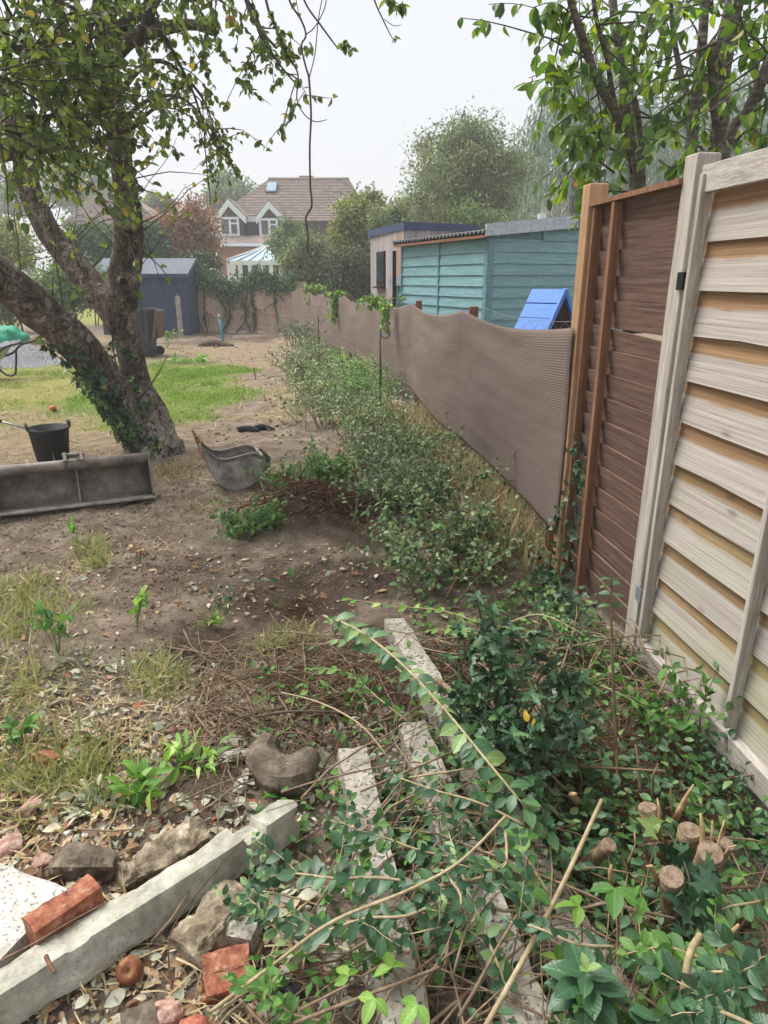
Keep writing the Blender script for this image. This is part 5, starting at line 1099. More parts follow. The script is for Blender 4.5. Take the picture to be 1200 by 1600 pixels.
# yellow-green tall shrub with bronze patches and the dark hedge below
crown_tree('tall_shrub', 'tall yellow green shrub left of the studio', (518, 612, 285, 420), 25, 'leaf_yellow', 130, 90, .13, cat='shrub', depth=.8, stems=4, hollow=.1, wisps=24, cs=.16)
crown_tree('tall_shrub', 'greenish shrub between yellow shrub and studio', (576, 660, 300, 430), 22.5, 'leaf_birch', 90, 80, .11, cat='shrub', depth=.8, stems=4, hollow=.1, wisps=14)
crown_tree('dark_shrub', 'dense dark shrub with bare stems left of the studio', (500, 594, 385, 475), 21.8, 'leaf_dark', 130, 80, .10, cat='shrub', depth=.7, stems=9, hollow=.0, cs=.2)
crown_tree('climber_shrub', 'pale green climber mound at the netting end', (438, 520, 355, 462), 22.6, 'leaf_birch', 90, 70, .1, cat='shrub', depth=.7, stems=4, hollow=.1, wisps=8)
crown_tree('rounded_tree', 'rounded olive green tree in front of the right gable', (424, 488, 334, 430), 31, 'leaf_mid', 110, 90, .15, depth=.8, hollow=.1, cs=.17)
crown_tree('red_shrub', 'bronze red acer shrub left of the house', (236, 350, 308, 432), 27, 'leaf_red', 160, 100, .14, cat='shrub', depth=.8, stems=4, hollow=.1, wisps=24, cs=.15)
crown_tree('dark_shrub', 'dark green shrub under the red shrub', (285, 352, 385, 440), 25, 'leaf_dark', 45, 70, .13, cat='shrub', depth=.6, stems=4)
crown_tree('hedge', 'clipped dark green hedge right of the apple trunk', (206, 262, 347, 415), 26, 'leaf_hedge', 90, 110, .13, cat='hedge', depth=.7, stems=3, hollow=0, cs=.22)
crown_tree('hedge', 'green hedge seen between the apple limbs', (90, 190, 352, 430), 25, 'leaf_hedge', 110, 110, .13, cat='hedge', depth=.6, stems=4, hollow=0, cs=.2)
crown_tree('garden_bush', 'leafy bush behind the leaning apple limb', (55, 165, 398, 490), 17, 'leaf_mid', 110, 90, .10, cat='shrub', depth=.7, stems=5, hollow=.1)
crown_tree('garden_bush', 'tangled low bush at the far left behind gravel', (-60, 75, 420, 505), 18.5, 'leaf_mid', 100, 80, .11, cat='shrub', depth=.6, stems=5, hollow=.1)
crown_tree('garden_bush', 'bright bush peeping in at the left edge', (-80, 50, 330, 440), 22, 'leaf_yellow', 90, 80, .13, cat='shrub', depth=.6, stems=4)
# weeping willow: hanging strands on domed limbs
t = thing('willow_tree', 'large weeping willow with hanging grey green strands', 'tree', (9.2, 33, 0)); L = Leaves(); mb = MB()
cx, cyy = 8.9, 33.0
mb.tube(lerp_poly([(cx, cyy, -.2), (cx + .2, cyy, 2.5), (cx - .3, cyy + .3, 5), (cx, cyy, 8)], 10), lerp_val([.5, .4, .3, .12], 10), 10, jit=.2); mb.build('trunk', 'bark_dark', t, True)
mb = MB()
for k in range(620):
    a_ = rnd.uniform(0, 2 * math.pi); r = math.sqrt(rnd.random()); bulge = 1 + .22 * math.sin(3 * a_ + 1) + .12 * math.sin(7 * a_)
    x, y = cx + 3.5 * r * bulge * math.cos(a_), cyy + 3.0 * r * bulge * math.sin(a_); zt = 10.2 - 3.6 * r ** 2.2 + rnd.gauss(0, .45) + .9 * math.sin(a_ * 2 + .5) * r
    ln = rnd.uniform(2.2, 6.0) * (.55 + .6 * r); z0 = max(.6, zt - ln); sw = rnd.gauss(0, .25)
    q = [Vector((x + .25 * math.cos(a_) * math.sin(i / 7 * 1.5) + sw * (i / 7) ** 2, y + .2 * math.sin(a_) * math.sin(i / 7 * 1.5), zt + (z0 - zt) * i / 7)) for i in range(8)]
    if k % 3 == 0: mb.tube(q, .008, 3)
    if k % 9 == 0: mb.tube([(cx, cyy, rnd.uniform(4, 7.5)), (cx + (x - cx)*.5, cyy + (y - cyy)*.5, zt - .1), q[0]], [.07, .04, .015], 4)
    vb = rnd.uniform(-.2, .2)
    n_ = int(ln * 9); ts = rng.uniform(0, 1, n_) * 7; ki = np.minimum(ts.astype(int), 6); fr = (ts - ki)[:, None]; qa = np.array([list(v) for v in q]); pos = qa[ki] * (1 - fr) + qa[ki + 1] * fr + rng.normal(0, .04, (n_, 3))
    L.arrs(pos, rng.normal(0, .35, (n_, 3)) + np.array([0, 0, -1]), rng.normal(0, 1, (n_, 3)), rng.uniform(.16, .34, n_), np.clip(rng.uniform(.1, .9, n_) + vb, 0, 1))
mb.build('limbs', 'bark_dark', t, True); foliage(t, 'leaf_willow', 'lol', L, 0, 'crown')

# ================================================================== apple tree (main tree, left)
AT = thing('apple_tree', 'old leaning apple tree with forked grey trunk and ivy', 'tree', G(240, 716))
tb = MB()
def limb(spec, n, k=14, jit=.22, seed=0, mb=None):
    """spec: (px, py, Y, width in photo px)"""
    pts = lerp_poly([P(a_, b2, Y) for a_, b2, Y, w_ in spec], n); r = lerp_val([w_ / 2 / FPX * proj(P(a_, b2, Y))[2] for a_, b2, Y, w_ in spec], n)
    (mb or tb).tube(pts, r, k, jit=jit, seed=seed); return pts
main = limb([(257, 738, 6.1, 84), (252, 712, 6.1, 76), (236, 655, 6.12, 56), (215, 600, 6.15, 44), (202, 545, 6.2, 41), (191, 490, 6.2, 46), (192, 445, 6.2, 50), (199, 400, 6.2, 46), (201, 350, 6.2, 44), (195, 300, 6.2, 35), (189, 250, 6.2, 33), (182, 200, 6.15, 33), (172, 140, 6.1, 36), (166, 70, 6.05, 30), (160, 0, 6.0, 26), (150, -80, 6.0, 22), (150, -190, 6.1, 14)], 92, 22, .15, 3)
low = limb([(246, 715, 6.1, 44), (210, 662, 6.04, 52), (176, 605, 5.92, 54), (138, 556, 5.77, 56), (95, 515, 5.62, 58), (44, 472, 5.47, 62), (-10, 428, 5.32, 63), (-80, 375, 5.15, 58), (-170, 320, 5.0, 46), (-280, 290, 4.9, 28)], 64, 22, .13, 5)
rear = limb([(196, 520, 6.35, 40), (168, 478, 6.5, 44), (138, 440, 6.65, 42), (100, 395, 6.8, 38), (66, 345, 6.9, 37), (46, 295, 7.0, 34), (34, 245, 7.0, 32), (18, 190, 7.0, 28), (-6, 130, 7.0, 24), (-30, 60, 7.0, 18)], 52, 16, .15, 8)
# root flare
for ang in np.linspace(0, 2 * math.pi, 7)[:-1]:
    b0 = main[1]; e0 = on(b0 + Vector((.27 * math.cos(ang), .25 * math.sin(ang), 0)), -.06); tb.tube(lerp_poly([b0 + Vector((.12 * math.cos(ang), .12 * math.sin(ang), .28)), b0 + Vector((.17 * math.cos(ang), .15 * math.sin(ang), .05)), e0], 8), lerp_val([.08, .065, .03], 8), 8, jit=.3)
# burr and old branch wound
for px, py, Y, r in ((196, 440, 6.06, .085), (189, 476, 6.09, .07)):
    c = P(px, py, Y); pts = [c + Vector((0, .14, 0)), c + Vector((0, .05, 0)), c + Vector((0, -.02, 0)), c + Vector((0, -.045, 0))]; tb.tube(pts, [r * .9, r, r * .8, r * .35], 12, jit=.3, seed=px)
tb.build('trunk', 'bark_apple', AT, True)
mb = MB(); c = P(196, 440, 6.06); mb.tube([c + Vector((0, -.046, 0)), c + Vector((0, -.052, 0))], [.034, .03], 10); mb.build('branch_wound', 'black_cloth', AT, label='dark hollow of an old cut branch')
bo = MB(); BO = []
for spec in (
    [(172, 95, 6.1, 26), (205, 62, 5.9, 24), (250, 45, 5.7, 19), (300, 38, 5.5, 16), (332, 48, 5.4, 14)],
    [(215, 66, 5.85, 20), (232, 30, 5.7, 18), (232, -20, 5.6, 15), (240, -90, 5.5, 10)],
    [(166, 60, 6.05, 20), (205, 30, 6.0, 18), (222, 25, 6.2, 12), (245, 5, 6.4, 9), (280, -60, 6.5, 6)],
    [(-20, 248, 4.8, 20), (30, 238, 4.8, 18), (75, 231, 4.8, 15), (105, 236, 4.8, 10), (112, 243, 4.8, 7)],
    [(112, 240, 4.8, 6), (150, 218, 4.9, 6), (205, 202, 5.0, 7), (225, 182, 5.1, 6), (255, 160, 5.2, 5), (275, 152, 5.3, 3)],
    [(110, 238, 4.8, 8), (112, 180, 4.7, 6), (128, 130, 4.6, 5), (140, 60, 4.5, 5), (150, -30, 4.5, 4)],
    [(75, 230, 4.8, 7), (68, 205, 4.7, 6), (72, 188, 4.6, 6), (95, 172, 4.5, 4)],
    [(-30, 150, 4.4, 7), (20, 178, 4.4, 6), (70, 182, 4.4, 6), (110, 170, 4.5, 3)],
    [(0, -10, 4.2, 6), (28, 40, 4.3, 6), (70, 85, 4.4, 5), (110, 120, 4.5, 4), (150, 150, 4.6, 3)],
    [(-60, 60, 4.0, 10), (0, 75, 4.1, 8), (50, 70, 4.2, 6), (100, 55, 4.3, 4)],
    [(-40, -60, 4.3, 9), (40, -20, 4.4, 7), (110, 10, 4.6, 5), (160, 30, 4.8, 3)],
    [(-60, 130, 3.8, 8), (-10, 120, 3.8, 6), (35, 130, 3.9, 4)],
    [(-50, 215, 3.9, 7), (-5, 200, 3.9, 5), (30, 215, 4.0, 3)],
    [(178, 160, 6.1, 12), (215, 110, 6.3, 9), (250, 95, 6.5, 7), (290, 120, 6.6, 5), (325, 170, 6.7, 3), (340, 235, 6.7, 2)],
    [(185, 200, 6.15, 9), (225, 160, 6.4, 7), (275, 150, 6.6, 5), (315, 180, 6.7, 3), (345, 230, 6.8, 2)],
    [(250, 45, 5.7, 8), (275, 90, 5.8, 5), (300, 140, 5.9, 4), (320, 195, 6.0, 3), (350, 250, 6.0, 2)],
    [(240, -60, 5.5, 9), (330, -70, 5.4, 8), (385, 0, 5.2, 6), (410, 60, 5.1, 5), (440, 105, 5.0, 3), (466, 135, 5.0, 2)],
    [(330, -70, 5.4, 9), (370, -40, 5.2, 6), (395, 30, 5.0, 5), (432, 75, 4.9, 4)],
    [(150, -80, 6.0, 12), (210, -60, 5.4, 9), (300, -30, 5.0, 6), (350, 5, 4.9, 4)],
    [(160, -10, 6.0, 14), (110, -60, 5.6, 10), (50, -90, 5.0, 8), (0, -60, 4.6, 6)],
):
    bo = MB(); BO.append(limb(spec, 16, 7, .12, 2, bo)); bo.build('bough', 'bark_dark', AT, True)
tw = MB(); L = Leaves()
dense = BO[3:13] + [BO[19], BO[10], BO[9]]
for q in dense:
    s1 = sprout(q, 12, .25, .7, .8, .1, .5, .05, 1, 5)
    s2 = [z_ for s in s1 for z_ in sprout(s, 2, .1, .28, .8, .1, .4, .3, 1, 3)]
    for s in s1: tw.tube(s, lerp_val([.006, .004, .002], len(s)), 4)
    for s in s2: tw.tube(s, [.003] * (len(s) - 1) + [.0012], 3)
    put_leaves(L, s1, 9, .036, .064, .35); put_leaves(L, s2, 8, .034, .06, .35)
for q in BO[:3] + BO[13:19]:
    s1 = sprout(q, 8, .2, .5, .8, -.1, .9, .25, 1, 5)
    s2 = [z_ for s in s1 for z_ in sprout(s, 2, .08, .22, .8, -.1, .7, .3, 1, 3)]
    for s in s1: tw.tube(s, lerp_val([.005, .0035, .0018], len(s)), 4)
    for s in s2: tw.tube(s, [.0028] * (len(s) - 1) + [.001], 3)
    put_leaves(L, s1, 8, .035, .058, .4); put_leaves(L, s2, 7, .032, .054, .4)
# crown above the frame and around, keeps the tree whole from other places
for _ in range(16):
    a_ = rnd.uniform(0, 6.28); p0 = main[-1].lerp(main[70], rnd.random()); e0 = p0 + Vector((1.8 * math.cos(a_), 1.5 * math.sin(a_), rnd.uniform(.2, 1.2)))
    if proj(e0)[1] > -60 and abs(proj(e0)[0] - 600) < 600: continue
    q = lerp_poly([p0, p0.lerp(e0, .5) + rv(.15), e0], 9); tw.tube(q, lerp_val([.03, .015, .005], 9), 5); s1 = sprout(q, 14, .3, .7, .9, .1, .4, .3, 1, 5)
    for s in s1: tw.tube(s, lerp_val([.006, .003], len(s)), 3)
    put_leaves(L, s1, 14, .05, .08, .3)
# water shoots along the limbs (nearly bare)
sh = sprout(main[34:58], 34, .35, 1.0, .75, .35, .25, 0, 1, 6, 0) + sprout(rear[8:34], 30, .35, 1.0, .7, .7, .1, 0, 1, 6, 0) + sprout(low[28:50], 9, .5, 1.1, .35, 1.1, .0, 0, 1, 6, 0) + sprout(main[50:70], 10, .25, .6, .8, .2, .2, 0, 1, 6, 0)
for s in sh: tw.tube(s, lerp_val([.006, .004, .0018], len(s)), 4)
put_leaves(L, rnd.sample(sh, 40), 5, .05, .08, .3, .4, .45, 1)
for px, py, Y in ((212, 505, 6.0), (235, 590, 6.0)):
    p0 = P(222, 622, 6.0); 
q = lerp_poly([P(219, 622, 5.9), P(240, 595, 5.85), P(262, 556, 5.8)], 6); tw.tube(q, [.009, .008, .007, .006, .004, .002], 5)
tw.build('twigs', 'bark_dark', AT, True)
foliage(AT, 'leaf_apple', 'apple', L, 300, 'crown', lo='apple')
for px, py, Y, r in ((360, 33, 5.3, .034), (340, 41, 5.5, .022)):
    mb = MB(); c = P(px, py, Y); mb.lathe([(.001, -r*.85), (r*.6, -r*.9), (r*.95, -r*.3), (r, .1*r), (r*.8, r*.75), (r*.3, r*.9), (.001, r*.7)], c, 14); mb.tube([c + up*r*.7, c + up*r*1.9], .0025, 4); mb.build('apple', 'apple_skin', AT, True)
# ivy climbing the low limb and trunk
L = Leaves(); iv = MB()
def around(poly, i, ang, r): 
    tg = (poly[min(i+1, len(poly)-1)] - poly[max(i-1, 0)]).normalized(); a_ = tg.orthogonal().normalized(); b2 = tg.cross(a_); v = a_ * math.cos(ang) + b2 * math.sin(ang); return poly[i] + v * r, v, tg
for poly, i0, i1, n_, r0, r1, bias in ((low, 3, 32, 1100, .155, .16, Vector((-.6, -.5, -.5))), (main, 4, 28, 520, .19, .115, Vector((-.7, -.6, 0)))):
    for _ in range(n_):
        i = int(rnd.triangular(i0, i1, i0 + 4)); ang = rnd.uniform(0, 6.28); p, v, tg = around(poly, i, ang, r0 + (r1 - r0) * (i - i0)/(i1 - i0))
        if v.dot(bias) < .1 + .25 * rnd.random(): continue
        L.add(p + v * rnd.uniform(.0, .05), rv(.6) + Vector((0, 0, -.7)), v + rv(.25), rnd.uniform(.035, .075), rnd.random())
for _ in range(70):
    i = rnd.randint(40, 62); p, v, tg = around(main, i, rnd.uniform(0, 6.28), .12); L.add(p, rv(.6) + Vector((0, 0, -.5)), v + rv(.3), rnd.uniform(.035, .06), rnd.random())
for poly, i0, i1, r in ((low, 2, 30, .15), (main, 3, 30, .14), (low, 2, 24, .155)):
    a0 = rnd.uniform(2.5, 4); pts = [around(poly, i, a0 + .4 * math.sin(i * .5), r * (1.1 - .005 * i))[0] for i in range(i0, i1)]; iv.tube(pts, .006, 5)
for s in sprout(low[10:28], 12, .15, .35, .5, -.8, .8, 0, 1, 5, 0): iv.tube(s, .002, 3); put_leaves(L, [s], 9, .035, .06, .5)
iv.build('ivy_stems', 'twig_dark', AT, True); foliage(AT, 'leaf_ivy', 'ivy', L, 0, 'ivy_leaves', label='dark green ivy climbing the leaning trunk')

# ================================================================== hanging dead vines in front of the sky
def vine(label, specs, leafspec=(), mat='twig_dark', loc=None):
    t = thing('hanging_vine', label, 'branch', P(*specs[0][0][:3])); mb = MB()
    for sp_ in specs: limb(sp_, max(8, 5 * len(sp_)), 5, 0, 0, mb)
    mb.build('stem', mat, t, True); L = Leaves()
    for (q, n_, s0) in leafspec:
        pts = lerp_poly([P(*c) for c in q], 6); put_leaves(L, [pts], n_, s0 * .7, s0, .3)
    if L.p: foliage(t, 'leaf_apple', 'ov', L, 300)
    return t
vine('long bare vine hanging down in front of the sky', [
    [(440, -60, 3.9, 3.4), (452, 0, 3.9, 3.2), (470, 30, 3.9, 3.2), (478, 55, 3.9, 3), (471, 72, 3.9, 3), (478, 105, 3.9, 3), (483, 125, 3.9, 3.4), (486, 180, 3.9, 3.4), (484, 232, 3.9, 3.2), (485, 290, 3.9, 3.2), (487, 322, 3.9, 3.2), (478, 340, 3.9, 3.4), (481, 368, 3.9, 3), (480, 395, 3.9, 2.2)],
    [(515, -50, 3.9, 1.6), (503, 0, 3.9, 1.6), (497, 35, 3.9, 1.6), (492, 85, 3.9, 1.7), (483, 122, 3.9, 1.8)], [(478, 54, 3.9, 2), (492, 42, 3.9, 1.8), (508, 10, 3.9, 1.6), (512, -30, 3.9, 1.4)]])
vine('bare curling branch with few leaves left of the long vine', [
    [(405, -60, 4.6, 4.5), (418, 10, 4.6, 4.2), (432, 45, 4.6, 4), (446, 80, 4.6, 3.4), (460, 103, 4.6, 2.8), (466, 120, 4.6, 2.4), (464, 155, 4.6, 2), (475, 178, 4.6, 1.8), (492, 190, 4.6, 1.6), (511, 187, 4.6, 1)],
    [(466, 117, 4.6, 1.6), (450, 116, 4.6, 1.5), (440, 125, 4.6, 1.2), (428, 138, 4.6, 1)], [(464, 152, 4.6, 1.3), (456, 168, 4.6, .8)]],
    [(((438, 118, 4.6), (432, 128, 4.6), (426, 138, 4.6)), 16, .045), (((420, 10, 4.6), (436, 50, 4.6), (450, 85, 4.6)), 34, .05), (((448, 60, 4.6), (440, 70, 4.6), (452, 95, 4.6)), 16, .045)])
vine('thin branch ending in a small leaf tuft', [[(465, -25, 4.2, 3.2), (480, 10, 4.2, 3), (500, 38, 4.2, 3), (516, 60, 4.2, 2.6), (529, 77, 4.2, 2)]], [(((529, 75, 4.2), (540, 68, 4.2), (549, 78, 4.2)), 22, .05), (((478, 62, 4.2), (486, 70, 4.2), (482, 80, 4.2)), 10, .045)])
vine('leafy branch tip hanging from the top edge', [[(575, -40, 3.6, 3.2), (585, 0, 3.6, 2.6), (598, 30, 3.6, 2.2), (612, 58, 3.6, 1.4), (618, 62, 3.6, 1)], [(600, 30, 3.6, 1.2), (615, 40, 3.6, 1.1), (627, 39, 3.6, .8)]], [(((598, -5, 3.6), (612, 8, 3.6), (632, 10, 3.6)), 22, .05), (((612, 55, 3.6), (618, 60, 3.6), (622, 58, 3.6)), 6, .03)])
vine('thin straight cord hanging beside the apple leaves', [[(316, 150, 5.8, 1.6), (320, 225, 5.8, 1.7), (324, 265, 5.8, 1.8), (328, 305, 5.8, 1.8), (329, 320, 5.8, 1.2)]])

# ================================================================== cherry tree behind the fence
CT = thing('cherry_tree', 'many stemmed cherry tree with broad leaves behind the fence', 'tree', (1.75, 4.5, 0)); tb = MB(); CB = []
for spec in (
    [(985, 520, 4.5, 24), (998, 290, 4.45, 15), (975, 200, 4.4, 15), (935, 130, 4.3, 14), (912, 65, 4.2, 13), (888, -10, 4.1, 10), (870, -70, 4.1, 8)],
    [(990, 520, 4.6, 20), (990, 275, 4.6, 17), (978, 180, 4.6, 16), (972, 100, 4.6, 15), (960, 30, 4.6, 13), (955, -60, 4.6, 10)],
    [(1000, 520, 4.7, 16), (1003, 270, 4.7, 11), (995, 180, 4.7, 11), (985, 120, 4.7, 10), (1010, 50, 4.7, 9), (1030, -40, 4.7, 7)],
    [(990, 270, 4.5, 9), (960, 160, 4.4, 9), (948, 90, 4.3, 8), (930, 20, 4.2, 7), (925, -60, 4.2, 6)],
    [(1060, 520, 4.2, 30), (1080, 235, 4.2, 18), (1090, 130, 4.2, 17), (1098, 60, 4.2, 15), (1102, -20, 4.2, 13), (1105, -90, 4.2, 9)],
    [(1070, 520, 4.3, 30), (1120, 235, 4.3, 26), (1128, 120, 4.3, 23), (1140, 50, 4.3, 21), (1160, -20, 4.3, 18), (1180, -90, 4.3, 12)],
    [(1085, 520, 4.0, 24), (1135, 235, 4.0, 15), (1170, 170, 3.9, 17), (1205, 90, 3.8, 18), (1240, 0, 3.8, 15)],
    [(1075, 250, 4.4, 14), (1080, 180, 4.5, 11), (1060, 100, 4.6, 9), (1050, 30, 4.6, 8), (1045, -60, 4.6, 6)],
    [(1120, 200, 4.1, 12), (1110, 120, 4.0, 12), (1125, 60, 3.9, 10), (1140, -10, 3.9, 8)]):
    CB.append(limb(spec, 22, 9, .1, 4, tb))
tb.build('trunk', 'bark_cherry', CT, True)
tw = MB(); L = Leaves()
for i, q in enumerate(CB):
    s1 = sprout(q, 11, .25, .8, .8, -.1, .6, .28, 1, 6, .3)
    for s in s1: tw.tube(s, lerp_val([.006, .004, .002], len(s)), 4)
    s2 = [z_ for s in s1 for z_ in sprout(s, 1, .15, .35, .7, -.1, .6, .3, 1, 4)]
    for s in s2: tw.tube(s, lerp_val([.003, .0015], len(s)), 3)
    put_leaves(L, s1, 8, .05, .08, .8, .15, .0, .97); put_leaves(L, s2, 6, .048, .075, .8, .15, .0, .97)
for spec in ([(930, 210, 4.3, 4), (900, 160, 4.2, 3), (880, 125, 4.1, 2.5), (855, 92, 4.1, 1.5)], [(960, 235, 4.3, 4), (915, 215, 4.2, 3), (872, 208, 4.1, 2)], [(985, 300, 4.3, 4), (940, 300, 4.2, 3), (915, 318, 4.1, 2)], [(912, 40, 4.2, 3), (870, 5, 4.1, 2), (832, 12, 4.0, 1.2)], [(960, 270, 4.25, 4), (930, 250, 4.2, 3), (905, 262, 4.1, 2)], [(1030, 250, 4.2, 4), (1050, 262, 4.0, 3), (1070, 245, 3.9, 2)], [(1150, 220, 3.9, 4), (1175, 200, 3.7, 3), (1200, 225, 3.6, 2)]):
    q = limb(spec, 8, 5, 0, 0, tw); put_leaves(L, [q], 18, .065, .1, .7, .3, .2, .9); s1 = sprout(q, 3, .1, .25, .6, -.2, .6, .3, 1, 4)
    for s in s1: tw.tube(s, .0022, 3)
    put_leaves(L, s1, 6, .06, .095, .7)
tw.build('twigs', 'bark_dark', CT, True); foliage(CT, 'leaf_cherry', 'ov', L, 300, 'crown', lo='ov')

# ================================================================== rubble: posts, slabs, bricks, stones
def block(name, label, cat, p0, p1, wd, hg, mat, rough=.006, seed=0, n=None, m=4, lift=0., roll=0, group=None, bulge=0., nf=22, ends=.0, notch=None, tilt=None, follow=True):
    """worn bar from p0 to p1 (ground points under its axis): subdivided, chipped by noise"""
    p0, p1 = Vector(p0), Vector(p1); ax = p1 - p0; ax.z = 0 if tilt is None else tilt; L = ax.length; d = ax.normalized(); s = d.cross(Vector((0, 0, 1))).normalized(); u = s.cross(d)
    if roll: Rm = Matrix.Rotation(roll, 3, d); s = Rm @ s; u = Rm @ u
    n = n or max(6, int(L / .03)); z0 = (Hs(p0.x, p0.y) + Hs(p1.x, p1.y)) / 2 if follow else 0
    base = Vector((p0.x, p0.y, z0 + lift + hg / 2)); ring = []
    for k in range(4):
        for j in range(m):
            t_ = j / m * 2 - 1; a, b2 = [(t_, -1), (1, t_), (-t_, 1), (-1, -t_)][k]; ring.append((a, b2))
    vs = []; K = len(ring)
    for i in range(n + 1):
        x = L * i / n; f = 1 - bulge * abs(2 * i / n - 1) ** 2
        for a, b2 in ring:
            cr = 1 - .06 * (abs(a) > .9 and abs(b2) > .9)
            q = base + d * x + s * (a * wd / 2 * f * cr) + u * (b2 * hg / 2 * f * cr)
            if notch and b2 > .5:
                for (c0, c1, dp) in notch:
                    if c0 < x / L < c1: q -= u * dp
            g = Vector((q.x * nf + seed * 3.1, q.y * nf, q.z * nf)); e = rough * (mnoise.noise(g) + .5 * mnoise.noise(g * 2.7) + .35 * mnoise.noise(g * 6.1)) 
            e2 = rough * 2.2 * mnoise.noise(g * .35 + Vector((9, seed, 2)))
            q += s * (a * (e + e2)) + u * (b2 * (e + e2)) + d * (rough * mnoise.noise(g + Vector((5, 5, 5))))
            if i in (0, n) and ends: q += d * (ends * mnoise.noise(Vector((a * 1.3 + seed, b2 * 1.3, i))))
            vs.append(q)
    fs = [(i*K + j, i*K + (j+1) % K, (i+1)*K + (j+1) % K, (i+1)*K + j) for i in range(n) for j in range(K)]
    vs += [sum((vs[j] for j in range(K)), Vector()) / K, sum((vs[n*K + j] for j in range(K)), Vector()) / K]
    c0, c1 = len(vs) - 2, len(vs) - 1
    fs += [(c0, (j+1) % K, j) for j in range(K)] + [(c1, n*K + j, n*K + (j+1) % K) for j in range(K)]
    mb = MB(); mb.add(vs, fs); o = mb.build(name, mat, None, True); me = o.data
    bm = bmesh.new(); bm.from_mesh(me); bmesh.ops.recalc_face_normals(bm, faces=bm.faces); bm.to_mesh(me); bm.free()
    if hasattr(me, 'set_sharp_from_angle'): me.set_sharp_from_angle(angle=R(26))
    return tag(o, label, cat, group)
def rock(name, label, cat, c, dims, mat, rot=0., rough=.25, seed=0, sub=4, sink=.25, group=None, flat=.0):
    c = Vector(c); c.z = Hs(c.x, c.y); bm = bmesh.new(); bmesh.ops.create_icosphere(bm, subdivisions=sub, radius=.5); Rz = Matrix.Rotation(rot, 3, 'Z')
    cuts = [(Vector((rnd.gauss(0, 1), rnd.gauss(0, 1), rnd.gauss(.2, .8))).normalized(), rnd.uniform(.28, .42)) for _ in range(7)]
    for v in bm.verts:
        p = v.co.copy()
        for nn_, dd in cuts:
            k_ = p.dot(nn_) - dd
            if k_ > 0: p -= nn_ * k_ * .85
        q = p * 3 + Vector((seed * 2.3, seed, 0)); p *= 1 + rough * (mnoise.noise(q) + .5 * mnoise.noise(q * 2.2) + .3 * mnoise.noise(q * 5) + .16 * mnoise.noise(q * 11))
        v.co = Rz @ Vector((p.x * dims[0], p.y * dims[1], p.z * dims[2]))
    me = bpy.data.meshes.new(name); bm.to_mesh(me); bm.free(); me.polygons.foreach_set('use_smooth', [True] * len(me.polygons))
    if hasattr(me, 'set_sharp_from_angle'): me.set_sharp_from_angle(angle=R(24))
    return tag(link(name, me, mat, None, Matrix.Translation(c + up * dims[2] * (.42 - sink))), label, cat, group)

# long concrete post across the lower left corner
block('concrete_post', 'long pale concrete post with broken end crossing the lower left corner', 'concrete post', G(-95, 1600, .1), G(452, 1262, .09), .092, .098, 'concrete', .0035, 4, n=80, m=6, lift=.02, roll=R(-14), notch=[(.80, .885, .022), (.28, .33, .006)], ends=.03)
# three old posts half buried in cuttings
block('concrete_post', 'half buried concrete post leftmost of the three under the cuttings', 'concrete post', G(552, 1185, .06), G(640, 1640, .06), .10, .09, 'concrete_old', .004, 8, m=4, lift=.035, ends=.02)
block('concrete_post', 'half buried concrete post in the middle of the three', 'concrete post', G(645, 1150, .07), G(838, 1640, .07), .10, .10, 'concrete_old', .004, 9, m=4, lift=.04, roll=R(6), ends=.02)
block('concrete_post', 'half buried concrete post whose square end shows by bare soil', 'concrete post', G(616, 975, .08), G(985, 1620, .08), .095, .10, 'concrete_old', .0035, 10, m=4, lift=.035, ends=.012)
# slab and bricks at the lower left
c = G(15, 1410, .04); block('paving_slab', 'speckled pale paving slab at the left edge', 'slab', c + Vector((-.30, .02, 0)), c + Vector((.10, -.13, 0)), .30, .05, 'slab_white', .002, 5, n=20, m=8, lift=.03)
def bar(px0, py0, px1, py1, z, *a, **k): return G(px0, py0, z), G(px1, py1, z)
block('brick', 'old red brick lying on its side against the concrete post', 'brick', G(48, 1462, .10), G(150, 1392, .10), .068, .105, 'brick', .0018, 6, n=24, m=7, lift=.035, nf=40)
block('brick', 'red brick half with a frog in the rubble', 'brick', G(318, 1518, .05), G(392, 1498, .05), .10, .062, 'brick', .0022, 7, n=16, m=7, lift=.0, roll=R(12), nf=40, ends=.008)
rock('brick_lump', 'weathered orange brick lump in the dry grass', 'brick', G(67, 1182, .03), (.105, .085, .07), 'brick_bright', .3, .12, 3, 4, .1)
rock('brick_lump', 'brown brick lump in the grass below the orange one', 'brick', G(46, 1254, .03), (.085, .07, .055), 'brick_pale', .8, .15, 5, 4, .1)
rock('brick_lump', 'pink brick lump left of the brown concrete lump', 'brick', G(62, 1334, .03), (.07, .06, .045), 'brick_pale', .2, .15, 6, 4, .1)
rock('brick_lump', 'pink brick rubble at the left edge above the slab', 'brick', G(6, 1312, .03), (.12, .08, .05), 'brick_pale', 1.2, .2, 9, 4, .1)
rock('brick_lump', 'pale pink brick at the bottom edge beside rotten apple', 'brick', G(252, 1572, .06), (.10, .085, .07), 'brick_pale', .5, .15, 12, 4, .0)
rock('brick_lump', 'orange brick corner at the bottom edge', 'brick', G(296, 1606, .05), (.09, .07, .07), 'brick_bright', .2, .15, 13, 4, .0)
block('slate_piece', 'dark slate coloured piece at the bottom edge', 'stone', G(190, 1605, .06), G(245, 1580, .06), .07, .03, 'rock_dark', .003, 3, n=8, lift=.04, roll=R(20))
rock('cinder_lump', 'black cinder lump under the privet leaves', 'stone', G(449, 1541, .04), (.065, .055, .05), 'black_rubber', .2, .35, 14, 4, .1)
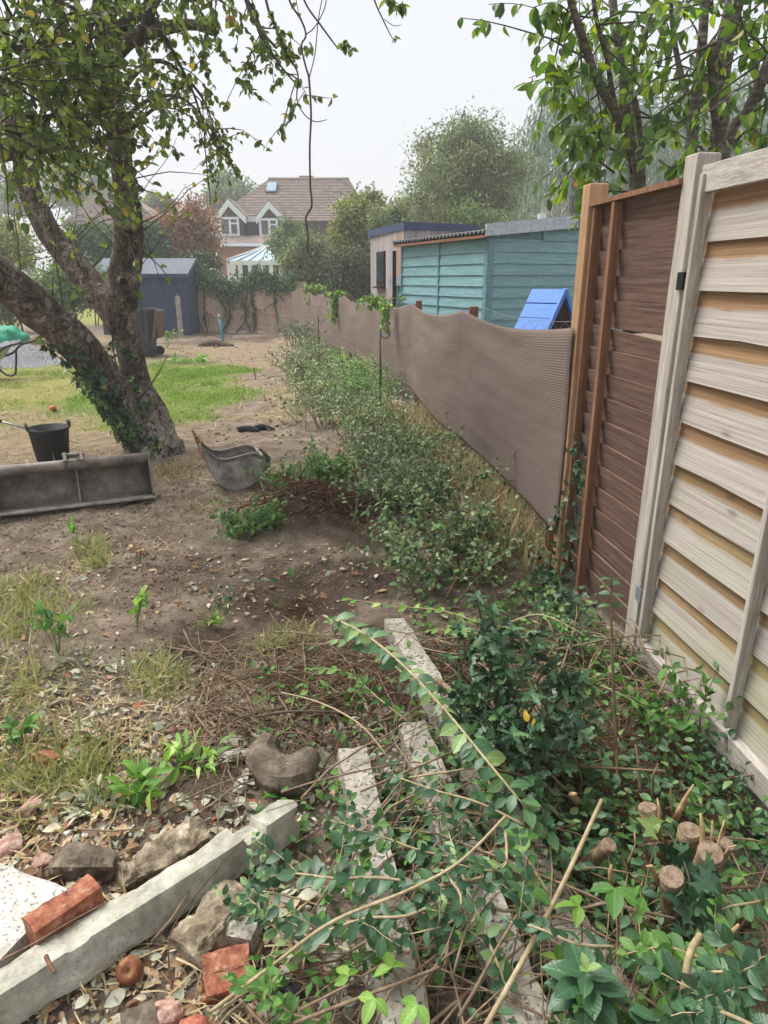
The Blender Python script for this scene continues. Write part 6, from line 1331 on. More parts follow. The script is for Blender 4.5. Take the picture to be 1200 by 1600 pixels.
block('stone_lump', 'dark brown squared concrete lump behind the red brick', 'stone', G(82, 1337, .06), G(178, 1337, .06), .075, .075, 'rock_dark', .016, 15, n=22, m=7, lift=-.01, bulge=.2, nf=16)
block('stone_lump', 'rough brown concrete lump with pebbles behind the long post', 'stone', G(186, 1362, .06), G(318, 1283, .06), .085, .085, 'rock_brown', .022, 16, n=30, m=8, lift=-.01, bulge=.2, nf=13, roll=R(20))
block('stone_lump', 'large brown concrete lump in front of the long post', 'stone', G(290, 1478, .06), G(388, 1378, .07), .115, .085, 'rock_brown', .022, 17, n=28, m=8, lift=-.01, bulge=.16, nf=12, roll=R(-24))
block('stone_lump', 'grey mortar lump right of the large brown lump', 'stone', G(372, 1466, .05), G(404, 1395, .05), .06, .06, 'concrete_old', .010, 18, n=10, m=4, bulge=.15, nf=16)
rock('stone', 'pale stone bedded in grass left of the weeds', 'stone', G(133, 1240, .02), (.075, .05, .035), 'concrete', .4, .2, 19, 3, .1)
rock('stone', 'small white stone above the brown lumps', 'stone', G(106, 1296, .02), (.035, .03, .03), 'slab_white', .4, .2, 20, 3, .1)
rock('plaster_lump', 'broken white plaster piece beside the curved stone', 'plaster', G(368, 1172, .03), (.11, .06, .045), 'slab_white', .4, .2, 21, 4, .1)
rock('plaster_lump', 'white plaster fragment just below the curved stone', 'plaster', G(374, 1222, .02), (.06, .05, .035), 'slab_white', 1.4, .25, 22, 4, .1)
# curved dark stone like a broken pipe bend
q = lerp_poly([G(424, 1150, .10), G(412, 1178, .065), G(428, 1206, .055), G(460, 1206, .055), G(490, 1180, .06)], 20); mb = MB(); mb.tube(q, lerp_val([.034, .05, .056, .052, .03], 20), 12, jit=.5, seed=4)
o = mb.build('curved_stone', 'rock_dark', None, True); o.data.set_sharp_from_angle(angle=R(28)); tag(o, 'dark curved stone with hollow middle near the twigs', 'stone')
mb = MB(); L0 = P(0, 0, 1)
c = on(G(203, 1522, .02), .03); mb.lathe([(.0001, -.022), (.016, -.024), (.029, -.01), (.031, .004), (.025, .018), (.012, .02), (.0001, .008)], c, 16, Matrix.Rotation(.7, 3, 'X')); o = mb.build('rotten_apple', 'apple_rot', None, True); tag(o, 'rotten brown apple lying below the long concrete post', 'apple')
c = on(G(84, 645), .04); mb = MB(); mb.lathe([(.0001, -.036), (.02, -.038), (.04, -.012), (.042, .006), (.03, .032), (.012, .034), (.0001, .03)], c, 16); o = mb.build('fallen_apple', 'apple_skin', None, True); tag(o, 'fallen orange apple on dry grass behind the tub', 'apple')

# ================================================================== stuff on the ground
def scatter(n, reg, dens=None):
    """random ground points inside the photo rectangle reg (px0, py0, px1, py1), even on the ground"""
    out = []; y0, y1 = G(600, reg[3]).y, G(600, reg[1]).y
    for _ in range(60):
        k = 6000; y = rng.uniform(y0, y1, k); x = np.where(y < 6, rng.uniform(-4.2, 1.6, k), rng.uniform(-9, 1.2, k)); ok = x < fence_x(y) - .02; x, y = x[ok], y[ok]; z = H(x, y)
        d_ = y * cp - (z - CAM_H) * sp; u = 600 + FPX * x / d_; v = 800 - FPX * (y * sp + (z - CAM_H) * cp) / d_
        ok = (u >= reg[0]) & (u <= reg[2]) & (v >= reg[1]) & (v <= reg[3]); x, y, z, u, v = x[ok], y[ok], z[ok], u[ok], v[ok]
        if dens is not None: ok = rng.uniform(0, 1, len(x)) < dens(x, y, u, v); x, y, z = x[ok], y[ok], z[ok]
        out += [Vector(q) for q in zip(x.tolist(), y.tolist(), z.tolist())]
        if len(out) >= n: break
    return out[:n]
def patch(x, y, s=1.3, seed=80): return np.clip(.5 + 1.6 * fbm(x * s, y * s, seed), 0.02, 1)
def stuff(name, L, mat, tk):
    t = foliage(None, mat, tk, L, 0, name); t['kind'] = 'stuff'; return t
L = Leaves()
for p in scatter(8500, (-60, 850, 1150, 1690), lambda x, y, u, v: patch(x, y, 1.7, 81) * np.where(v > 1060, 1.0, .12)):
    s = rnd.choice((.008, .012, .016, .022, .03, .042)); L.add(p + up * rnd.uniform(.001, .018), rv() * Vector((1, 1, .25)), Vector((0, 0, 1)) + rv(.5), s * rnd.uniform(.8, 1.3), rnd.random() ** 1.0)
for p in scatter(1500, (-40, 600, 900, 860), lambda x, y, u, v: patch(x, y, 1.5, 82)):
    L.add(p + up * .006, rv() * Vector((1, 1, .25)), Vector((0, 0, 1)) + rv(.4), rnd.uniform(.012, .03), rnd.random())
stuff('leaf_litter', L, 'leaf_dead', 'ov')
L = Leaves()
for p in scatter(750, (60, 1030, 760, 1690), lambda x, y, u, v: patch(x, y, 2.2, 83)):
    L.add(p + up * rnd.uniform(.005, .025), rv() * Vector((1, 1, .4)), Vector((0, 0, 1)) + rv(.7), rnd.uniform(.02, .055), rnd.random())
stuff('withered_leaves', L, 'leaf_cut', 'privet')
# twigs
mb = MB()
def twig(p, a_, ln, r, lift=.01, k=4, arch=.03):
    d = Vector((math.cos(a_), math.sin(a_), rnd.uniform(-.12, .2))); q = []; 
    for i in range(5):
        s_ = (i / 4 - .5) * ln; v = Vector((p.x + d.x * s_, p.y + d.y * s_, 0)) + rv(.012) * ln * 2; v.z = max(Hs(v.x, v.y) + r, p.z + lift + d.z * s_ + arch * math.sin(math.pi * i / 4)); q.append(v)
    return lerp_poly(q, 6), [r, r, r * .9, r * .8, r * .65, r * .4]
for p in scatter(1500, (300, 1000, 1100, 1690), lambda x, y, u, v: patch(x, y, 1.1, 84) * np.where((u > 430) & (u < 900), 1, .5)):
    q, r = twig(p, rnd.gauss(.3, 1.1), rnd.uniform(.06, .5), rnd.choice((.0012, .0016, .002, .003, .0045)), rnd.uniform(0, .05)); mb.tube(q, r, 4)
for p in scatter(700, (-40, 640, 900, 1250), lambda x, y, u, v: patch(x, y, 1.1, 85)):
    q, r = twig(p, rnd.uniform(0, 6.3), rnd.uniform(.04, .25), rnd.choice((.001, .0015, .0025)), rnd.uniform(0, .01)); mb.tube(q, r, 3)
mb.build('twig_litter', 'twig', None, True, kind='stuff')
mb = MB()
for p in scatter(260, (420, 1040, 1150, 1690), lambda x, y, u, v: patch(x, y, 1.2, 86)):
    q, r = twig(p, rnd.gauss(.5, 1), rnd.uniform(.1, .55), rnd.choice((.0012, .002, .0028)), rnd.uniform(.01, .1)); mb.tube(q, r, 4)
mb.build('dark_twigs', 'root_brown', None, True, kind='stuff')
# stone chips
def chips(name, n, reg, mats, s0, s1, seed):
    bm = bmesh.new(); bmesh.ops.create_icosphere(bm, subdivisions=1, radius=.5); base = [v.co.copy() for v in bm.verts]; fc = [[v.index for v in f.verts] for f in bm.faces]; bm.free()
    mbs = [MB() for _ in mats]
    for p in scatter(n, reg, lambda x, y, u, v: patch(x, y, 1.8, seed)):
        k = rnd.randrange(len(mats)); s = rnd.uniform(s0, s1) * (1 if rnd.random() < .85 else 1.8); M = Matrix.Rotation(rnd.uniform(0, 6.3), 3, Vector((rnd.gauss(0, 1), rnd.gauss(0, 1), rnd.gauss(0, 1)))); sc_ = Vector((s * rnd.uniform(.7, 1.5), s, s * rnd.uniform(.4, .8)))
        mbs[k].add([p + up * s * .15 + M @ Vector((c.x * sc_.x * rnd.uniform(.75, 1.25), c.y * sc_.y * rnd.uniform(.75, 1.25), c.z * sc_.z * rnd.uniform(.75, 1.25))) for c in base], fc)
    for k, m_ in enumerate(mats): mbs[k].build(name, m_, None, kind='stuff')
chips('rubble_chips', 2200, (-40, 1010, 640, 1690), ('slab_white', 'brick_pale', 'concrete', 'concrete_old'), .005, .02, 87)
chips('soil_crumbs', 4200, (-40, 740, 900, 1300), ('soil', 'soil'), .004, .018, 88)
chips('brick_chips', 90, (-40, 1010, 520, 1690), ('brick_bright',), .008, .028, 89)
chips('soil_crumbs', 900, (250, 500, 700, 740), ('soil',), .015, .045, 90)
# lawn grass
def blades(L, pts, h0, h1, lean=.4, per=1, spread=0, vlo=0, vhi=1):
    for p in pts:
        for _ in range(per):
            q = p + Vector((rnd.gauss(0, spread), rnd.gauss(0, spread), 0)) if spread else p
            d = Vector((rnd.gauss(0, lean), rnd.gauss(0, lean), 1)); n_ = Vector((rnd.gauss(0, 1), rnd.gauss(0, 1), .1)); L.add(q - up * .004, d, n_, rnd.uniform(h0, h1), rnd.uniform(vlo, vhi))
def lawn_pts(n, want):
    xs_, ys_ = rng.uniform(-9.5, -1.2, n), rng.uniform(6.4, 14.6, n); m_, g_ = lawn(xs_, ys_); pr = m_ * (g_ if want else 1 - g_)
    ok = rng.uniform(0, 1, n) < pr; zz = H(xs_[ok], ys_[ok]); return np.stack([xs_[ok], ys_[ok], zz], 1)
for nm, want, mat, n0 in (('lawn_grass', 1, 'grass_green', 190000), ('dry_lawn_grass', 0, 'grass_dry', 90000)):
    pts = lawn_pts(n0, want); k = len(pts); L = Leaves(); cl_ = np.clip(.6 + .9 * fbm(pts[:, 0] * 2.5, pts[:, 1] * 2.5, 70), .25, 1.5)
    L.arrs(pts, np.stack([rng.normal(0, .5, k), rng.normal(0, .5, k), np.ones(k)], 1), np.stack([rng.normal(0, 1, k), rng.normal(0, 1, k), np.zeros(k)], 1), rng.uniform(.04, .09, k) * cl_ * (1 if want else .7), np.clip(rng.uniform(0, .8, k) + .3 * fbm(pts[:, 0] * 1.5, pts[:, 1] * 1.5, 71), 0, 1))
    TM['b'] = (T_BLADE[0] * np.array([1, 3.2, 1]), T_BLADE[1]); stuff(nm, L, mat, 'b')
# rough tufts at the left and straw
L = Leaves()
for px, py, n_, h, sp_ in ((30, 930, 260, .13, .09), (55, 960, 260, .12, .1), (20, 1000, 220, .12, .1), (90, 985, 120, .1, .08), (140, 855, 130, .15, .035), (150, 880, 120, .13, .035), (240, 1060, 220, .11, .05), (260, 1080, 120, .09, .05), (215, 1035, 120, .09, .05), (30, 1070, 260, .12, .12), (160, 1215, 280, .12, .09), (40, 1230, 200, .13, .09), (110, 1200, 240, .12, .09), (330, 960, 60, .08, .03), (20, 1120, 160, .11, .1), (70, 1215, 160, .11, .08)):
    blades(L, [on(G(px, py))], h * .5, h * 1.35, .8, int(n_ * .8), sp_ * 1.25, 0, .9)
stuff('rough_grass', L, 'grass_dry', 'blade')
L = Leaves()
for px, py, n_, h, sp_ in ((440, 1010, 150, .14, .05), (455, 1000, 120, .12, .06), (460, 985, 60, .12, .06)): blades(L, [on(G(px, py))], h * .5, h * 1.2, .9, n_, sp_, .3, 1)
stuff('rough_grass_clump', L, 'grass_dry', 'blade')
L = Leaves()
pts = []
for _ in range(520):
    y = rnd.uniform(3.5, 7.5); x = float(fence_x(y)) - abs(rnd.gauss(.12, .16)); pts.append(Vector((x, y, Hs(x, y))))
blades(L, pts, .12, .34, .6, 9, .05)
for p in scatter(900, (-40, 700, 900, 1250), lambda x, y, u, v: strawm(x, y)): L.add(p + up * .008, rv() * Vector((1, 1, .1)), up + rv(.3), rnd.uniform(.06, .16), rnd.random())
for p in scatter(2200, (-40, 560, 700, 800), lambda x, y, u, v: strawm(x, y)): L.add(p + up * .01, rv() * Vector((1, 1, .2)), up + rv(.3), rnd.uniform(.08, .2), rnd.random())
for px, py in ((270, 735), (285, 745), (250, 745), (300, 730), (230, 742), (40, 745), (120, 740), (310, 790)): blades(L, [on(G(px, py))], .06, .16, .9, 60, .08)
for p in scatter(1700, (-60, 1040, 620, 1690), lambda x, y, u, v: patch(x, y, 1.6, 95)): L.add(p + up * rnd.uniform(.004, .025), rv() * Vector((1, 1, .15)), up + rv(.4), rnd.uniform(.03, .12), rnd.random())
stuff('straw', L, 'straw', 'blade')

# ================================================================== hedge regrowth along the netting
def shrub(name, label, px, py, r, h, mat='leaf_privet_small', n_st=12, per=10, ls=(.022, .04), cat='shrub', singles=0, stubs=5, tk='privet', lo='privet', group=None, vlo=0, vhi=1, sub=3, upb=.9, loc=None):
    c = on(loc if loc is not None else G(px, py)); t = thing(name, label, cat, c, group); mb = MB(); L = Leaves()
    for _ in range(stubs):
        q = c + Vector((rnd.gauss(0, .4) * r, rnd.gauss(0, .35) * r, 0)); e = q + Vector((rnd.gauss(0, .05), rnd.gauss(0, .05), rnd.uniform(.3, .65) * h)); mb = MB(); mb.tube([q - up * .03, e], rnd.uniform(.006, .012), 7); mb.build('cut_stem', 'twig', t)
    mb = MB()
    for _ in range(n_st):
        q = c + Vector((rnd.gauss(0, .35) * r, rnd.gauss(0, .3) * r, 0)); a_ = rnd.uniform(0, 6.28); e = q + Vector((math.cos(a_) * r * rnd.uniform(.1, .9), math.sin(a_) * r * rnd.uniform(.1, .8), h * rnd.uniform(.45, 1.1)))
        s = lerp_poly([q, q.lerp(e, .45) + up * .12 * h + rv(.02), e], 7); mb.tube(s, lerp_val([.005, .003, .0012], 7), 4)
        subs = sprout(s, sub, .08, .2 + .25 * h, .6, upb * .4, .1, .25, .95, 4, .6)
        for z_ in subs: mb.tube(z_, lerp_val([.002, .001], len(z_)), 3)
        for z_ in subs + [s[2:]]: pair_leaves(L, z_, .03 * ls[1] / .035, ls[0], ls[1], vlo=vlo, vhi=vhi)
    mb.build('branches', 'twig', t, True); foliage(t, mat, tk, L, singles, 'foliage', lo=lo)
    return t
HG = 'hedge shrubs regrowing along the netting'
SH = [
 ('dense privet shrub closest to the orange post along the netting', 705, 905, .36, .50, 22, 'leaf_privet_small', (.024, .04)),
 ('small privet shrub against straw left of the orange post', 775, 872, .2, .2, 6, 'leaf_privet_small', (.022, .036)),
 ('grey green privet shrub at the middle of the row front', 640, 812, .38, .46, 24, 'leaf_privet_small', (.022, .038)),
 ('privet shrub between the front shrub and the netting post', 690, 775, .22, .26, 9, 'leaf_privet_small', (.022, .036)),
 ('bright green shrub growing on the dug root mound', 522, 772, .20, .30, 15, 'leaf_bramble', (.03, .05)),
 ('privet shrub behind the bright mound shrub', 596, 738, .34, .42, 18, 'leaf_privet_small', (.022, .036)),
 ('privet shrub beside the straw under the netting', 668, 730, .28, .34, 12, 'leaf_privet_small', (.022, .036)),
 ('olive privet shrub at the foot of the near hooked pole', 582, 690, .42, .50, 22, 'leaf_privet_small', (.024, .04)),
 ('wide privet shrub left of the near hooked pole', 520, 664, .45, .50, 24, 'leaf_privet_small', (.026, .042)),
 ('yellowish shrub close under the netting past the hooked pole', 568, 640, .42, .52, 18, 'leaf_bramble', (.03, .05)),
 ('privet shrub at the left edge of the hedge row', 500, 632, .5, .52, 24, 'leaf_privet_small', (.03, .048)),
 ('privet shrub halfway along the hedge row', 528, 612, .5, .55, 22, 'leaf_privet_small', (.03, .05)),
 ('bright leaved shrub below the second vine clump', 560, 606, .45, .5, 14, 'leaf_fresh', (.03, .05)),
 ('low brownish shrub left of the far hooked pole', 478, 592, .5, .5, 18, 'leaf_dark', (.035, .055)),
 ('green shrub at the foot of the far hooked pole', 505, 578, .5, .5, 16, 'leaf_privet_small', (.035, .055)),
 ('small dark yew like shrub near the netting end', 464, 545, .35, .75, 16, 'leaf_holly', (.04, .06)),
 ('far low shrub under the netting end', 482, 556, .5, .45, 12, 'leaf_privet_small', (.04, .06)),
 ('low bramble clump right of the small digging bucket', 392, 832, .18, .15, 9, 'leaf_bramble', (.03, .05)),
 ('low bramble regrowth on bare soil before the root mound', 442, 770, .16, .16, 7, 'leaf_bramble', (.03, .045)),
]
for lb, px, py, r, h, n_, mt, ls in SH:
    shrub('hedge_shrub', lb, px, py, r * 1.25, h * .76, mt, int(n_ * 1.9), 10, (ls[0] * 1.1, ls[1] * 1.1), group=HG, singles=220 if py > 800 else 0, stubs=5 if r > .3 else 2, lo='lo' if py < 700 else 'privet')
# tall spray against the netting
def branch(name, label, pts, ls, gap, mat='leaf_privet', r=.0035, cat='branch', sprigs=0, sl=.15, tk='privet', stem='cane', singles=300, roll=0., vlo=0, vhi=1, t0=.05, group=None, tip=.6):
    """cut or growing stem with opposite leaves; pts are (px, py, z)"""
    q = lerp_poly([G(a, b2, z) for a, b2, z in pts], 4 * len(pts)); t = thing(name, label, cat, on(q[0]), group); mb = MB(); L = Leaves()
    mb.tube(q, lerp_val([r * 1.3, r, r * .45], len(q)), 6); pair_leaves(L, q, gap, ls[0], ls[1], roll=roll, vlo=vlo, vhi=vhi, t0=t0, tipscale=tip)
    for s in sprout(q, sprigs, sl * .6, sl * 1.3, .6, .25, .2, .15, .95, 5, .6): mb.tube(s, lerp_val([r * .5, r * .25], len(s)), 4); pair_leaves(L, s, gap * .8, ls[0] * .75, ls[1] * .85, vlo=vlo, vhi=vhi)
    mb.build('stem', stem, t, True); foliage(t, mat, tk, L, singles)
    return t
c = G(790, 770); t = None
y_ = 4.15
q = lerp_poly([Vector((float(fence_x(y_)) - .30, y_, .25)), P(792, 730, 4.1), P(808, 700, 4.1), P(840, 678, 4.1)], 12); t = thing('hedge_shoot', 'single privet shoot rising against the netting', 'branch', on(q[0])); mb = MB(); mb.tube([on(q[0])] + q, .003, 5); mb.build('stem', 'twig', t, True); L = Leaves(); pair_leaves(L, q[3:], .035, .03, .042, roll=0); foliage(t, 'leaf_privet', 'privet', L, 100)

# root mound
c = on(M_ROOT); t = thing('root_ball', 'dug up tangle of brown roots on the soil mound', 'roots', c); mb = MB()
for _ in range(680):
    p = on(c + Vector((rnd.gauss(.1, .28), rnd.gauss(-.05, .15), 0)), rnd.uniform(0, .05)); d = Vector((rnd.gauss(0, 1), rnd.gauss(0, .6), rnd.gauss(.15, .35))).normalized(); ln = rnd.uniform(.06, .3); q = [p]
    for k in range(5): d = (d + rv(.3) + Vector((0, 0, -.12))).normalized(); p = p + d * ln / 5; p.z = max(p.z, Hs(p.x, p.y) + .003); q.append(p.copy())
    mb.tube(q, lerp_val([rnd.choice((.0015, .002, .004, .007)), .001], 6), 4)
mb.build('roots', 'root_brown', t, True, kind='stuff')
mb = MB(); 
for a, b2, r in (((455, 790), (500, 768), .012), ((500, 800), (560, 776), .009), ((552, 820), (568, 752), .007)): mb.tube(lerp_poly([G(*a, .1), G((a[0]+b2[0])/2, (a[1]+b2[1])/2 - 8, .16), G(*b2, .2)], 8), lerp_val([r, r * .5], 8), 7)
mb.build('thick_root', 'bark_dark', t, True)
c = on(G(470, 935)); t = thing('root_tuft', 'matted brown root tuft in the shallow hole', 'roots', c); mb = MB()
for _ in range(150):
    p = on(c + Vector((rnd.gauss(0, .07), rnd.gauss(0, .05), 0))); d = Vector((rnd.gauss(0, .6), rnd.gauss(-.3, .4), rnd.gauss(.5, .4))).normalized(); q = [p]
    for k in range(5): d = (d + rv(.3) + Vector((0, 0, -.3))).normalized(); p = p + d * rnd.uniform(.012, .035); p.z = max(p.z, Hs(p.x, p.y)); q.append(p.copy())
    mb.tube(q, .0012, 3)
mb.build('roots', 'root_brown', t, True, kind='stuff')

# ================================================================== cuttings in front
branch('privet_branch', 'long arching privet branch with big glossy leaves in the foreground', [(505, 962, .30), (560, 985, .36), (625, 1035, .40), (700, 1115, .40), (770, 1200, .38), (830, 1272, .31), (880, 1330, .2)], (.054, .07), .034, 'leaf_privet', .004, vlo=.2)
branch('privet_branch', 'pale leaved privet shoot lying before the bare soil', [(850, 1020, .1), (770, 985, .2), (700, 956, .24), (620, 947, .22), (545, 936, .17)], (.03, .05), .055, 'leaf_fresh', .003, tip=.8, vlo=.2)
branch('privet_branch', 'short pale shoot below the pale leaved privet shoot', [(820, 1040, .1), (770, 1000, .2), (720, 985, .2), (670, 985, .18)], (.03, .045), .05, 'leaf_fresh', .003)
branch('privet_branch', 'leafy privet tip in front of the buried post end', [(700, 1100, .2), (640, 1060, .26), (590, 1020, .3), (540, 1000, .3), (490, 1010, .25)], (.045, .06), .04, 'leaf_privet', .0035, vlo=.2, sprigs=3)
branch('privet_branch', 'light green privet tip low over the dry twigs', [(640, 1130, .12), (590, 1090, .18), (540, 1050, .2), (480, 1045, .17)], (.03, .045), .04, 'leaf_bramble', .003, vlo=.3, sprigs=3, sl=.12)
branch('privet_branch', 'dark privet spray reaching left over the brown lumps', [(760, 1370, .2), (680, 1385, .26), (600, 1372, .29), (520, 1372, .29), (460, 1365, .27), (412, 1372, .24)], (.038, .052), .030, 'leaf_privet', .0035, sprigs=4, vhi=.6)
branch('privet_branch', 'dark privet spray above the left reaching one', [(740, 1345, .2), (660, 1330, .24), (590, 1305, .26), (530, 1290, .25)], (.035, .048), .030, 'leaf_privet', .003, sprigs=4, vhi=.6)
branch('privet_branch', 'privet spray crossing the middle buried post', [(820, 1290, .28), (750, 1255, .3), (680, 1235, .3), (615, 1212, .28)], (.036, .05), .032, 'leaf_privet', .003, sprigs=2, vhi=.7)
branch('privet_branch', 'drooping privet spray under the long bare cane', [(700, 1400, .25), (640, 1430, .27), (570, 1435, .26), (500, 1455, .22), (450, 1440, .2)], (.036, .05), .030, 'leaf_privet', .003, sprigs=5, vhi=.6)
branch('privet_branch', 'small privet rosettes right of the drooping spray', [(690, 1360, .26), (720, 1400, .28), (705, 1440, .26), (640, 1460, .24)], (.034, .046), .034, 'leaf_privet', .003, sprigs=4, vhi=.6)
branch('privet_branch', 'privet leaves fanned beside the grey buried post', [(790, 1300, .3), (790, 1350, .3), (760, 1360, .3), (715, 1350, .28)], (.034, .046), .03, 'leaf_privet', .003, sprigs=3)
branch('privet_branch', 'privet sprig at the lower left among brown lumps', [(470, 1490, .12), (430, 1450, .15), (400, 1415, .16), (385, 1400, .15)], (.03, .042), .026, 'leaf_privet', .0028, sprigs=4, vlo=.2)
branch('privet_branch', 'bluish privet spray left of the big rosette', [(960, 1480, .3), (900, 1475, .35), (840, 1450, .36), (795, 1440, .34)], (.036, .05), .028, 'leaf_privet', .003, vhi=.5, sprigs=2)
branch('privet_branch', 'dark privet spray entering at the right bottom edge', [(1250, 1580, .35), (1190, 1540, .42), (1140, 1520, .44), (1090, 1520, .42)], (.04, .055), .030, 'leaf_privet', .0035, vhi=.5, sprigs=4)
branch('privet_branch', 'dark privet spray in the very corner bottom right', [(1260, 1640, .4), (1190, 1610, .45), (1120, 1580, .46), (1060, 1590, .42)], (.04, .055), .028, 'leaf_privet', .0035, vhi=.5, sprigs=4)
branch('privet_branch', 'leafy privet spray right of the stumps by fence', [(1230, 1400, .2), (1180, 1410, .26), (1130, 1420, .28), (1090, 1450, .26)], (.032, .046), .03, 'leaf_privet', .003, sprigs=4, vlo=.2)
branch('privet_branch', 'green privet spray under the stumps bottom right', [(1180, 1500, .2), (1110, 1500, .25), (1040, 1480, .28), (980, 1490, .28)], (.036, .05), .03, 'leaf_bramble', .003, sprigs=5)
branch('privet_branch', 'lower green spray below the big rosette', [(1040, 1640, .3), (990, 1590, .36), (950, 1560, .36), (900, 1610, .3)], (.04, .055), .03, 'leaf_bramble', .003, sprigs=5, vhi=.6)
branch('privet_branch', 'yellowish green leaves at the bottom left of cuttings', [(520, 1600, .1), (450, 1580, .14), (410, 1540, .14), (395, 1500, .12)], (.03, .042), .03, 'leaf_bramble', .0025, sprigs=6, vlo=.3)
branch('privet_branch', 'leafy privet shoot lying along the leftmost buried post', [(600, 1540, .14), (585, 1450, .2), (560, 1340, .2), (545, 1240, .17)], (.034, .048), .032, 'leaf_bramble', .003, sprigs=5, vhi=.7)
branch('privet_branch', 'leafy privet shoot lying along the middle buried post', [(800, 1560, .16), (755, 1450, .22), (710, 1330, .22), (670, 1190, .18)], (.034, .048), .034, 'leaf_privet', .003, sprigs=5)
branch('privet_branch', 'mid green shoot between middle post and holly', [(860, 1400, .18), (800, 1300, .24), (745, 1180, .24), (700, 1080, .2)], (.036, .05), .036, 'leaf_bramble', .003, sprigs=5, vhi=.8)
branch('privet_branch', 'loose green shoot reaching from holly to the fence foot', [(820, 1080, .2), (890, 1060, .26), (960, 1080, .26), (1030, 1120, .2)], (.034, .046), .034, 'leaf_bramble', .003, sprigs=5)
branch('privet_branch', 'loose green shoot low in front of the brown panel', [(780, 980, .15), (840, 960, .22), (900, 985, .22), (950, 1020, .15)], (.03, .044), .034, 'leaf_bramble', .003, sprigs=4)
# big rosette
c = G(915, 1532, .42); t = thing('privet_rosette', 'large whorl of dark glossy leaves at the bottom', 'plant', on(G(940, 1570, .2))); mb = MB(); mb.tube(lerp_poly([on(c), c.lerp(on(c), .5) + Vector((.02, .02, 0)), c], 8), .004, 6); mb.build('stem', 'cane', t, True); L = Leaves()
for lay, (n_, s, tilt) in enumerate(((7, .072, .15), (6, .066, .35), (4, .048, .7), (3, .028, 1.4))):
    for k in range(n_):
        a_ = 2 * math.pi * k / n_ + lay * .6 + rnd.uniform(-.15, .15); d = Vector((math.cos(a_), math.sin(a_), tilt - .1)); L.add(c + up * (.015 * lay - .02), d, Vector((-math.cos(a_) * tilt, -math.sin(a_) * tilt, 1)), s * rnd.uniform(.9, 1.1), (.25, .35, .45, .99)[lay] + rnd.uniform(-.08, .0))
foliage(t, 'leaf_privet', 'privet', L, 60)
# bramble trios
def trio(label, px, py, z, s, rot=0, mat='leaf_bramble', n=3):
    c = G(px, py, z); g0 = on(c + Vector((rnd.uniform(-.05, .08), rnd.uniform(-.02, .08), 0))); t = thing('bramble_leaf', label, 'plant', g0); mb = MB(); mb.tube(lerp_poly([g0, g0.lerp(c, .6) + Vector((0, 0, .03)), c], 7), .002, 5); mb.build('stem', 'twig', t, True); L = Leaves(); s *= .72
    for k in range(n):
        a_ = rot + (k - (n - 1) / 2) * 1.35; L.add(c, Vector((math.cos(a_), math.sin(a_), -.1)), up + rv(.2), s * (1.1 if k == n // 2 else .85), rnd.uniform(.3, .9))
    foliage(t, mat, 'ov', L, 10)
for k, (lb, px, py, z, s, rot) in enumerate((
    ('serrated bramble leaves left of the long cane', 828, 1312, .36, .085, 2.4), ('dark bramble leaves beside the long cane lower down', 826, 1388, .36, .085, 4.3), ('bramble leaf trio under the cut stumps', 960, 1388, .32, .085, 4.4),
    ('pair of bright leaves low before the stumps', 905, 1415, .3, .075, 3.0), ('fresh bramble trio over the pale buried post', 612, 1512, .24, .065, 1.9), ('fresh bramble trio at the bottom on pale concrete', 652, 1570, .24, .065, 3.9),
    ('light green leaf trio at the bottom centre', 585, 1560, .22, .06, 4.2), ('bright leaf trio beside the bottom twig', 545, 1525, .2, .055, 2.3), ('broad leaves by the right fence foot', 1075, 1185, .15, .06, .5), ('bramble leaves in the hedge front edge', 690, 820, .35, .08, 3.6),
    ('bramble trio at the foot of front hedge shrub', 575, 800, .22, .07, 3.4), ('small fresh trio among twigs right of post', 720, 1460, .2, .045, 4.0), ('light trio just right of the cane centre', 870, 1500, .3, .06, 1.0), ('bramble trio at far right under panel', 1160, 1370, .2, .06, 2.2))):
    trio(lb, px, py, z, s, rot, 'leaf_fresh' if 'fresh' in lb or 'light' in lb or 'bright' in lb else 'leaf_bramble')
# bare canes and sticks
def cane(label, pts, r0, r1, mat='cane'):
    q = lerp_poly([G(a, b2, z) for a, b2, z in pts], 5 * len(pts)); mb = MB(); mb.tube(q, lerp_val([r0, (r0 + r1) / 2, r1], len(q)), 8, jit=.1); o = mb.build('stick', mat, None, True); return tag(o, label, 'stick')
cane('long bare cane running up left over the dark privet', [(330, 1580, .1), (430, 1505, .2), (520, 1440, .3), (640, 1390, .36), (720, 1345, .39), (790, 1275, .40)], .004, .003)
cane('straight cut cane pointing up to the stumps', [(755, 1610, .2), (820, 1495, .3), (880, 1380, .36), (940, 1250, .4)], .0058, .0048)
cane('pale upright broken stick at the bottom right', [(1062, 1640, .3), (1068, 1560, .4), (1078, 1490, .46), (1094, 1462, .45)], .008, .006)
cane('thick grey stick lying over the far buried post', [(680, 1062, .12), (730, 1095, .13), (770, 1115, .13), (790, 1125, .1)], .011, .008, 'twig')
cane('second grey stick lying below the thick grey one', [(690, 1110, .1), (740, 1130, .14), (800, 1150, .14), (840, 1160, .1)], .008, .006, 'twig')
cane('thin brown twig arching over the curved stone', [(440, 1082, .1), (500, 1098, .16), (560, 1130, .18), (600, 1175, .16), (612, 1200, .1)], .0035, .002, 'cane')
cane('dark twig across the left side of the cuttings', [(400, 1120, .06), (450, 1112, .1), (510, 1112, .12), (560, 1118, .1)], .006, .004, 'twig_dark')
cane('reddish twig lying along the long concrete post', [(268, 1545, .16), (268, 1455, .19), (330, 1370, .18), (382, 1310, .17)], .0022, .0012, 'root_brown')
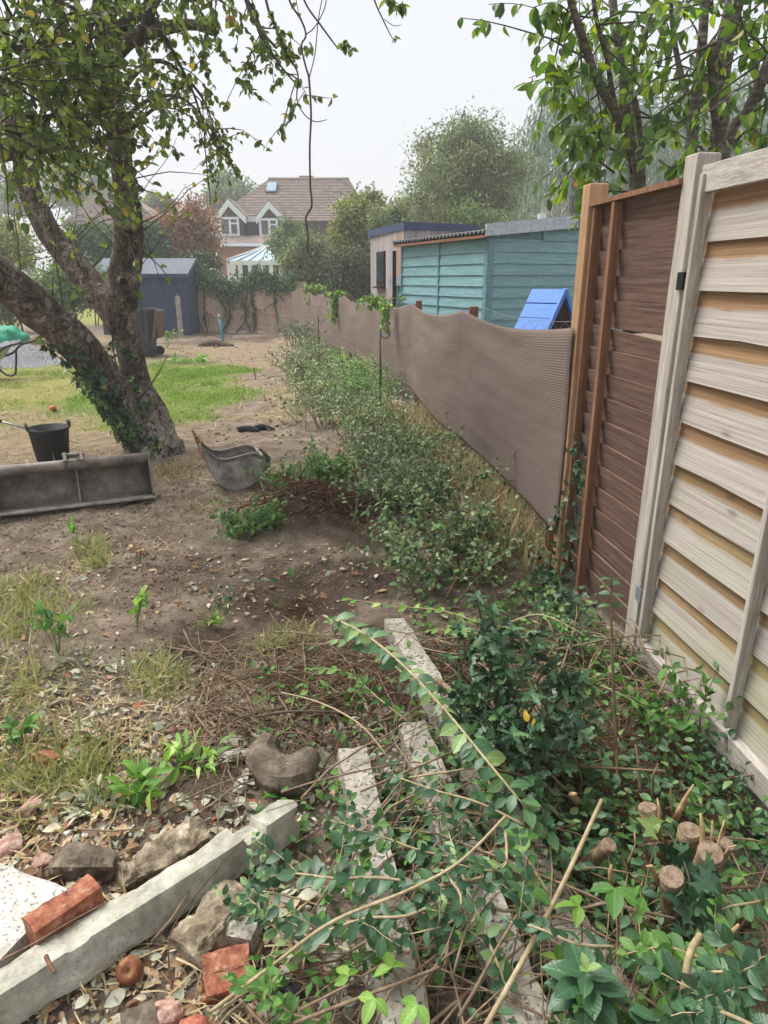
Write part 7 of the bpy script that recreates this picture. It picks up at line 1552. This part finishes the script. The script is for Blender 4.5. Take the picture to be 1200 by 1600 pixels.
cane('wiry grey twig lying across the red brick', [(-10, 1506, .14), (60, 1470, .19), (110, 1440, .19), (170, 1408, .15)], .002, .0014, 'twig')
cane('short rusty bolt stub on the concrete post', [(72, 1494, .145), (78, 1508, .155), (86, 1520, .15)], .005, .004, 'rust')
cane('pale twig along the left weeds', [(120, 1295, .03), (180, 1298, .05), (235, 1292, .03)], .003, .002, 'twig')
cane('long grey twig at the bottom centre', [(430, 1610, .1), (560, 1560, .2), (640, 1530, .22), (690, 1510, .2)], .004, .003, 'twig')
cane('dry brown twig between the buried posts', [(690, 1380, .2), (700, 1410, .2), (716, 1450, .15)], .004, .003, 'twig')
cane('curved pale twig above the dark privet spray', [(395, 1390, .1), (450, 1400, .15), (500, 1415, .2)], .0025, .0015, 'cane')
cane('olive stem crossing below the middle privet spray', [(640, 1215, .2), (700, 1206, .24), (760, 1200, .25), (830, 1215, .2)], .003, .003, 'cane')
cane('olive stem just above the holly edge', [(650, 1010, .15), (700, 1020, .2), (760, 1022, .2)], .002, .0016, 'cane')
cane('bent brown twig right of the stumps', [(1180, 1385, .2), (1120, 1388, .26), (1040, 1390, .25)], .004, .003, 'twig')
cane('grey horizontal twig behind the stumps', [(880, 1195, .2), (950, 1200, .22), (1040, 1205, .2)], .0045, .003, 'twig')
# cut stumps by the fence foot
t = thing('cut_stump', 'cluster of sawn privet stumps with splintered shoots by fence', 'stump', on(G(1060, 1420)))
for px, py, z, r, ex, ey in ((1078, 1298, .28, .031, .02, .05), (1110, 1333, .32, .036, .0, .04), (1050, 1371, .32, .034, -.01, .03), (1012, 1262, .22, .03, -.02, .05), (952, 1320, .2, .024, -.10, .10), (1136, 1320, .32, .02, .03, .03)):
    r *= .82; top = G(px, py, z); hub = on(G(1065, 1400)); bs = on(top.lerp(hub, .6) if px > 1000 else top + Vector((ex, ey, 0)), -.05); q = lerp_poly([bs, bs.lerp(top, .5) + rv(.006), top], 9); mb = MB(); mb.tube(q, lerp_val([r * 1.15, r * .95, r], 9), 14, jit=.3, seed=px); st_ = mb.build('stem', 'stump_bark', t, True)
    dn = (q[-1] - q[-3]).normalized(); mb = MB(); mb.tube([top - dn * .002, top + dn * .003], [r * 1.0, r * .93], 14, jit=.08); mb.build('cut_face', 'stump_face', st_)
for px0, py0, px1, py1, z0, z1, r in ((1098, 1322, 1096, 1258, .3, .40, .011), (1112, 1320, 1118, 1275, .3, .38, .006), (1118, 1335, 1140, 1265, .3, .42, .008), (1128, 1340, 1155, 1310, .3, .36, .012), (1064, 1262, 1086, 1215, .24, .34, .012), (1025, 1372, 1008, 1345, .28, .34, .008), (955, 1370, 958, 1345, .25, .3, .006), (1130, 1480, 1158, 1432, .25, .34, .006), (1050, 1262, 1048, 1222, .22, .32, .006), (900, 1250, 898, 1240, .2, .28, .008), (1030, 1290, 1026, 1240, .2, .3, .006), (985, 1340, 1000, 1290, .15, .26, .007), (1000, 1230, 990, 1150, .15, .3, .005), (1020, 1240, 1030, 1180, .15, .3, .005)):
    a, b2 = G(px0, py0, z0), G(px1, py1, z1); mb = MB(); b2 = a.lerp(b2, .8); r = min(r, .0075); mb.tube([a - (b2 - a) * .5, a, a.lerp(b2, .6) + rv(.004), b2 + rv(.003)], [r * .8, r * .75, r * .6, r * .3], 5, jit=1.2, seed=px0); mb.build('splinter', 'cut_wood' if r > .0055 else 'twig', t, True)
# tall thin shoot before the brown panel
q = [G(966, 1262, .02), P(962, 1150, 1.78), P(957, 1040, 1.80), P(955, 960, 1.82), P(956, 905, 1.83)]; q = lerp_poly(q, 16); t = thing('upright_shoot', 'thin upright brown shoot with few leaves before brown panel', 'plant', on(q[0])); mb = MB(); mb.tube(q, lerp_val([.006, .005, .0025], 16), 6); mb.build('stem', 'twig', t, True); L = Leaves()
for p_, a_ in ((q[-1], 2.8), (q[-1], .3), (q[-2], 3.4), (q[-3], -.3), (q[-2], .9), (q[-4], 3.0), (q[-4], .2), (q[-3], 2.4)): L.add(p_, Vector((math.cos(a_), math.sin(a_) * .6, .15)), up + rv(.3), .038, rnd.random())
foliage(t, 'leaf_privet', 'privet', L, 20)
shrub('privet_bush', 'privet bush with broad leaves at the fence panel foot', 1050, 1165, .15, .26, 'leaf_bramble', 9, 8, (.03, .05), singles=150, stubs=2)
shrub('privet_bush', 'small privet growing below the orange post', 868, 1010, .18, .2, 'leaf_privet', 8, 8, (.025, .04), singles=100, stubs=1)
shrub('privet_bush', 'low seedlings between grey post and holly', 930, 1060, .2, .14, 'leaf_privet_small', 12, 8, (.022, .034), singles=100, stubs=0)
# holly
c = on(G(800, 1215)); t = thing('holly_bush', 'dark glossy holly bush right of the long privet branch', 'bush', c); mb = MB(); L = Leaves()
for px, py, z in ((745, 935, .62), (770, 955, .58), (720, 985, .5), (800, 985, .55), (760, 1010, .5), (840, 1010, .5), (700, 1030, .4), (790, 1050, .5), (870, 1060, .4), (740, 1080, .4), (830, 1090, .45), (880, 1120, .35), (780, 1120, .4), (850, 1160, .35), (910, 1150, .3), (760, 1160, .3), (815, 1190, .3), (880, 1200, .28), (830, 1225, .3), (720, 1120, .3), (930, 1120, .25), (800, 1150, .4), (900, 1090, .3)):
    e = G(px, py, z); b0 = c + Vector((rnd.gauss(0, .06), rnd.gauss(.08, .1), 0)); q = lerp_poly([b0, b0.lerp(e, .5) + Vector((0, 0, .04)) + rv(.015), e], 9); mb.tube(q, lerp_val([.006, .004, .002], 9), 5)
    sb = sprout(q, 3, .07, .16, .7, .3, .1, .35, .95, 4, .5)
    for s in sb: mb.tube(s, lerp_val([.0025, .0015], len(s)), 4)
    for s in sb + [q[4:]]: put_leaves(L, [s], 11, .032, .055, .1, .15, 0, .93, .5, 1.0)
    for k in range(5): a_ = k * 1.26; L.add(e, Vector((math.cos(a_), math.sin(a_), .3)), up + rv(.2), .042, rnd.uniform(.1, .9))
mb.build('branches', 'twig_dark', t, True); foliage(t, 'leaf_holly', 'holly', L, 300)
t = thing('yellow_leaf', 'yellow leaf caught on the holly', 'leaf', G(822, 1125, .45)); L = Leaves(); c = G(824, 1128, .45); L.add(c, Vector((-.2, .2, 1)), Vector((0, -1, .3)), .03, .97); L.add(c + Vector((.012, 0, -.01)), Vector((.4, .1, .8)), Vector((.3, -1, .2)), .02, .97)
leafmat('leaf_yellowed', [(0, '#d8b13c'), (1, '#e0bd54')], .3); foliage(t, 'leaf_yellowed', 'ov', L, 5)
# ivy on post and brown panel, ground ivy along the fence
def ivy(name, label, pts, n, spread, s=(.025, .045), loc=None, nrm=Vector((-.9, -.4, .3)), mat='leaf_ivy', singles=120):
    t = thing(name, label, 'ivy', loc or pts[0]); mb = MB(); L = Leaves(); q = lerp_poly(pts, 16); mb.tube(q, .0025, 4); mb.build('stem', 'twig_dark', t, True)
    for _ in range(n):
        p = q[rnd.randrange(16)] + Vector((rnd.gauss(0, spread) * .5, rnd.gauss(0, spread), rnd.gauss(0, spread))); p.z = max(p.z, Hs(p.x, p.y) + .008); L.add(p, rv(.6) + Vector((0, 0, -.5)), nrm + rv(.35), rnd.uniform(*s), rnd.random())
    foliage(t, mat, 'ivy', L, singles); return t
ivy('ivy', 'ivy climbing the gap between orange post and brown panel', [on(Vector((.93, 3.22, 0))), Vector((.94, 3.2, .2)), Vector((.95, 3.22, .42)), Vector((.955, 3.24, .62)), Vector((.95, 3.26, .72))], 95, .045)
ivy('ivy', 'ivy mat around the foot of the orange post', [on(Vector((.85, 3.35, 0)), .03), on(Vector((.88, 3.15, 0)), .05), on(Vector((.9, 3.0, 0)), .04), on(Vector((.93, 2.85, 0)), .02)], 190, .07, nrm=Vector((-.3, -.4, 1)))
ivy('ivy', 'ivy wound round the lower orange post', [on(Vector((.91, 3.42, 0))), Vector((.905, 3.39, .15)), Vector((.91, 3.38, .32)), Vector((.92, 3.37, .42))], 45, .035)
ivy('ivy', 'ivy leaves creeping along the pale panel foot', [on(Vector((1.05, 2.0, 0)), .02), on(Vector((1.08, 1.8, 0)), .03), on(Vector((1.1, 1.6, 0)), .03), on(Vector((1.13, 1.4, 0)), .03)], 120, .05, (.03, .05), nrm=Vector((-.4, -.3, 1)))
ivy('ivy', 'veined ivy leaves hanging over the sawn stumps', [G(1062, 1330, .33), G(1075, 1365, .33), G(1080, 1400, .3), G(1070, 1450, .25)], 34, .03, (.04, .06), loc=on(G(1070, 1450, .25)), nrm=Vector((-.2, -.6, 1)))
ivy('ivy', 'ivy patch in the gap between the buried posts', [on(G(600, 1240), .05), on(G(640, 1330), .06), on(G(690, 1420), .06), on(G(740, 1520), .05)], 120, .05, (.03, .045), nrm=Vector((-.1, -.3, 1)))
# low green carpet of seedlings and trailing leaves
L = Leaves()
for p in scatter(3000, (640, 900, 1250, 1690), lambda x, y, u, v: patch(x, y, 2.0, 91) * np.where(u > 760, 1, .6)):
    L.add(p + up * rnd.uniform(.01, .12 if proj(p)[1] > 1150 else .05), rv() * Vector((1, 1, .4)), up + rv(.45), rnd.uniform(.02, .045), rnd.random())
for p in scatter(850, (400, 1060, 800, 1690), lambda x, y, u, v: patch(x, y, 2.4, 92)):
    L.add(p + up * rnd.uniform(.01, .09), rv() * Vector((1, 1, .4)), up + rv(.45), rnd.uniform(.02, .04), rnd.random())
stuff('ground_cover', L, 'leaf_bramble', 'privet')
L = Leaves()
for p in scatter(1600, (700, 1180, 1250, 1690), lambda x, y, u, v: patch(x, y, 2.0, 93)):
    L.add(p + up * rnd.uniform(.03, .2), rv() * Vector((1, 1, .4)), up + rv(.5), rnd.uniform(.02, .04), rnd.random() * .9)
for p in scatter(5200, (420, 560, 880, 960), lambda x, y, u, v: np.where((fence_x(y) - x > .12) & (fence_x(y) - x < .95), 1, .05) * patch(x, y, 1.6, 94)):
    L.add(p + up * (rnd.random() ** 2 * .3 + .01), rv() * Vector((1, 1, .4)), up + rv(.5), rnd.uniform(.025, .05), rnd.random())
stuff('trailing_leaves', L, 'leaf_privet', 'privet')
mb = MB()
for p in scatter(330, (560, 1040, 1250, 1690), lambda x, y, u, v: patch(x, y, 1.4, 96)):
    q, r = twig(p, rnd.gauss(.9, .9), rnd.uniform(.12, .6), rnd.choice((.0014, .002, .003, .004)), rnd.uniform(.04, .22)); mb.tube(q, r, 5)
mb.build('loose_twigs', 'twig', None, True, kind='stuff')
# weeds on the bare soil
def weed(label, px, py, h, n, ls, mat='leaf_fresh', spread=.09, tk='ov', singles=60, dens=4):
    c = on(G(px, py)); t = thing('weed_plant', label, 'weed', c); mb = MB(); L = Leaves()
    for k in range(n):
        a_ = rnd.uniform(0, 6.28); e = c + Vector((math.cos(a_) * spread * rnd.uniform(.3, 1), math.sin(a_) * spread * rnd.uniform(.3, 1), h * rnd.uniform(.5, 1))); q = lerp_poly([c, c.lerp(e, .5) + up * h * .25, e], 6); mb.tube(q, lerp_val([.002, .001], 6), 4)
        put_leaves(L, [q], dens, ls * .7, ls, .1, .4)
        L.add(e, e - c, up + rv(.2), ls, rnd.random())
    mb.build('stems', 'leaf_fresh', t); foliage(t, mat, tk, L, singles)
weed('leafy green weed on bare soil left of centre', 95, 1040, .2, 6, .055, 'leaf_bramble', .12)
weed('light green seedling plant right of the leafy weed', 215, 985, .16, 5, .05, 'leaf_fresh', .08)
weed('small orange tipped seedling on bare soil', 218, 880, .12, 4, .04, 'leaf_red', .05)
weed('dark seedling sprig at the middle of the bare soil', 352, 955, .14, 5, .03, 'leaf_privet', .07)
weed('low pale sprouts beside the dark seedling sprig', 330, 968, .06, 6, .03, 'leaf_fresh', .09)
weed('bright green cut spray beside the curved stone', 300, 1215, .1, 9, .06, 'leaf_fresh', .13, 'long')
weed('bright green cut spray lower left of the curved stone', 235, 1250, .1, 8, .06, 'leaf_fresh', .12, 'ov')
weed('grey green withered spray by the brown lumps', 150, 1265, .05, 8, .045, 'leaf_cut', .1, 'long')
weed('dark bramble sprig at the left edge above brick', 28, 1170, .1, 5, .05, 'leaf_bramble', .07)
weed('two leaves by the shallow hole', 458, 905, .07, 2, .05, 'leaf_bramble', .05, dens=1)
weed('single dark leaf pair on soil edge', 428, 930, .05, 2, .035, 'leaf_bramble', .03, dens=1)
weed('yellow green weed by the long bucket end', 120, 840, .14, 6, .04, 'leaf_fresh', .07)
weed('green sprouts at lawn edge right of the bin', 262, 545, .4, 10, .12, 'leaf_mid', .4)
weed('tall leafy sprouts near the log', 300, 566, .12, 12, .12, 'leaf_fresh', .5)
weed('small fresh weed on trodden soil near gloves', 395, 712, .06, 4, .04, 'leaf_fresh', .05)
weed('sprouts beside the low bramble clump', 372, 840, .08, 6, .04, 'leaf_fresh', .09)
# vine clumps on the netting
def clump(label, px, py0, py1, Y, n, r, mat='leaf_fresh', s=(.05, .09)):
    a, b2 = P(px, py0, Y), P(px, py1, Y); t = thing('vine_clump', label, 'climber', (a.x, Y, 0), 'climbers hanging over the netting'); L = Leaves(); mb = MB()
    for k in range(12):
        q = lerp_poly([Vector((a.x + rnd.gauss(0, r * .6), Y + .1, a.z - .02)), Vector((a.x + rnd.gauss(0, r * .6), Y - .1, a.z + .06)), Vector((a.x + rnd.gauss(0, r * .6), Y - .14, a.z + (b2.z - a.z) * rnd.uniform(.3, 1)))], 7); mb.tube(q, .004, 3); put_leaves(L, [q], n // 12, s[0], s[1], .6)
    mb.build('stems', 'twig', t, True); foliage(t, mat, 'ov', L, 0)
clump('vine clump over the netting nearest its far end', 492, 450, 482, 17.6, 260, .24)
clump('full vine clump with dry strands hanging down the netting', 531, 462, 508, 13.6, 420, .2)
clump('spreading vine along the netting top', 585, 470, 484, 9.6, 260, .28, s=(.04, .07))
clump('vine sprig hanging below the spreading vine', 603, 482, 530, 9.0, 150, .08, s=(.04, .07))
# ivy along the back fence
t = thing('fence_ivy', 'dark ivy draped along the top of the back fence', 'ivy', (bx[1], YB, 0)); L = Leaves(); mb = MB()
for _ in range(900):
    x = rnd.uniform(bx[0] - .3, bx[4] - .3); d_ = .5 + .5 * math.sin(x * 2.3) + .4 * math.sin(x * 5.1); z = 1.45 + rnd.gauss(.06, .12) - abs(rnd.gauss(0, .25)) * max(.1, d_) + .25 * math.exp(-((x - P(408, 450, YB).x) / .3) ** 2) * rnd.random() + .5 * math.exp(-((x - P(318, 440, YB).x) / .3) ** 2) * rnd.random()
    for k in range(5): L.add((x + rnd.gauss(0, .06), YB - .08 - abs(rnd.gauss(0, .08)), z + rnd.gauss(0, .06)), rv(.7) + Vector((0, 0, -.6)), Vector((0, -1, .4)) + rv(.5), rnd.uniform(.06, .11), rnd.random())
for px, n_ in ((315, 60), (325, 50), (345, 30), (357, 30), (372, 30), (398, 60), (392, 30), (402, 50), (433, 30)):
    x = P(px, 500, YB).x; q = lerp_poly([(x + rnd.gauss(0, .1), YB - .08, 0), (x + rnd.gauss(0, .12), YB - .1, .5), (x + rnd.gauss(0, .1), YB - .09, 1), (x, YB - .08, 1.5)], 10); mb.tube(q, .018, 5); put_leaves(L, [q], n_, .06, .1, .5)
    for s in sprout(q, 4, .3, .7, .6, -.3, .5, .3, 1, 5, 0):
        for v in s: v.y = min(v.y, YB - .06)
        mb.tube(s, .006, 3); put_leaves(L, [s], 10, .06, .1, .5)
mb.build('stems', 'twig_dark', t, True); foliage(t, 'leaf_ivy', 'lo', L, 0)

# ================================================================== misty air
mb = MB(); mb.box((0, 70, 6.5), (300, 200, 15.5)); me = mb.mesh('haze')
m = bpy.data.materials.new('haze'); m.use_nodes = True; n = m.node_tree.nodes; n.remove(n['Principled BSDF'])
pv = n.new('ShaderNodeVolumePrincipled'); pv.inputs['Color'].default_value = (.985, .988, .995, 1); pv.inputs['Density'].default_value = .0036; pv.inputs['Anisotropy'].default_value = .2
m.node_tree.links.new(pv.outputs[0], n['Material Output'].inputs['Volume'])
o = link('haze', me, None, kind='stuff'); me.materials.append(m); MATS['haze'] = m
